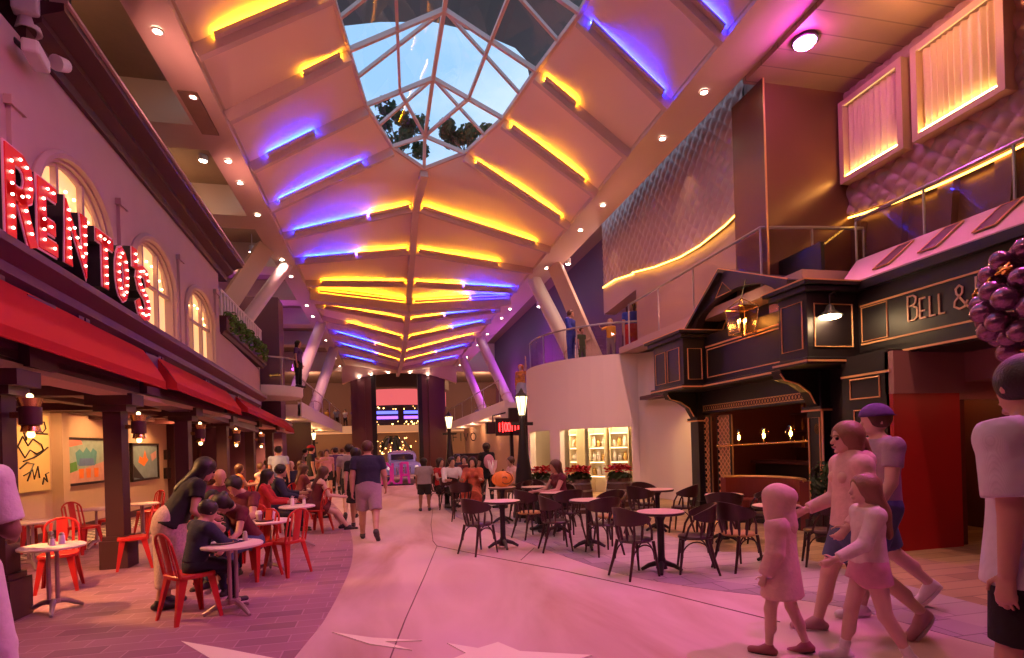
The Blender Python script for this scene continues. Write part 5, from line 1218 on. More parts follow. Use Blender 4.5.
def bistro_chair(label, seat_m):
    t = thing('bentwood_chair', label, 'chair', (0, 0, 0), group='dark bentwood terrace chairs')
    MB().lathe([(0, .455), (.17, .455), (.19, .448), (.20, .43), (.19, .415), (0, .415)], n=22, sy=1.02).build('seat', seat_m, t, True)
    for sx in (-1, 1):
        MB().tube([(sx * .15, .15, .42), (sx * .17, .175, .2), (sx * .185, .20, 0)], [.019, .017, .013], 8).build('leg', M_brown, t, True)
        MB().tube([(sx * .155, -.14, .43), (sx * .175, -.19, .2), (sx * .2, -.25, 0)], [.021, .018, .014], 8).build('leg', M_brown, t, True)
    bk = MB(); n = 26; A = [math.radians(170 + 200 * k / n) for k in range(n + 1)]
    def z0(a): return .60 + .04 * max(0, math.sin(a) + .15) * 2
    for k in range(n):
        q = []
        for a in (A[k], A[k + 1]):
            f = abs((a - math.radians(270)) / math.radians(100)); top = .835 - .13 * f ** 2; bot = .615 + .05 * f ** 3
            fl_ = 1.0
            q.append([(r * math.cos(a), (r * math.sin(a)) * 1.0, z) for r, z in ((.215, bot), (.24, bot), (.262, top), (.237, top))])
        bk.add(q[0] + q[1], [(i, (i + 1) % 4, 4 + (i + 1) % 4, 4 + i) for i in range(4)] + ([(0, 1, 2, 3)] if k == 0 else []) + ([(4, 5, 6, 7)] if k == n - 1 else []))
    bk.build('backrest', M_brown, t, True)
    for d in range(195, 346, 25):
        a = math.radians(d); MB().tube([(.185 * math.cos(a), .185 * math.sin(a), .43), (.21 * math.cos(a), .21 * math.sin(a), .53), (.228 * math.cos(a), .228 * math.sin(a), .63)], [.012, .018, .011], 6).build('spindle', M_brown, t, True)
    for s in (-1, 1): MB().tube([(s * .222, .03, .66), (s * .2, .09, .56), (s * .165, .12, .44)], .014, 6).build('arm_support', M_brown, t, True)
    br = MB()
    for s in (-1, 1): br.tube([(s * .155, .16, .20 + .0)] + [(s * .155 * math.cos(math.radians(a)), .16 - .0, .2 + .19 * math.sin(math.radians(a))) for a in range(15, 90, 15)] , .009, 6); br.tube([(s * .165, .17 * math.cos(math.radians(a)), .2 + .19 * math.sin(math.radians(a))) for a in range(0, 181, 15)], .009, 6)
    br.build('bentwood_brace', M_brown, t, True)
    return t
def round_table_right(label, h=.74, r=.29):
    t = thing('bistro_table', label, 'table', (0, 0, 0), group='round terrace tables')
    MB().lathe([(0, h), (r - .012, h), (r - .008, h - .004), (0, h - .004)], n=32).build('top_surface', M_top, t); MB().lathe([(0, h - .004), (r - .004, h - .004), (r, h - .012), (r, h - .03), (r - .01, h - .036), (0, h - .036)], n=32).build('table_edge', M_brown, t, True)
    MB().lathe([(0, .04), (.07, .04), (.06, .12), (.042, .18), (.042, h - .12), (.08, h - .04), (0, h - .04)], n=16).build('pedestal', M_cast, t, True)
    for k in range(4):
        a = math.pi / 4 + k * math.pi / 2; MB().tube([(.04 * math.cos(a), .04 * math.sin(a), .11), (.15 * math.cos(a), .15 * math.sin(a), .075), (.24 * math.cos(a), .24 * math.sin(a), .02)], [.035, .028, .02], 8).build('foot', M_cast, t, True)
    return t
def cafe_table(label, h=.70, r=.29):
    t = thing('cafe_table', label, 'table', (0, 0, 0), group='pale round dining tables')
    MB().lathe([(0, h), (r - .015, h), (r, h - .012), (r - .005, h - .03), (r - .03, h - .036), (0, h - .036)], n=32).build('table_top', M_ltop, t, True)
    for s in (-1, 1): MB().tube([(s * .035, 0, .09), (s * .035, 0, h - .03)], .02, 8).build('column', M_pewter, t, True)
    MB().lathe([(0, .1), (.06, .1), (.06, .14), (0, .14)], n=12).build('collar', M_pewter, t)
    for k in range(3):
        a = .5 + k * 2 * math.pi / 3; MB().tube([(.03 * math.cos(a), .03 * math.sin(a), .12), (.12 * math.cos(a), .12 * math.sin(a), .10), (.21 * math.cos(a), .21 * math.sin(a), .05), (.27 * math.cos(a), .27 * math.sin(a), .016)], [.03, .026, .022, .016], 8).build('foot', M_pewter, t, True)
    return t
class Maker:
    """first call moves the prototype, later calls copy it with its parts"""
    def __init__(self, fn, *a): self.fn, self.a, self.p = fn, a, None
    def __call__(self, loc, rz, label, scale=None):
        if self.p is None:
            self.p = self.fn(label, *self.a); self.k = tree_of(self.p); self.p.location = loc; self.p.rotation_euler = (0, 0, rz)
            return self.p
        return place(self.p, self.k, loc, rz, label, None, scale)
mchair, bchair, ochair, rtable, ctable = Maker(metal_chair), Maker(bistro_chair, M_brown), Maker(bistro_chair, M_seatt), Maker(round_table_right), Maker(cafe_table)
rad = math.radians
# ---- left dining tables (position by the table top centre)
LTP = {}
for key, u, v, lab in (('A', 52, 545, 'pale round table with condiments at the left edge, nearest the column'), ('B', 232, 543, 'pale round table where the children in dark tops sit'), ('C', 268, 520, 'pale round table in front of the woman in a red sweater'), ('D', 297, 505.5, 'pale round table with two white shakers behind the empty red chair'),
                       ('E', 96, 508, 'pale round table inside the dining room left of the column'), ('F', 142, 503, 'pale round table inside the dining room behind the standing woman'), ('G', 30, 521, 'pale round table far inside the dining room beside the mural'), ('H', 316, 488, 'small pale round table farthest along the awnings')):
    p = Pz(u, v, .70); LTP[key] = p; ctable((p.x, p.y, 0), 0.4 * len(LTP), lab)
def mc(u, v, fx, fy, lab): p = Pz(u, v, 0); return mchair((p.x, p.y, 0), face_rz(fx, fy), lab)
mc(191, 618, .75, .66, 'red metal chair in the foreground holding the boy in navy')
mc(287, 574, -.8, .6, 'empty red metal chair with its back to the walkway')
mc(60, 590, .3, -1, 'red metal chair behind the table with condiments at far left')
mc(84, 553, .9, -.4, 'red metal chair by the checkered floor strip, left of the dark column')
mc(134, 568, -.9, -.35, 'red metal chair right of the dark column with its back to the standing woman')
mc(113, 543, -1, .1, 'red metal chair inside the dining room right of the table')
mc(30, 552, .6, .8, 'red metal chair far inside the dining room below the mural')
mc(318, 532, -.9, .4, 'red metal chair under the bare-shouldered woman on the walkway edge')
mc(262, 544, .7, -.7, 'red metal chair under the woman in the red sweater')
mc(257, 578, -.55, -.83, 'red metal chair under the person bowed over the children table')
mc(216, 583, .3, -.9, 'red metal chair under the girl with the dark headscarf')
mc(300, 520, .5, -.8, 'red metal chair under the brown-haired woman at the far table')
mc(150, 532, -.6, -.7, 'red metal chair inside the dining room behind the standing woman')
mc(275, 532, .9, -.2, 'red metal chair under the man in the navy jacket')
# ---- right terrace tables
RTP = {}
for key, u, v, lab in (('A', 660, 511, 'round terrace table in the foreground between two tucked chairs'), ('B', 588, 499.5, 'round terrace table in front of the flower barrels'), ('C', 657, 489, 'round terrace table against the white wall'), ('D', 724, 494, 'round terrace table in front of the lattice panels'), ('E', 776, 505, 'round terrace table beside the red banquette behind the hooded child'),
                       ('F', 556, 492, 'round terrace table right of the street lamp with long-haired woman'), ('G', 535, 486.5, 'round terrace table directly behind the street lamp'), ('H', 502, 500.5, 'nearer terrace table left of the street lamp'), ('I', 502, 487, 'terrace table carrying the pumpkin lantern')):
    p = Pz(u, v, .74); RTP[key] = p; rtable((p.x, p.y, 0), .3 * len(RTP), lab)
def by(key, dx, dy, mk, lab, d=.42):
    p = RTP[key]; L_ = math.hypot(dx, dy); mk((p.x + dx / L_ * d, p.y + dy / L_ * d, 0), face_rz(-dx, -dy), lab)
by('A', -1, -.25, bchair, 'dark bentwood chair tucked at the left of the foreground table', .40)
by('A', 1, -.45, bchair, 'dark bentwood chair tucked at the right of the foreground table', .40)
by('B', .1, -1, bchair, 'dark bentwood chair with its back to us before the barrel table', .45)
by('B', -1, .1, bchair, 'dark bentwood chair left of the barrel table', .5)
by('B', .9, .5, ochair, 'bentwood chair with ochre seat right of the barrel table', .52)
by('C', -1, -.45, bchair, 'dark bentwood chair left of the white wall table')
by('C', .7, -.7, bchair, 'dark bentwood chair right of the white wall table', .45)
by('C', -.1, 1, bchair, 'dark bentwood chair behind the white wall table')
by('D', -.6, -.9, bchair, 'dark bentwood chair with its back to us before lattice table', .5)
by('D', .9, -.5, bchair, 'dark bentwood chair right of the lattice table', .5)
by('E', -1, -.15, ochair, 'bentwood chair with ochre seat left of the hooded child', .62)
by('E', .9, -.6, bchair, 'dark bentwood chair right of the banquette table', .5)
by('F', .1, -1, bchair, 'dark bentwood chair before the table right of the street lamp', .5)
by('F', -1, -.4, ochair, 'bentwood chair with tan seat beside the street lamp foot', .6)
by('F', .5, .9, bchair, 'dark bentwood chair under the long-haired woman', .55)
by('G', .2, 1, bchair, 'dark bentwood chair behind the street lamp table', .5)
by('G', 1, -.3, bchair, 'dark bentwood chair right of the street lamp table', .5)
by('H', -.8, -.5, bchair, 'dark bentwood chair left of the nearer lamp table', .5)
by('I', .9, .4, bchair, 'dark bentwood chair right of the pumpkin table', .5)
for u, v, fx, fy, lab in ((462, 520, .2, 1, 'dark bentwood chair with its back to us by the seated group'), (450, 509, .4, 1, 'dark bentwood chair under the white-shirted diner'), (476, 512, -.3, -1, 'dark bentwood chair under the woman in red print dress')):
    p = Pz(u, v, 0); bchair((p.x, p.y, 0), face_rz(fx, fy), lab)
# ---- banquette
bq = thing('banquette', 'curved oxblood banquette with gold edge in front of the pub opening', 'bench', (6.9, 9.0, 0))
M_ox = mat('oxblood_leather', (0.17, 0.025, 0.02), .4, bump=.1, bscale=6)
Cc = Vector((6.52, 8.9)); bm_ = MB(); gm = MB(); sm_ = MB()
def bqp(a, r, z): return (Cc.x + r * math.cos(a), Cc.y + r * 1.35 * math.sin(a), z)
N_ = 24; a0, a1 = rad(-60), rad(95)
for mb_, r0, r1, z0, z1 in ((bm_, .62, .74, 0, .84), (sm_, .26, .63, .30, .45)):
    for k in range(N_):
        p, q = a0 + (a1 - a0) * k / N_, a0 + (a1 - a0) * (k + 1) / N_; mb_.hexa([bqp(p, r0, z0), bqp(p, r1, z0), bqp(q, r1, z0), bqp(q, r0, z0), bqp(p, r0, z1), bqp(p, r1, z1), bqp(q, r1, z1), bqp(q, r0, z1)])
gm.tube([bqp(a0 + (a1 - a0) * k / N_, .68, .85) for k in range(N_ + 1)], .03, 8)
ba = MB()
for k in range(N_):
    p, q = a0 + (a1 - a0) * k / N_, a0 + (a1 - a0) * (k + 1) / N_; ba.hexa([bqp(p, .34, 0), bqp(p, .62, 0), bqp(q, .62, 0), bqp(q, .34, 0), bqp(p, .34, .3), bqp(p, .62, .3), bqp(q, .62, .3), bqp(q, .34, .3)])
bm_.build('backrest', M_ox, bq, world=True); sm_.build('seat', M_ox, bq, world=True, bevel=.02); gm.build('edge_trim', M_gold, bq, True, True); ba.build('plinth', M_dark, bq, world=True)

# ---- flower barrels
M_stave = pattern('barrel_staves', (0.15, 0.07, 0.05), (0.09, 0.04, 0.03), 'brick', 1.0, .7, bw=.6, rh=.07)
M_bract = mat('red_bracts', (0.50, 0.012, 0.02), .6)
def barrel(label):
    t = thing('flower_barrel', label, 'planter', (0, 0, 0), group='flower barrels by the shop doors')
    MB().lathe([(0, 0), (.24, 0), (.29, .22), (.305, .40), (.29, .58), (.25, .78), (.22, .78), (.22, .7), (0, .7)], n=20).build('barrel', M_stave, t, True)
    for z, r in ((.12, .272), (.28, .30), (.52, .302), (.68, .275)): MB().lathe([(r, z - .02), (r + .008, z - .02), (r + .008, z + .02), (r, z + .02)], n=20).build('hoop', M_steel, t, True)
    rn = random.Random(8); m = MB(); leaves(m, (0, 0, .82), (.3, .3, .12), 90, .09, rn); m.build('leaves', M_leafd, t)
    for k in range(15):
        f = MB(); a = k * 2.4; r = .29 * math.sqrt((k + .5) / 15); c = Vector((r * math.cos(a), r * math.sin(a), 1.02 - .9 * r * r + .03 * (k % 2)))
        for j in range(8):
            b = j * math.pi / 4 + k; d = Vector((math.cos(b), math.sin(b), .55 - .9 * (j % 2))); s = Vector((-math.sin(b), math.cos(b), 0)) * .045; f.add([c, c + d * .07 + s, c + d * .13, c + d * .07 - s], [(0, 1, 2, 3)])
        f.sphere(c + Vector((0, 0, .015)), .014, 6, 4); f.build('flower', M_bract, t)
    return t
brl = Maker(barrel)
for u, v, lab in ((580, 513, 'wooden barrel of red flowers left of the glass door leaf'), (620, 512, 'wooden barrel of red flowers right of the glass door'), (544, 512, 'wooden barrel of red flowers by the narrow side window')):
    p = Pz(u, v, 0); brl((p.x, p.y, 0), u * .1, lab)

# ---- things on tables
M_wht = mat('glazed_white', (.85, .80, .78), .3)
def on(p, dx, dy): return Vector((p.x + dx, p.y + dy, p.z))
def shaker(p, lab, m_=None, h=.10, r=.026):
    t = thing('shaker', lab, 'shaker', p, group=None); MB().lathe([(0, 0), (r, 0), (r * .9, h * .7), (r * .7, h * .78), (0, h * .78)], n=10).build('body', m_ or M_wht, t, True); MB().lathe([(r * .75, h * .78), (r * .8, h * .86), (r * .5, h), (0, h)], n=10).build('lid', M_steel, t, True)
shaker(on(LTP['A'], -.03, .05), 'left steel-topped shaker on the far left table', mat('pepper_glass', (.2, .12, .1), .15), .14, .03); shaker(on(LTP['A'], .06, .06), 'right white shaker on the far left table', None, .12, .032); shaker(on(LTP['A'], .02, -.04), 'small shaker in front on the far left table', None, .09)
shaker(on(LTP['D'], -.06, -.08), 'left white shaker on the table behind the empty red chair', None, .17, .032); shaker(on(LTP['D'], .12, -.05), 'right white shaker on the table behind the empty red chair', None, .13, .03)
shaker(on(LTP['B'], .10, .10), 'glass shaker on the children table', mat('shaker_glass', (.5, .4, .38), .1), .1)
def cup(p, lab, m_, h=.12):
    t = thing('cup', lab, 'cup', p); MB().lathe([(0, 0), (.03, 0), (.042, h), (.037, h), (.028, .01), (0, .01)], n=12).build('body', m_, t, True); MB().lathe([(0, h - .03), (.036, h - .03), (.044, h + .01), (.03, h + .045), (0, h + .05)], n=12).build('foam', M_wht, t, True)
cup(on(LTP['C'], .06, -.03), 'tall cup with white foam on the red sweater table', M_wht, .11); cup(on(LTP['C'], -.1, -.05), 'clear glass cup on the red sweater table', mat('shaker_glass', (.5, .4, .38), .1), .09)
pt = thing('plate', 'white plate with pizza slices on the children table', 'plate', on(LTP['B'], -.06, .0)); MB().lathe([(0, .004), (.07, .004), (.12, .018), (.125, .022), (.07, 0), (0, 0)], n=24).build('dish', M_wht, pt, True)
pzz = thing('pizza', 'orange pizza slices on the children plate', 'food', on(LTP['B'], -.06, 0) + Vector((0, 0, .012)))
for k in range(3):
    a = k * 2.1; MB().prism([(.01 * math.cos(a), .01 * math.sin(a)), (.09 * math.cos(a - .4), .09 * math.sin(a - .4)), (.09 * math.cos(a + .4), .09 * math.sin(a + .4))], lambda x, y: (x, y, 0), (0, 0, .012)).build('slice', mat('pizza_orange', (.7, .25, .06), .6, var=.3, vscale=40), pzz)
pt2 = thing('plate', 'dark small tray on the red sweater table', 'plate', on(LTP['C'], -.02, -.12)); MB().lathe([(0, 0), (.1, 0), (.12, .02), (.11, .02), (.09, .008), (0, .008)], n=20).build('dish', M_maroon, pt2, True)
pk = thing('pumpkin_lantern', 'orange ribbed lantern with a spiral face on the pumpkin table', 'pumpkin', on(RTP['I'], .02, 0)); m = MB(); n = 32
m.grid(lambda s, t: ((.21 + .012 * math.cos(10 * 2 * math.pi * s)) * math.sin(math.pi * t) * math.cos(2 * math.pi * s) * 1.05, (.21 + .012 * math.cos(10 * 2 * math.pi * s)) * math.sin(math.pi * t) * math.sin(2 * math.pi * s), .165 - .165 * math.cos(math.pi * t)), 60, 16); m.build('shell', mat('pumpkin_skin', (.70, .16, .03), .5, emit=(1, .2, .03), es=.12), pk, True)
MB().tube([(.02 + (.02 + .011 * k) * math.cos(k * .55), -.205 - .0 + .018 * (k / 14) ** 2 * 2, .17 + (.02 + .009 * k) * math.sin(k * .55)) for k in range(15)], .008, 5).build('spiral', M_maroon, pk, True); MB().cyl((0, 0, .32), (.02, 0, .37), .025, .015, 8).build('stalk', mat('bark', (.1, .06, .03), .9), pk)
fv = thing('flower_vase', 'dark vase with white feathery stems on the pumpkin table', 'vase', on(RTP['I'], -.16, .15)); MB().lathe([(0, 0), (.05, 0), (.07, .1), (.04, .22), (.05, .26), (0, .26)], n=12).build('vase', M_dark, fv, True)
for k in range(5):
    a = k * 1.3; MB().tube([(0, 0, .24), (.06 * math.cos(a), .06 * math.sin(a), .4), (.1 * math.cos(a), .1 * math.sin(a), .56)], [.012, .03, .006], 6).build('plume', M_wht, fv, True)

# ---- balloon cluster
bc = Vector(Py(1019, 300, 4.0) if False else (lambda d: Vector((d[0], d[1], d[2])) * (4.0 / 560) + Vector((0, 0, EYE)))(ray(1039, 299)))
bt = thing('balloon_cluster', 'big ball of purple and gold balloons at the right edge', 'balloons', (bc.x, bc.y, 0))
M_bp = mat('purple_foil', (0.30, 0.14, 0.26), 0.22, metal=.75); M_bg = mat('gold_foil', (.75, .40, .07), .2, metal=1.0)
rb2 = random.Random(4); NB = 74
for k in range(NB):
    z = 1 - 2 * (k + .5) / NB; a = k * 2.39996; r = math.sqrt(max(0, 1 - z * z)); d = Vector((r * math.cos(a), r * math.sin(a), z)); R_ = .33 + rb2.uniform(-.03, .03)
    gold = (k % 5 == 2); s = .078 * rb2.uniform(.85, 1.1) * (.8 if gold else 1)
    p = Vector((0, 0, bc.z)) + d * R_; p.z = bc.z + d.z * R_ * 1.12
    Mq = d.to_track_quat('Z', 'Y').to_matrix()
    m = MB()
    if gold:
        for j in range(5):
            q = 2 * math.pi * j / 5; dd = Mq @ Vector((math.cos(q), math.sin(q), .3)); m.sphere(p + dd * s * .5, (s * .55, s * .3, s * .3), 8, 6, Matrix.Rotation(0, 3, 'Z') if False else dd.to_track_quat('X', 'Z').to_matrix())
        m.sphere(p, s * .6, 8, 6)
    else:
        m.sphere(p, (s, s, s * 1.12), 14, 10, Mq)
    m.build('gold_star_balloon' if gold else 'balloon', M_bg if gold else M_bp, bt, True)
MB().cyl((0, 0, .02), (0, 0, bc.z), .018, n=8).build('pole', M_dark, bt, True); MB().lathe([(0, 0), (.2, 0), (.2, .02), (.04, .05), (0, .05)], n=20).build('base', M_dark, bt, True)
# potted bush behind the adult, by the pub pier
pb_ = Pz(846, 560, 0)
po = thing('potted_bush', 'small dark green bush in a black pot by the pub pier', 'plant', (6.45, 7.2, 0)); MB().lathe([(0, 0), (.14, 0), (.19, .5), (.16, .5), (0, .46)], n=14).build('pot', M_dark, po, True); m = MB(); leaves(m, (0, 0, .85), (.2, .2, .4), 260, .06, random.Random(2)); m.build('foliage', M_leafd, po)
# trees on the open deck above, seen through the skylight
def tree(u, v, z, lab, s=1.0):
    p = Pz(u, v, z); t = thing('tree', lab, 'tree', (p.x, p.y, 9.9)); rn = random.Random(int(u)); tr = MB(); tr.tube([(0, 0, 0), (.1, 0, (z - 9.9) * .6), (0.05, 0.1, z - 9.9)], [.1, .07, .03], 8)
    fo = MB()
    for k in range(9):
        d = Vector((rn.uniform(-1, 1) * s, rn.uniform(-1, 1) * s, z - 9.9 + rn.uniform(-.5, .6) * s)); tr.tube([(.05, .05, (z - 9.9) * .7), d], [.03, .012], 5); leaves(fo, d, (.42 * s, .42 * s, .3 * s), 60, .16, rn)
    tr.build('trunk', mat('bark', (.1, .06, .03), .9), t, True); fo.build('foliage', M_leafd, t)
tree(398, 128, 13.2, 'dark leafy tree outside the glass, left of the skylight tip', .9); tree(466, 133, 13.0, 'dark leafy tree outside the glass, right of the skylight tip', .8)
# ================================================================ people: continuous surfaces from blended body volumes
def v3(*a): return np.array(a, float)
def _nz(a): return a / (np.linalg.norm(a) + 1e-9)
class Field:
    """prims: dicts  k='c' cone a,b,ra,rb | 'e' ellipsoid c,r,(M) ; opts flat=(n,s) fe=flat end, sub=subtract, bl=blend"""
    def __init__(self): self.P = []; self.cuts = []
    def cone(self, a, b, ra, rb, bl=.02, flat=None, fe=False, fs=False, sub=False): self.P.append(dict(k='c', a=np.array(a, float), b=np.array(b, float), ra=ra, rb=rb, bl=bl, flat=flat, fe=fe, fs=fs, sub=sub)); return self
    def ell(self, c, r, bl=.02, M=None, sub=False): self.P.append(dict(k='e', c=np.array(c, float), r=np.array(r, float), bl=bl, M=M, sub=sub)); return self
    def cut(self, p, n): self.cuts.append((np.array(p, float), _nz(np.array(n, float)))); return self
    def mesh(self, vox):
        lo = np.full(3, 1e9); hi = np.full(3, -1e9)
        for p in self.P:
            if p['k'] == 'c': r = max(p['ra'], p['rb']) * 1.05; p['lo'] = np.minimum(p['a'], p['b']) - r; p['hi'] = np.maximum(p['a'], p['b']) + r
            else: r = max(p['r']); p['lo'] = p['c'] - r; p['hi'] = p['c'] + r
            if not p['sub']: lo = np.minimum(lo, p['lo']); hi = np.maximum(hi, p['hi'])
        lo -= vox * 2.5; hi += vox * 2.5
        n = np.ceil((hi - lo) / vox).astype(int) + 1
        D = np.full(n, 0.5); ax = [lo[i] + vox * np.arange(n[i]) for i in range(3)]
        for p in self.P:
            m = p['bl'] * 1.5 + vox * 2.2
            i0 = np.maximum(0, np.floor((p['lo'] - m - lo) / vox).astype(int)); i1 = np.minimum(n, np.ceil((p['hi'] + m - lo) / vox).astype(int) + 1)
            if (i1 <= i0).any(): continue
            sl = tuple(slice(a, b) for a, b in zip(i0, i1))
            G = np.stack(np.meshgrid(*[ax[i][sl[i]] for i in range(3)], indexing='ij'), -1)
            if p['k'] == 'c':
                q = G - p['a']; ab = p['b'] - p['a']
                if p['flat'] is not None:
                    nn, s = p['flat']; q = q + (q @ nn)[..., None] * nn * (1 / s - 1); ab = ab + (ab @ nn) * nn * (1 / s - 1)
                L2 = ab @ ab + 1e-9; t0 = (q @ ab) / L2; t = np.clip(t0, 0, 1); d = np.linalg.norm(q - t[..., None] * ab, axis=-1) - (p['ra'] + (p['rb'] - p['ra']) * t)
                if p['fe']: d = np.maximum(d, (t0 - 1) * math.sqrt(L2))
                if p['fs']: d = np.maximum(d, -t0 * math.sqrt(L2))
            else:
                q = G - p['c']
                if p['M'] is not None: q = q @ p['M']
                k0 = np.linalg.norm(q / p['r'], axis=-1); k1 = np.linalg.norm(q / p['r'] ** 2, axis=-1) + 1e-9; d = k0 * (k0 - 1) / k1
            E_ = D[sl]; k = max(p['bl'], 1e-4)
            if p['sub']:
                h = np.clip(.5 - .5 * (E_ + d) / k, 0, 1); D[sl] = E_ * (1 - h) - d * h + k * h * (1 - h)
            else:
                h = np.clip(.5 + .5 * (d - E_) / k, 0, 1); D[sl] = d * (1 - h) + E_ * h - k * h * (1 - h)
        if self.cuts:
            G = np.stack(np.meshgrid(*ax, indexing='ij'), -1)
            for p, nn in self.cuts: D = np.maximum(D, (G - p) @ nn)
        return surfnet(D, lo, vox)
_C = [(0, 0, 0), (1, 0, 0), (0, 1, 0), (1, 1, 0), (0, 0, 1), (1, 0, 1), (0, 1, 1), (1, 1, 1)]
_E = [(0, 1), (2, 3), (4, 5), (6, 7), (0, 2), (1, 3), (4, 6), (5, 7), (0, 4), (1, 5), (2, 6), (3, 7)]
def surfnet(D, lo, vox):
    n = np.array(D.shape) - 1
    ins = D < 0; cnt = np.zeros(n, int)
    for c in _C: cnt += ins[c[0]:c[0] + n[0], c[1]:c[1] + n[1], c[2]:c[2] + n[2]]
    act = (cnt > 0) & (cnt < 8); idx = np.argwhere(act)
    if not len(idx): return [], []
    cv = np.stack([D[idx[:, 0] + c[0], idx[:, 1] + c[1], idx[:, 2] + c[2]] for c in _C], 1)
    cp = np.array(_C, float); s = np.zeros((len(idx), 3)); w = np.zeros(len(idx))
    for a, b in _E:
        x = (cv[:, a] < 0) != (cv[:, b] < 0); t = cv[:, a] / (cv[:, a] - cv[:, b] + 1e-12); t = np.clip(t, 0, 1)
        s += np.where(x[:, None], cp[a] + (cp[b] - cp[a]) * t[:, None], 0); w += x
    V = lo + vox * (idx + s / w[:, None]); ID = np.full(n, -1); ID[act] = np.arange(len(idx)); Fc = []
    for axis in range(3):
        o = [0, 0, 0]; o[axis] = 1; a, b = [i for i in range(3) if i != axis]
        A = ins[:ins.shape[0] - o[0], :ins.shape[1] - o[1], :ins.shape[2] - o[2]]; B = ins[o[0]:, o[1]:, o[2]:]
        e = np.argwhere(A != B); e = e[(e[:, a] > 0) & (e[:, b] > 0) & (e[:, a] < n[a]) & (e[:, b] < n[b])]
        if not len(e): continue
        q = []
        for da, db in ((1, 1), (0, 1), (0, 0), (1, 0)):
            z = e.copy(); z[:, a] -= da; z[:, b] -= db; q.append(ID[z[:, 0], z[:, 1], z[:, 2]])
        q = np.stack(q, 1); fl = A[e[:, 0], e[:, 1], e[:, 2]]
        if axis == 1: fl = ~fl
        q[~fl] = q[~fl][:, ::-1]; Fc.append(q[(q >= 0).all(1)])
    return V, np.concatenate(Fc) if Fc else []
def link_mesh(name, V, Fc, m, parent):
    me = bpy.data.meshes.new(name); me.from_pydata(np.asarray(V).tolist(), [], np.asarray(Fc).tolist()); me.materials.append(m)
    me.polygons.foreach_set('use_smooth', [True] * len(me.polygons)); me.update()
    o = bpy.data.objects.new(name, me); COL.objects.link(o); o.parent = parent
    return o
def rotx(v, a): c, s = math.cos(a), math.sin(a); return v3(v[0], v[1] * c - v[2] * s, v[1] * s + v[2] * c)
def rotz(v, a): c, s = math.cos(a), math.sin(a); return v3(v[0] * c - v[1] * s, v[0] * s + v[1] * c, v[2])
def ik(a, c, l1, l2, hint):
    d = c - a; L_ = np.linalg.norm(d); L_ = min(L_, (l1 + l2) * .995); u = _nz(d); x = (l1 * l1 - l2 * l2 + L_ * L_) / (2 * L_); y = math.sqrt(max(0, l1 * l1 - x * x)); h = hint - u * (hint @ u)
    return a + u * x + _nz(h) * y, a + u * L_
SK = mat('skin_tan', (0.52, 0.29, 0.21), 0.55, var=.05); SKP = mat('skin_fair', (0.66, 0.42, 0.33), 0.55, var=.05); SKD = mat('skin_brown', (0.28, 0.14, 0.09), 0.55, var=.05)
H_B = mat('hair_black', (0.014, 0.008, 0.008), 0.45, bump=.25, bscale=90); H_BR = mat('hair_brown', (0.085, 0.035, 0.022), 0.45, bump=.25, bscale=90); H_LB = mat('hair_light_brown', (0.26, 0.13, 0.07), 0.45, bump=.25, bscale=90); H_BL = mat('hair_blond', (0.42, 0.25, 0.13), .45, bump=.25, bscale=90); H_G = mat('hair_grey', (.4, .34, .32), .5, bump=.25, bscale=90)
EYE_W = mat('eye_dark', (.02, .012, .01), .15); LIP = mat('lip', (.38, .12, .10), .5)
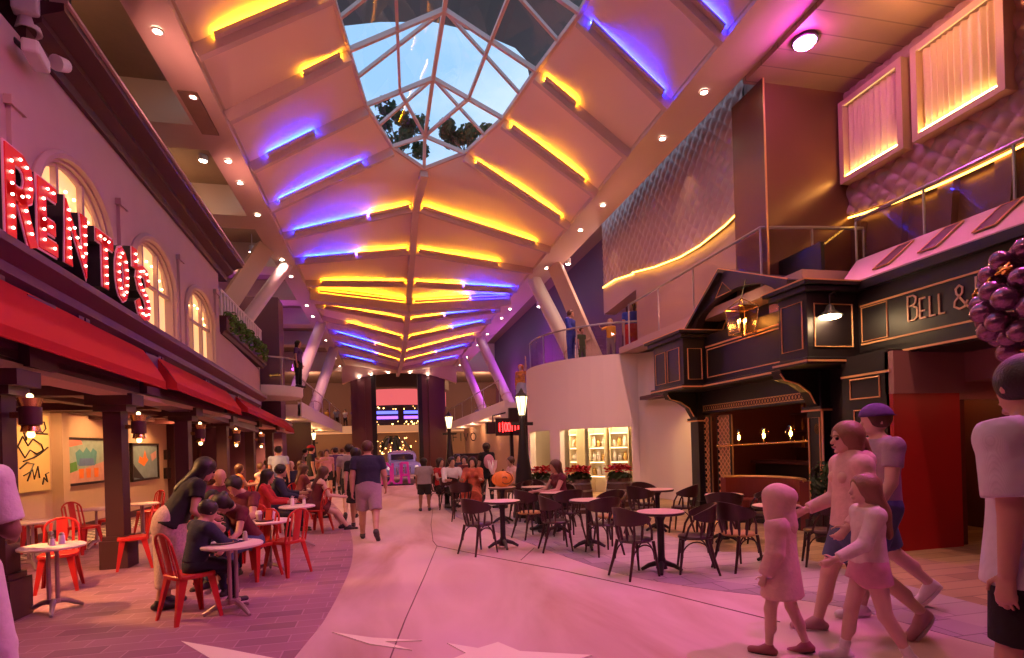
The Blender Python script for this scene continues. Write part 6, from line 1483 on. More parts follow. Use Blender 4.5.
def person(label, loc, face, h=1.7, sex='m', pose=None, wear=(), hair=('short', H_B), skin=SK, vox=.02, build=1.0, detail=0, group=None):
    p = dict(lean=0, bend=0, twist=0, hipz=None, legL=(0, 0, 4), legR=(0, 0, 4), armL=(0, 8, 10), armR=(0, 8, 10), handL=None, handR=None, yaw=0, nod=0, curl=35, footyaw=8)
    p.update(pose or {}); R = math.radians
    child = h < 1.42; hs = 1.0 if not child else 1.0 + (1.42 - h) * .65
    sit = p['hipz'] is not None
    hz = p['hipz'] if sit else .52 * h
    t = thing('person', label, 'person', loc, face_rz(*face), group)
    la = R(p['lean']); up = _nz(v3(math.sin(R(p['bend'])), math.sin(la), math.cos(la))); fw = _nz(np.cross(up, v3(1, 0, 0))); fw = fw if fw[1] > -1e9 else fw
    fw = _nz(np.cross(up, v3(1, 0, 0))); fw = -fw if (fw @ v3(0, math.cos(la), -math.sin(la))) < 0 else fw
    rt = _nz(np.cross(fw, up)); tw = R(p['twist']); rs = rt * math.cos(tw) + fw * math.sin(tw); fs = fw * math.cos(tw) - rt * math.sin(tw)
    hip = v3(0, 0, hz); tl = (.30 if not child else .29) * h; waist = hip + up * tl * .36; chest = hip + up * tl * .70; neck = hip + up * tl; shc = hip + up * tl * .925
    sw = (.118 if sex == 'm' else .100) * h * (1.0 if not child else .92); hw = .052 * h
    hl = R(p['lean'] * .55 + p['nod']); hup = _nz(v3(up[0], math.sin(hl), math.cos(hl))); hfw = _nz(v3(0, math.cos(hl), -math.sin(hl))); yw = R(p['yaw']); hrt = v3(1, 0, 0); hf = _nz(hfw * math.cos(yw) - hrt * math.sin(yw)); hr = _nz(np.cross(hf, hup))
    hd = neck + hup * .098 * h * hs + hf * .012 * h; HM = np.stack([hr, hf, hup], 1); hh = .0665 * h * hs
    J = {}
    for s, k in ((-1, 'L'), (1, 'R')):
        f, kn, ab = [R(x) for x in p['leg' + k]]; j = hip + v3(s * hw, 0, -.01 * h)
        d = _nz(v3(s * math.sin(ab), math.sin(f) * math.cos(ab), -math.cos(f) * math.cos(ab))); k1 = j + d * .245 * h
        d2 = _nz(v3(s * math.sin(ab) * .4, math.sin(f - kn), -math.cos(f - kn))); an = k1 + d2 * .232 * h
        J['hip' + k], J['knee' + k], J['ank' + k], J['fy' + k] = j, k1, an, (f - kn)
        sh = shc + rs * s * sw; J['sh' + k] = sh; l1, l2 = .168 * h, .148 * h
        if p['hand' + k] is not None:
            tg = np.array(p['hand' + k], float); el, wr = ik(sh, tg, l1, l2, v3(s * .7, -.5, -.8) if not isinstance(p.get('hint' + k), tuple) else v3(*p['hint' + k]))
        else:
            f, ab, e = [R(x) for x in p['arm' + k]]; d = _nz((-up * math.cos(f) + fs * math.sin(f)) * math.cos(ab) + rs * s * math.sin(ab)); el = sh + d * l1
            d2 = _nz((-up * math.cos(f + e) + fs * math.sin(f + e)) * math.cos(ab * .4) + rs * s * math.sin(ab * .2)); wr = el + d2 * l2
        J['el' + k], J['wr' + k] = el, wr
    if not sit:
        zmin = min(J['ank' + k][2] - (.045 * h) for k in 'LR'); sh_ = v3(0, 0, -zmin)
        for k in J:
            if not k.startswith('fy'): J[k] = J[k] + sh_
        hip, waist, chest, neck, shc, hd = [q + sh_ for q in (hip, waist, chest, neck, shc, hd)]
    B = build; wm = sex == 'f'
    def torso(F_, inf=0.0, bl=.03):
        w0, w1, w2 = (.098, .078, .090) if wm else (.090, .084, .098)
        fl = (fw, .70)
        F_.cone(hip - up * .01 * h, waist, w0 * h * B + inf, w1 * h * B + inf, bl, fl); F_.cone(waist, chest, w1 * h * B + inf, w2 * h * B + inf, bl, (fs, .68)); F_.cone(chest, shc - up * .01 * h, w2 * h * B + inf, .075 * h + inf, bl, (fs, .66))
        F_.cone(J['shL'] - up * .008 * h, J['shR'] - up * .008 * h, .036 * h + inf, .036 * h + inf, bl)
        F_.cone(shc + up * .015 * h, neck, .05 * h + inf * .7, .034 * h + inf * .3, bl)
        if wm and not child and inf != .024:
            for s in (-1, 1): F_.ell(chest + fs * .052 * h + rs * s * .043 * h + up * .005 * h, v3(1, 1, 1) * (.030 * h + inf * .6), bl)
    def arm(F_, k, inf=0.0, to=2.0, fe=False, bl=.012):
        a, b, c = J['sh' + k], J['el' + k], J['wr' + k]; r0, r1, r2 = [x * h * (1 if not wm else .9) * (B ** .6) for x in (.034, .026, .0175)]
        if to <= 1: F_.cone(a, a + (b - a) * to, r0 + inf, r0 + (r1 - r0) * to + inf * 1.3, bl, fe=fe)
        else:
            F_.cone(a, b, r0 + inf, r1 + inf, bl); q = b + (c - b) * (to - 1); F_.cone(b, q, r1 * 1.02 + inf, r1 + (r2 - r1) * (to - 1) + inf, bl, fe=fe)
    def leg(F_, k, inf=0.0, to=2.0, fe=False, bl=.02):
        a, b, c = J['hip' + k], J['knee' + k], J['ank' + k]; r0, r1, r2 = [x * h * (B ** .6) for x in (.054, .034, .021)]
        if to <= 1: F_.cone(a, a + (b - a) * to, r0 + inf, r0 + (r1 - r0) * to + inf * 1.5, bl, fe=fe)
        else:
            F_.cone(a, b, r0 + inf, r1 + inf, bl); q = b + (c - b) * (to - 1)
            if inf == 0: bk = _nz(np.cross(c - b, np.cross(v3(0, -1, 0), c - b))); F_.cone(b + (c - b) * .12 + bk * .008 * h, b + (c - b) * .5 + bk * .010 * h, .026 * h, .030 * h, bl)
            F_.cone(b, q, r1 + inf, r1 + (r2 - r1) * (to - 1) + inf * 1.1, bl, fe=fe)
    def feet(F_, k, inf=0.0):
        an = J['ank' + k]; s = -1 if k == 'L' else 1; pit = J['fy' + k]; pit = max(-.9, min(.5, pit)) if not sit else 0
        fyw = R(p['footyaw']) * s; d = v3(math.sin(fyw), math.cos(fyw), 0); d = v3(d[0], d[1] * math.cos(pit), math.sin(pit)) if pit < -.25 else d
        hl_ = an - d * .022 * h + v3(0, 0, -.024 * h); to = an + d * .10 * h + v3(0, 0, -.028 * h)
        F_.cone(hl_, to, .022 * h + inf, .020 * h + inf, .012, (v3(0, 0, 1), .85)); F_.cone(an, an + d * .03 * h + v3(0, 0, -.02 * h), .023 * h + inf, .024 * h + inf, .012)
        if inf: F_.cut((0, 0, min(hl_[2], to[2]) - .024 * h), (0, 0, -1)) if pit >= -.25 else None
        return hl_, to, d
    def hand(F_, k):
        c, e = J['wr' + k], J['el' + k]; s = -1 if k == 'L' else 1; d = _nz(c - e); side = _nz(v3(0, 0, 1) - d * d[2]); nn = _nz(np.cross(side, d)); nn = -nn if nn @ (-rs * s) < 0 else nn
        if abs(d[2]) >= .9: nn = _nz(-rs * s - d * (-rs * s @ d)); side = _nz(np.cross(d, nn)); side = side if side @ fs > 0 else -side
        pl_ = .052 * h; F_.cone(c, c + d * pl_, .017 * h, .022 * h, .008, (nn, .55)); fr_ = max(.0052 * h, vox * .52); cu = R(p['curl'])
        for i, (o, L_) in enumerate(((.017, .042), (.006, .047), (-.006, .044), (-.017, .034))):
            b = c + d * pl_ * .95 + side * o * h; m1 = _nz(d * math.cos(cu * .5) + nn * math.sin(cu * .5)); m2 = _nz(d * math.cos(cu * 1.3) + nn * math.sin(cu * 1.3)); q = b + m1 * L_ * h * .55
            F_.cone(b, q, fr_, fr_ * .95, .004); F_.cone(q, q + m2 * L_ * h * .5, fr_ * .95, fr_ * .8, .004)
        b = c + d * pl_ * .3 + side * .017 * h; q = b + _nz(d * .6 + side * .7 + nn * .25) * .026 * h; F_.cone(b, q, fr_ * 1.25, fr_ * 1.1, .006); F_.cone(q, q + _nz(d * .9 + side * .25 + nn * .3) * .022 * h, fr_ * 1.1, fr_ * .85, .004)
    # ---- body
    Fb = Field(); torso(Fb)
    for k in 'LR':
        arm(Fb, k); hand(Fb, k); leg(Fb, k); feet(Fb, k)
    Fb.cone(neck - up * .015 * h, hd - hup * .03 * h, .032 * h * (.9 if wm or child else 1), .031 * h * (.9 if wm or child else 1), .012)
    Fb.ell(hd + hup * .012 * h - hf * .006 * h, v3(hh * .78, hh * .96, hh * .98), .012, HM); Fb.ell(hd - hup * hh * .45 + hf * hh * .22, v3(hh * .56, hh * .60, hh * .62), .02, HM)
    Fb.cone(hd + hf * hh * .86 + hup * hh * .02, hd + hf * hh * 1.00 - hup * hh * .28, hh * .07, hh * .14, .015)
    Fb.ell(hd + hf * hh * .88 - hup * hh * .62, v3(hh * .24, hh * .10, hh * .10), .012, HM)
    Fb.ell(hd + hf * hh * .72 - hup * hh * .93, v3(hh * .22, hh * .16, hh * .14), .02, HM)
    for s in (-1, 1):
        Fb.ell(hd + hr * s * hh * .80 - hup * hh * .12 - hf * hh * .02, v3(hh * .08, hh * .13, hh * .22), .006, HM)
        Fb.ell(hd + hr * s * hh * .33 + hf * hh * .98 - hup * hh * .02, v3(hh * .17, hh * .12, hh * .11), .01, HM, sub=True)
    V, Q = Fb.mesh(vox); link_mesh('body', V, Q, skin, t)
    if detail:
        for s in (-1, 1):
            e = MB().sphere(hd + hr * s * hh * .33 + hf * hh * .80 - hup * hh * .03, hh * .12, 10, 7); e.build('eye', EYE_W, t, True)
            b = MB().tube([Vector(hd + hr * s * hh * x + hf * hh * y + hup * hh * z) for x, y, z in ((.15, .93, .16), (.33, .90, .22), (.52, .76, .15))], hh * .045, 6); b.build('eyebrow', hair[1], t, True)
        b = MB().tube([Vector(hd + hr * hh * x + hf * hh * y - hup * hh * z) for x, y, z in ((-.24, .88, .60), (-.1, .97, .58), (.1, .97, .58), (.24, .88, .60))], hh * .05, 6); b.build('mouth', LIP, t, True)
    # ---- clothes
    for it in wear:
        kind, m = it[0], it[1]; o = it[2] if len(it) > 2 else {}; F_ = Field(); inf = o.get('inf', .012)
        if kind in ('shirt', 'jacket', 'hoodie', 'tunic'):
            if kind == 'hoodie': F_.ell(neck - fs * .055 * h - up * .01 * h, v3(.075, .045, .05) * h, .03, np.stack([rs, fs, up], 1)); F_.ell(neck - up * .012 * h, v3(.062, .055, .03) * h, .02, np.stack([rs, fs, up], 1))
            torso(F_, inf); hem = o.get('hem', .02)
            F_.cone(hip - up * (.04 + hem) * h, waist, (.098 if wm else .092) * h * B + inf * 1.35 + o.get('flare', 0), .084 * h * B + inf, .03, (fw, .74))
            for k in 'LR': arm(F_, k, inf * .9, o.get('sleeve', .6), True)
            F_.cut(hip - up * (hem + o.get('drop', 0)) * h, -up); F_.cut(neck + up * ((.05 if kind == 'hoodie' else .018) + o.get('neck', 0.0)) * h, up + fs * .22)
            if 'shoulderless' in o: F_.cut(shc - up * .02 * h, up)
            nm = {'tunic': 'sweatshirt'}.get(kind, kind)
        elif kind in ('shorts', 'trousers'):
            inf = o.get('inf', .014); F_.cone(hip - up * .02 * h, waist, (.096 if wm else .092) * h * B + inf, .083 * h * B + inf * .8, .03, (fw, .74))
            for k in 'LR': leg(F_, k, inf, o.get('to', .72 if kind == 'shorts' else 1.93), True)
            F_.cut(waist - up * .02 * h, up); nm = kind
        elif kind == 'skirt':
            L_ = o.get('len', .2) * h; kn = (J['kneeL'] + J['kneeR']) / 2; dn = _nz(kn - hip) if sit else v3(0, 0, -1)
            F_.cone(waist - up * .02 * h, hip, .08 * h * B + inf, .098 * h * B + inf, .03, (fw, .76)); F_.cone(hip, hip + dn * L_, .098 * h * B + inf, (.105 + o.get('flare', .02)) * h + inf, .03, (v3(0, 1, 0) if not sit else v3(0, 0, 1), .8), fe=True)
            for k in 'LR': F_.cone(J['hip' + k], J['hip' + k] + _nz(J['knee' + k] - J['hip' + k]) * L_ * .97, .056 * h + inf, .05 * h + inf * 2, .04, fe=True)
            F_.cut(waist - up * .015 * h, up); nm = 'skirt'
        elif kind == 'scarf':
            F_.ell(hd + hup * .008 * h - hf * .012 * h, v3(hh * .98, hh * 1.06, hh * 1.16), .01, HM); F_.cone(hd - hup * hh * .9, neck - up * .03 * h, .045 * h, .062 * h, .03); F_.cone(neck - up * .02 * h, chest + fs * .05 * h, .06 * h, .06 * h, .03, (fs, .6))
            F_.ell(hd + hf * hh * 1.05 - hup * hh * .12, v3(hh * .60, hh * .75, hh * .84), .02, HM, sub=True); nm = 'headscarf'
        elif kind == 'hood':
            F_.ell(hd + hup * .016 * h - hf * .004 * h, v3(hh * 1.18, hh * 1.36, hh * 1.28), .01, HM); F_.cone(hd - hup * hh * .7 - hf * hh * .1, neck - up * .03 * h - fs * .012 * h, .080 * h * hs, .088 * h, .03)
            F_.cone(hd - hf * hh * .3 + hup * hh * .4, hd - hf * hh * 1.0 + hup * hh * .55, hh * .8, hh * .35, .06); F_.ell(neck - up * .03 * h, np.array((.088, .078, .045)) * h, .03, np.stack([rs, fs, up], 1)); F_.ell(hd + hf * hh * 1.5 - hup * hh * .08, v3(hh * .74, hh * .72, hh * .98), .02, HM, sub=True); nm = 'hood'
        elif kind == 'cap':
            F_.ell(hd + hup * hh * .18 - hf * .006 * h, v3(hh * .99, hh * 1.14, hh * 1.06), .006, HM); F_.cut(hd + hup * hh * .28, -hup)
            bd = hf if not o.get('back') else -hf; F_.cone(hd + hup * hh * .34 + bd * hh * .7, hd + hup * hh * .28 + bd * hh * 1.5, hh * .6, hh * .45, .004, (hup, .12)); nm = 'cap'
        elif kind == 'shoes':
            for k in 'LR':
                Fs = Field(); hl_, to, d = feet(Fs, k, .007)
                V, Q = Fs.mesh(max(.006, min(vox, .016)));
                if len(V):
                    so = link_mesh('shoe', V, Q, m, t)
                    if o.get('sole') is not None:
                        sb = MB(); n_ = 16; dz = Vector((0, 0, 1)); dv = Vector(d); sv = Vector((dv.y, -dv.x, 0)).normalized(); uu = sv.cross(dv); uu = uu if uu.z > 0 else -uu
                        ring = []
                        for i in range(n_):
                            a = 2 * math.pi * i / n_; c = Vector((Vector(hl_) + Vector(to)) / 2); ring.append(c + dv * math.cos(a) * (.083 * h) + sv * math.sin(a) * .029 * h)
                        sb.add([q - uu * .027 * h for q in ring] + [q - uu * .014 * h for q in ring], [tuple(range(n_)), tuple(range(n_, 2 * n_))] + [(i, (i + 1) % n_, n_ + (i + 1) % n_, n_ + i) for i in range(n_)]); sb.build('sole', o['sole'], so)
            continue
        elif kind == 'socks':
            for k in 'LR':
                Fs = Field(); b, c = J['knee' + k], J['ank' + k]; Fs.cone(b + (c - b) * .72, c, .027 * h, .026 * h, .01, fs=True); V, Q = Fs.mesh(vox)
                if len(V): link_mesh('sock', V, Q, m, t)
            continue
        elif kind == 'bag':
            c = hip - fw * .13 * h + up * o.get('z', .12) * h; F_.ell(c, v3(.09, .05, .12) * h, .01, np.stack([rt, fw, up], 1)); nm = 'backpack'
        V, Q = F_.mesh(vox if vox > .012 else vox * 1.1)
        if len(V): link_mesh(nm, V, Q, m, t)
    # ---- hair
    st, hm = hair
    if st:
        F_ = Field(); F_.ell(hd + hup * hh * .20 - hf * hh * .10, v3(hh * (.90 if st == 'short' else 1.0), hh * 1.04, hh * (.98 if st == 'short' else 1.02)), .01, HM)
        if st in ('long', 'xlong', 'pony', 'bun', 'bob'):
            F_.cone(hd - hf * hh * .25 + hup * hh * .1, hd - hf * hh * .35 - hup * hh * .7, hh * 1.0, hh * .78, .02, (hf, .85))
        if st == 'long':
            F_.cone(hd - hf * hh * .42, chest - fs * .075 * h, hh * .80, hh * .50, .03, (hf, .5))
            for s in (-1, 1): F_.cone(hd + hr * s * hh * .72 - hup * hh * .2, shc + rs * s * sw * .5 + fs * .01 * h, hh * .26, hh * .2, .02)
        if st == 'xlong': q1 = neck - fs * .075 * h - up * .03 * h; F_.cone(hd - hf * hh * .45, q1, hh * .85, hh * .85, .03, (hf, .5)); F_.cone(q1, waist + up * .06 * h - fs * .098 * h, hh * .85, hh * .55, .03, (fs, .42))
        if st == 'pony': F_.ell(hd - hf * hh * .95 - hup * hh * .45, v3(1, 1, 1) * hh * .42, .02); F_.cone(hd - hf * hh * 1.0 - hup * hh * .4, neck - fs * .10 * h - up * .02 * h, hh * .34, hh * .22, .02)
        if st == 'bun': F_.ell(hd - hf * hh * 1.05 + hup * hh * .25, v3(1, 1, 1) * hh * .42, .015)
        F_.ell(hd + hf * hh * 1.05 - hup * hh * .38, v3(hh * .66, hh * .78, hh * .92), .02, HM, sub=True)
        if st == 'short': F_.cut(hd - hup * hh * .55, -hup)
        V, Q = F_.mesh(min(vox, .02)); 
        if len(V): link_mesh('hair', V, Q, hm, t)
    return t
c_ = cloth
CL = {k: c_('cloth_' + k, v) for k, v in dict(navy=(.022, .022, .06), black=(.012, .010, .013), white=(.75, .70, .70), offwhite=(.68, .56, .52), grey=(.30, .25, .27), mauve=(.36, .26, .32), blue=(.06, .08, .30), denim=(.07, .09, .20), red=(.42, .02, .025), maroon=(.13, .02, .03), pink=(.62, .28, .36), orange=(.60, .18, .06), lightblue=(.34, .40, .58), cream=(.72, .58, .46), blush=(.66, .42, .38), purple=(.12, .05, .22), yellow=(.75, .38, .04), brown=(.16, .08, .05), royal=(.03, .05, .42), green=(.06, .10, .05)).items()}
M_stripe = mat('striped_shirt', (.60, .56, .62), .85)
def _stripe():
    n, l, b = nodes_of(M_stripe); t = n.new('ShaderNodeTexCoord'); w = n.new('ShaderNodeTexWave'); w.inputs['Scale'].default_value = 130; w.bands_direction = 'X'; w.inputs['Distortion'].default_value = .5; w.inputs['Detail Scale'].default_value = .4
    r = n.new('ShaderNodeValToRGB'); r.color_ramp.elements[0].color = (.60, .56, .62, 1); r.color_ramp.elements[1].color = (.66, .62, .68, 1); r.color_ramp.elements[0].position = .1; r.color_ramp.elements[1].position = .5
    l.new(t.outputs['Object'], w.inputs['Vector']); l.new(w.outputs['Fac'], r.inputs[0]); l.new(r.outputs[0], b.inputs['Base Color'])
    z = n.new('ShaderNodeTexNoise'); z.inputs['Scale'].default_value = 7; bp = n.new('ShaderNodeBump'); bp.inputs['Strength'].default_value = .8; bp.inputs['Distance'].default_value = .04; l.new(t.outputs['Object'], z.inputs['Vector']); l.new(z.outputs['Fac'], bp.inputs['Height']); l.new(bp.outputs[0], b.inputs['Normal'])
_stripe()
M_print = mat('printed_dress', (.5, .1, .05), .8, var=.9, vscale=9); M_speck = mat('speckled_cloth', (.55, .38, .36), .85, var=.5, vscale=45)
SH_W = mat('white_shoe', (.75, .66, .68), .6); SH_D = mat('dark_shoe', (.03, .02, .025), .5); SH_R = mat('rose_sandal', (.35, .10, .12), .6); SH_P = mat('dusty_pink_shoe', (.48, .24, .27), .6); SOLE = mat('pale_sole', (.7, .6, .6), .6)
def fz(u, v): p = Pz(u, v, 0); return (p.x, p.y, 0)
WALK = dict(legL=(18, 8, 2), legR=(-16, 22, 2), armL=(-14, 8, 12), armR=(16, 8, 18)); WALK2 = dict(legL=(-16, 24, 2), legR=(18, 8, 2), armL=(16, 8, 18), armR=(-14, 8, 12)); STAND = dict()
def SIT(hz=.55, **k): d = dict(hipz=hz, legL=(84, 84, 6), legR=(84, 84, 6), armL=(35, 12, 60), armR=(35, 12, 60)); d.update(k); return d
# ---------------------------------------------------------------- right foreground
person('hooded child in a pale sweatshirt walking away in the right foreground', fz(784, 653), (-.62, .78), 1.21, 'f', dict(legL=(13, 10, 3), legR=(-8, 12, 3), armL=(2, 12, 20), armR=(6, 12, 28), yaw=0, curl=60),
       [('tunic', CL['blush'], dict(inf=.040, sleeve=1.95, hem=.17, flare=.035)), ('hood', CL['blush']), ('shorts', CL['blush'], dict(to=.3, inf=.008)), ('shoes', SH_R, dict(sole=SH_D))], ('short', H_LB), SKP, .0095)
person('girl with waist-long straight hair, white sweater and pink shorts walking at right', fz(872, 664), (-.93, .36), 1.34, 'f', dict(legL=(-10, 18, 2), legR=(16, 6, 2), armL=(28, 12, 35), armR=(-4, 10, 8), yaw=0, curl=50),
       [('shirt', CL['offwhite'], dict(inf=.018, sleeve=1.95, hem=-.01)), ('shorts', CL['pink'], dict(to=.36, inf=.022)), ('socks', CL['white']), ('shoes', SH_W, dict(sole=SOLE))], ('xlong', H_LB), SKP, .0095)
person('woman in a pale hoodie with pulled-back hair walking between child and girl', fz(856, 634), (-.95, .30), 1.74, 'f', dict(legL=(-22, 24, 2), legR=(20, 6, 2), armL=(-6, 10, 50), armR=(4, 10, 62), nod=2, yaw=0, curl=60),
       [('hoodie', CL['blush'], dict(inf=.024, sleeve=1.95, hem=.01)), ('shorts', CL['denim'], dict(to=.72, inf=.016)), ('shoes', SH_P, dict(sole=SOLE))], ('pony', H_LB), SKP, .0105, 1.05, 1)
person('man in a purple cap and mauve shirt walking behind the woman in the hoodie', fz(884, 612), (-.95, .30), 1.9, 'm', dict(legL=(20, 6, 3), legR=(-20, 28, 3), armL=(10, 8, 20), armR=(-6, 8, 14), nod=2),
       [('shirt', CL['mauve'], dict(inf=.02, sleeve=.6, hem=.03)), ('shorts', CL['denim'], dict(to=.9, inf=.02)), ('cap', CL['purple'], dict(back=True)), ('shoes', SH_W, dict(sole=SOLE))], ('short', H_BR), SKP, .013, 1.05)
person('man in a grey striped shirt and black shorts standing closest at right edge', (2.95, 2.02, 0), (-.2, .97), 1.95, 'm', dict(legL=(4, 2, 3), legR=(-4, 6, 3), armL=(-6, 5, 10), armR=(-2, 9, 14), yaw=-25),
       [('shirt', M_stripe, dict(inf=.044, sleeve=.85, hem=.075, flare=.03)), ('shorts', CL['black'], dict(to=.85, inf=.018)), ('shoes', SH_D, dict(sole=SOLE))], ('short', H_B), SK, .0105, 1.0)
# ---------------------------------------------------------------- left edge
person('person in a white short-sleeved shirt and pale trousers cut by the left edge', (-2.38, 3.80, 0), (.25, 1), 1.86, 'm', dict(legL=(0, 2, 3), legR=(10, 4, 6), armL=(0, 8, 10), handR=(.10, .24, 1.12)),
       [('shirt', CL['white'], dict(inf=.025, sleeve=.85, hem=.03)), ('trousers', CL['white'], dict(inf=.02)), ('shoes', SH_D, dict(sole=SOLE))], ('short', H_B), SKD, .012)
def under(lab, u, v, f, ps, mk, kind):
    if ps.get('hipz') is None: return
    p = fz(u, v); L_ = math.hypot(*f); mk((p[0] - .05 * f[0] / L_, p[1] - .05 * f[1] / L_, 0), face_rz(*f), kind + ' holding the ' + ' '.join(lab.split()[:10]))
# ---------------------------------------------------------------- left table group
T = LTP['B']
def at(u, v): return fz(u, v)
def loc_of(label_key):
    for o in COL.objects:
        if o.get('label') == label_key: return o
def seat_on(lab, back=-.0):
    o = loc_of(lab); rz = o.rotation_euler.z; return (o.location.x - math.sin(rz) * back, o.location.y + math.cos(rz) * back, 0), (-math.sin(rz), math.cos(rz))
L0, F0 = seat_on('red metal chair in the foreground holding the boy in navy', .05)
person('boy in a navy sweater seated on the foreground red chair with his back to us', L0, F0, 1.34, 'm', SIT(.53, lean=12, legL=(80, 72, 10), legR=(78, 84, 8), armL=(48, 10, 45), armR=(50, 12, 40), nod=14, curl=50),
       [('shirt', CL['navy'], dict(inf=.018, sleeve=1.95, hem=.0)), ('trousers', CL['navy'], dict(inf=.012)), ('shoes', SH_D, dict(sole=SOLE))], ('short', H_B), SK, .0115)
person('woman in a black top and pale speckled skirt bending over the boy', fz(172, 606), (.86, .5), 1.66, 'f', dict(lean=32, nod=10, legL=(0, 4, 3), legR=(-6, 8, 3), armL=(28, 10, 70), armR=(20, 12, 62), curl=55),
       [('shirt', CL['black'], dict(inf=.022, sleeve=.5, hem=.03)), ('skirt', M_speck, dict(len=.40, flare=.0)), ('shoes', SH_D)], ('long', H_B), SK, .012, 1.15, 1)
def lerp2(a, b, t): return tuple(a[i] + (b[i] - a[i]) * t for i in range(3))
L0, F0 = seat_on('red metal chair under the girl with the dark headscarf', .06)
person('girl in a dark headscarf and black sleeves facing us across the children table', L0, (.12, -1), 1.36, 'f', SIT(.53, lean=10, armL=(48, 6, 50), armR=(42, 16, 60), yaw=12, nod=6), [('shirt', CL['black'], dict(inf=.02, sleeve=1.95)), ('trousers', CL['black']), ('scarf', CL['black']), ('shoes', SH_D)], (None, H_B), SK, .012, 1.0, 1)
L0, F0 = seat_on('red metal chair under the person bowed over the children table', .08)
person('person with dark bun bowed low over the children table, arms folded on it', L0, (-.6, -.8), 1.6, 'f', SIT(.53, lean=34, nod=36, armL=(58, 12, 30), armR=(56, 14, 44), legL=(80, 64, 4), legR=(74, 52, 8)), [('shirt', CL['maroon'], dict(inf=.015, sleeve=.5)), ('trousers', CL['denim'], dict(inf=.014)), ('shoes', SH_D, dict(sole=SOLE))], ('bun', H_B), SK, .012)
person('dark-haired man in a dark red shirt looking down behind the children table', fz(246, 568), (-.35, -1), 1.74, 'm', SIT(.53, lean=10, nod=32, armL=(40, 10, 60), armR=(40, 10, 60)), [('shirt', CL['maroon'], dict(sleeve=.6)), ('trousers', CL['navy']), ('shoes', SH_D)], ('short', H_B), SK, .014); under('dark-haired man in dark red behind the children table', 246, 568, (-.35, -1), SIT(), mchair, 'red metal chair')
person('bald man in a brown shirt seated behind the bending woman', fz(220, 548), (.5, -.8), 1.74, 'm', SIT(.53, lean=4, nod=16), [('shirt', CL['maroon'], dict(sleeve=.6)), ('trousers', CL['black']), ('shoes', SH_D)], (None, H_B), SK, .016); under('bald man in brown behind the bending woman', 220, 548, (.5, -.8), SIT(), mchair, 'red metal chair')
person('person in a brown shirt leaning on a far dining table beside the dark column', fz(205, 545), (.9, -.3), 1.66, 'f', SIT(.53, lean=18, nod=10), [('shirt', CL['brown'], dict(sleeve=.6)), ('trousers', CL['black']), ('shoes', SH_D)], ('bob', H_BR), SK, .016); under('person in brown leaning beside the dark column', 205, 545, (.9, -.3), SIT(), mchair, 'red metal chair')
L0, F0 = seat_on('red metal chair under the woman in the red sweater', .05)
person('black-haired woman in a red sweater seated beside the man in navy jacket', L0, (.95, .1), 1.66, 'f', SIT(.53, lean=6, nod=6, armL=(36, 8, 55), armR=(36, 8, 55)), [('shirt', CL['red'], dict(inf=.016, sleeve=1.95)), ('trousers', CL['black']), ('shoes', SH_D)], ('long', H_B), SK, .014)
L0, F0 = seat_on('red metal chair under the man in the navy jacket', .05)
person('man in a navy jacket seated facing right at the red sweater table', L0, (1, .15), 1.76, 'm', SIT(.53, lean=6, nod=4, armL=(34, 8, 58), armR=(30, 8, 55)), [('jacket', CL['navy'], dict(inf=.022, sleeve=1.95)), ('trousers', CL['navy']), ('shoes', SH_D)], ('short', H_B), SK, .014)
L0, F0 = seat_on('red metal chair under the brown-haired woman at the far table', .05)
person('brown-haired woman in a maroon top seated behind the two white shakers', L0, (.85, .5), 1.66, 'f', SIT(.53, lean=6, nod=4), [('shirt', CL['maroon'], dict(sleeve=.6)), ('skirt', CL['maroon'], dict(len=.2)), ('shoes', SH_D)], ('long', H_BR), SK, .016)
L0, F0 = seat_on('red metal chair under the bare-shouldered woman on the walkway edge', .05)
person('bare-shouldered woman in a red dress with legs stretched to the walkway', L0, (.9, .35), 1.66, 'f', SIT(.53, lean=14, nod=8, legL=(76, 50, 4), legR=(70, 36, 6)), [('shirt', CL['maroon'], dict(sleeve=.1, shoulderless=1)), ('skirt', CL['maroon'], dict(len=.14)), ('shoes', SH_D)], ('long', H_BR), SKP, .016)
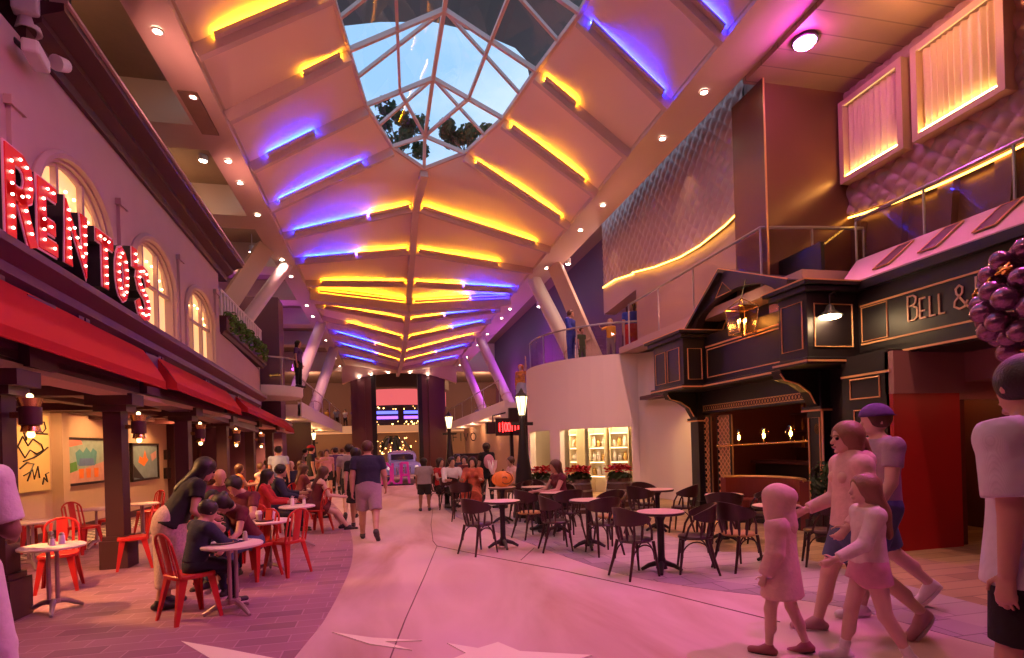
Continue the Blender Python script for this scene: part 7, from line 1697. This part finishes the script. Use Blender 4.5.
for u, v, f, h, sx, ps, w, hr_, lab in (
    (280, 510, (.2, 1), 1.76, 'm', STAND, [('shirt', CL['lightblue'], dict(sleeve=.6)), ('trousers', CL['black']), ('shoes', SH_D)], ('short', H_B), 'man in a light blue shirt standing with his back to us near the awning end'),
    (292, 508, (.3, -.9), 1.7, 'm', SIT(.53), [('shirt', CL['navy'], dict(sleeve=1.9)), ('trousers', CL['navy']), ('shoes', SH_D)], (None, H_G), 'bald man in navy seated under the far awning'),
    (262, 512, (.9, -.4), 1.68, 'f', SIT(.53), [('shirt', CL['cream'], dict(sleeve=.2)), ('trousers', CL['black']), ('shoes', SH_D)], ('short', H_BR), 'woman in a cream sleeveless top seated left of the light blue shirt'),
    (240, 515, (.9, .4), 1.66, 'f', SIT(.53), [('shirt', CL['orange'], dict(sleeve=.4)), ('trousers', CL['brown']), ('shoes', SH_D)], ('bob', H_BR), 'woman in an orange top seated inside by the lit wall'),
    (268, 499, (.9, .2), 1.72, 'm', SIT(.53), [('shirt', CL['orange'], dict(sleeve=.6)), ('trousers', CL['brown']), ('shoes', SH_D)], ('short', H_B), 'man in an orange shirt seated behind the light blue shirt'),
    (312, 501, (.9, .3), 1.78, 'm', dict(armL=(50, 10, 50)), [('shirt', CL['black'], dict(sleeve=.6)), ('trousers', CL['black']), ('cap', CL['red']), ('shoes', SH_D)], ('short', H_B), 'person in a red cap and black shirt standing by the far column'),
    (302, 504, (.8, .3), 1.66, 'f', SIT(.53), [('shirt', CL['cream'], dict(sleeve=.2)), ('skirt', CL['cream'], dict(len=.2)), ('shoes', SH_D)], ('long', H_BR), 'woman in a cream top seated beside the red cap'),
    (328, 497, (.1, -1), 1.66, 'f', WALK, [('shirt', CL['pink'], dict(sleeve=.6)), ('shorts', CL['black']), ('shoes', SH_W)], ('short', H_BR), 'person in a bright pink shirt walking towards us in the distance'),
    (322, 493, (.1, 1), 1.62, 'f', WALK2, [('shirt', CL['maroon'], dict(sleeve=.3)), ('shorts', CL['black'], dict(to=.4)), ('shoes', SH_D)], ('long', H_BR), 'woman in a dark red top walking away left of the pink shirt'),
    (337, 495, (0, 1), 1.72, 'm', WALK, [('shirt', CL['purple'], dict(sleeve=.6)), ('trousers', CL['black']), ('shoes', SH_D)], ('short', H_B), 'person in a purple shirt walking away right of the pink shirt'),
    (334, 487, (0, -1), 1.72, 'm', WALK2, [('shirt', CL['cream'], dict(sleeve=.6)), ('shorts', CL['brown']), ('shoes', SH_W)], ('short', H_BR), 'person in a cream shirt walking towards us beyond the purple shirt'),
    (312, 490, (.2, -1), 1.68, 'f', WALK, [('shirt', CL['black'], dict(sleeve=.6)), ('skirt', CL['black'], dict(len=.2)), ('shoes', SH_D)], ('long', H_B), 'woman in black walking towards us near the distant lamp'),
    (343, 485, (0, 1), 1.7, 'm', WALK2, [('shirt', CL['white'], dict(sleeve=.6)), ('shorts', CL['grey']), ('shoes', SH_W)], ('short', H_BR), 'tiny person in a white shirt far along the walkway'),
    (306, 489, (1, 0), 1.7, 'm', STAND, [('shirt', CL['grey'], dict(sleeve=.6)), ('trousers', CL['black']), ('shoes', SH_D)], ('short', H_B), 'person in grey standing far left beside the maroon kiosk wall'),
):
    person(lab, fz(u, v), f, h, sx, ps, w, hr_, SK, .022); under(lab, u, v, f, ps, mchair, 'red metal chair')
# ---------------------------------------------------------------- walkers on the path
person('heavy man in a navy shirt and mauve shorts walking away on the pink path', fz(370, 539), (.04, 1), 1.76, 'm', dict(legL=(10, 4, 4), legR=(-16, 26, 4), armL=(-8, 12, 12), armR=(8, 14, 22), nod=4), [('shirt', CL['navy'], dict(inf=.022, sleeve=.62, hem=.03)), ('shorts', CL['mauve'], dict(to=.92, inf=.03)), ('shoes', SH_D)], ('short', H_BR), SK, .013, 1.22)
person('man in a grey shirt and black shorts walking behind the navy shirt', fz(351, 519), (-.05, 1), 1.76, 'm', WALK2, [('shirt', CL['grey'], dict(inf=.016, sleeve=.6)), ('shorts', CL['black'], dict(to=.9)), ('shoes', SH_D)], ('short', H_B), SK, .018)
person('woman in a black dress walking half hidden left of the navy shirt', fz(358, 528), (.05, 1), 1.66, 'f', WALK, [('shirt', CL['black'], dict(inf=.016, sleeve=.6)), ('skirt', CL['black'], dict(len=.2)), ('shoes', SH_D)], ('bob', H_B), SK, .018)
person('child in a grey shirt and black shorts standing on the path with dark curly hair', fz(425, 511), (.05, 1), 1.34, 'm', dict(armR=(40, 14, 30), legL=(0, 0, 5), legR=(0, 0, 5)), [('shirt', CL['grey'], dict(inf=.03, sleeve=.7)), ('shorts', CL['black'], dict(to=.85, inf=.02)), ('shoes', SH_D)], ('bob', H_B), SKD, .016, 1.15)
# ---------------------------------------------------------------- right seated group
for u, v, f, h, sx, ps, w, hr_, lab in (
    (452, 509, (.3, -.95), 1.72, 'm', SIT(.53, lean=4), [('shirt', CL['white'], dict(inf=.018, sleeve=1.4)), ('trousers', CL['black']), ('shoes', SH_D)], ('short', H_B), 'man in a white shirt seated facing us right of the grey child'),
    (441, 507, (.6, -.8), 1.66, 'f', SIT(.53), [('shirt', CL['red'], dict(sleeve=.4)), ('trousers', CL['black']), ('shoes', SH_D)], ('long', H_B), 'woman in a red top seated at the left end of right diners'),
    (474, 511, (-.3, -.95), 1.70, 'f', SIT(.53, legL=(70, 62, 8), legR=(80, 74, 6)), [('shirt', M_print, dict(inf=.03, sleeve=1.2)), ('skirt', M_print, dict(len=.34, flare=.05)), ('shoes', SH_W)], ('long', H_B), 'woman in a red and orange print dress seated facing us'),
    (488, 503, (-.1, 1), 1.68, 'f', dict(armL=(10, 10, 40)), [('shirt', CL['black'], dict(sleeve=.6)), ('trousers', CL['black']), ('bag', CL['pink'], dict(z=.16)), ('shoes', SH_D)], ('bun', H_B), 'person in black with a pink bag standing behind the diners'),
    (466, 500, (-.4, -.9), 1.68, 'f', SIT(.53), [('shirt', CL['maroon'], dict(sleeve=.6)), ('trousers', CL['black']), ('shoes', SH_D)], ('bob', H_B), 'woman in maroon seated between white shirt and print dress'),
    (516, 507, (-.9, -.3), 1.66, 'f', SIT(.53, lean=10), [('shirt', CL['blush'], dict(sleeve=.3)), ('trousers', CL['brown']), ('shoes', SH_D)], ('short', H_BR), 'woman in a blush top seated behind the street lamp post'),
    (459, 493, (.1, -1), 1.7, 'm', SIT(.53), [('shirt', CL['navy'], dict(sleeve=.6)), ('trousers', CL['black']), ('shoes', SH_D)], ('short', H_B), 'person in navy seated behind the white-shirted man'),
):
    person(lab, fz(u, v), f, h, sx, ps, w, hr_, SK, .018)
    if lab[:3] != 'man' and 'print' not in lab: under(lab, u, v, f, ps, bchair, 'dark bentwood chair')
L0, F0 = seat_on('dark bentwood chair under the long-haired woman', .04)
person('long-haired woman in a dark red top seated in front of the lit shop', L0, (-.95, -.2), 1.66, 'f', SIT(.53, lean=8, nod=6, armL=(40, 8, 55), armR=(40, 8, 50)), [('shirt', CL['maroon'], dict(sleeve=.3)), ('trousers', CL['black']), ('shoes', SH_D)], ('long', H_BR), SK, .016)
# ---------------------------------------------------------------- on the balcony and galleries
def bal(u, y, z=4.1): q = Py(u, 350, y); return (q.x, y, z)
for u, y, f, h, sx, ps, w, hr_, lab in (
    (571, 16.9, (.7, -.7), 1.72, 'm', dict(armR=(20, 10, 40)), [('shirt', CL['royal'], dict(inf=.02, sleeve=1.9)), ('trousers', CL['royal']), ('shoes', SH_D)], ('short', H_BR), 'person in royal blue standing on the round balcony'),
    (611, 15.8, (-.6, -.8), 1.2, 'f', dict(armR=(70, 30, 30)), [('shirt', CL['yellow'], dict(sleeve=1.2)), ('trousers', CL['grey']), ('shoes', SH_D)], ('short', H_BL), 'child in a yellow top on the round balcony'),
    (632, 15.6, (-.5, -.8), 1.66, 'm', STAND, [('shirt', CL['royal'], dict(inf=.016, sleeve=.6)), ('trousers', CL['red'], dict(inf=.05)), ('shoes', SH_D)], ('short', H_BR), 'person in blue top and wide red trousers on the round balcony'),
    (640, 15.7, (-.9, -.3), 1.6, 'f', STAND, [('shirt', CL['red'], dict(sleeve=.6)), ('skirt', CL['red'], dict(len=.4, flare=.04)), ('shoes', SH_D)], ('long', H_BR), 'person in a long red dress at the balcony right end'),
    (582, 16.7, (.2, -1), 1.1, 'f', STAND, [('shirt', CL['green'], dict(sleeve=.6)), ('trousers', CL['green']), ('shoes', SH_D)], ('short', H_BR), 'small child in green beside the royal blue person on the balcony')):
    person(lab, bal(u, y), f, h, sx, ps, w, hr_, SK, .022)
q = Py(521, 372, 22.2)
person('performer in an orange striped top and pale blue skirt on the small round deck', (q.x, 22.2, 3.12), (-.6, -.8), 1.75, 'f', dict(armL=(150, 20, 20)), [('shirt', mat('orange_stripes', (.75, .22, .04), .7, var=.9, vscale=14), dict(inf=.02, sleeve=1.9)), ('skirt', CL['lightblue'], dict(len=.42, flare=.06)), ('shoes', SH_D)], ('bun', mat('ginger', (.55, .16, .03), .5)), SKP, .022)
q = Py(300, 395, 21.2)
person('person in purple standing on the small left deck', (q.x, 21.0, 3.86), (1, -.3), 1.66, 'f', STAND, [('shirt', CL['purple'], dict(sleeve=.6)), ('trousers', CL['black']), ('shoes', SH_D)], ('long', H_B), SK, .024)
for i in range(6):
    person(('first', 'second', 'third', 'fourth', 'fifth', 'sixth')[i] + ' onlooker from the left on the mezzanine between the left strut and pier', (-5.6 + i * .75, 51.9, 3.6), (0.2 * (i % 3 - 1), -1), 1.6 + .05 * (i % 3), 'mf'[i % 2], STAND, [('shirt', (CL['purple'], CL['yellow'], CL['lightblue'], CL['white'], CL['royal'], CL['yellow'])[i], dict(sleeve=.6)), ('trousers', CL['black'])], ('short', H_B), SK, .035, group='mezzanine onlookers')
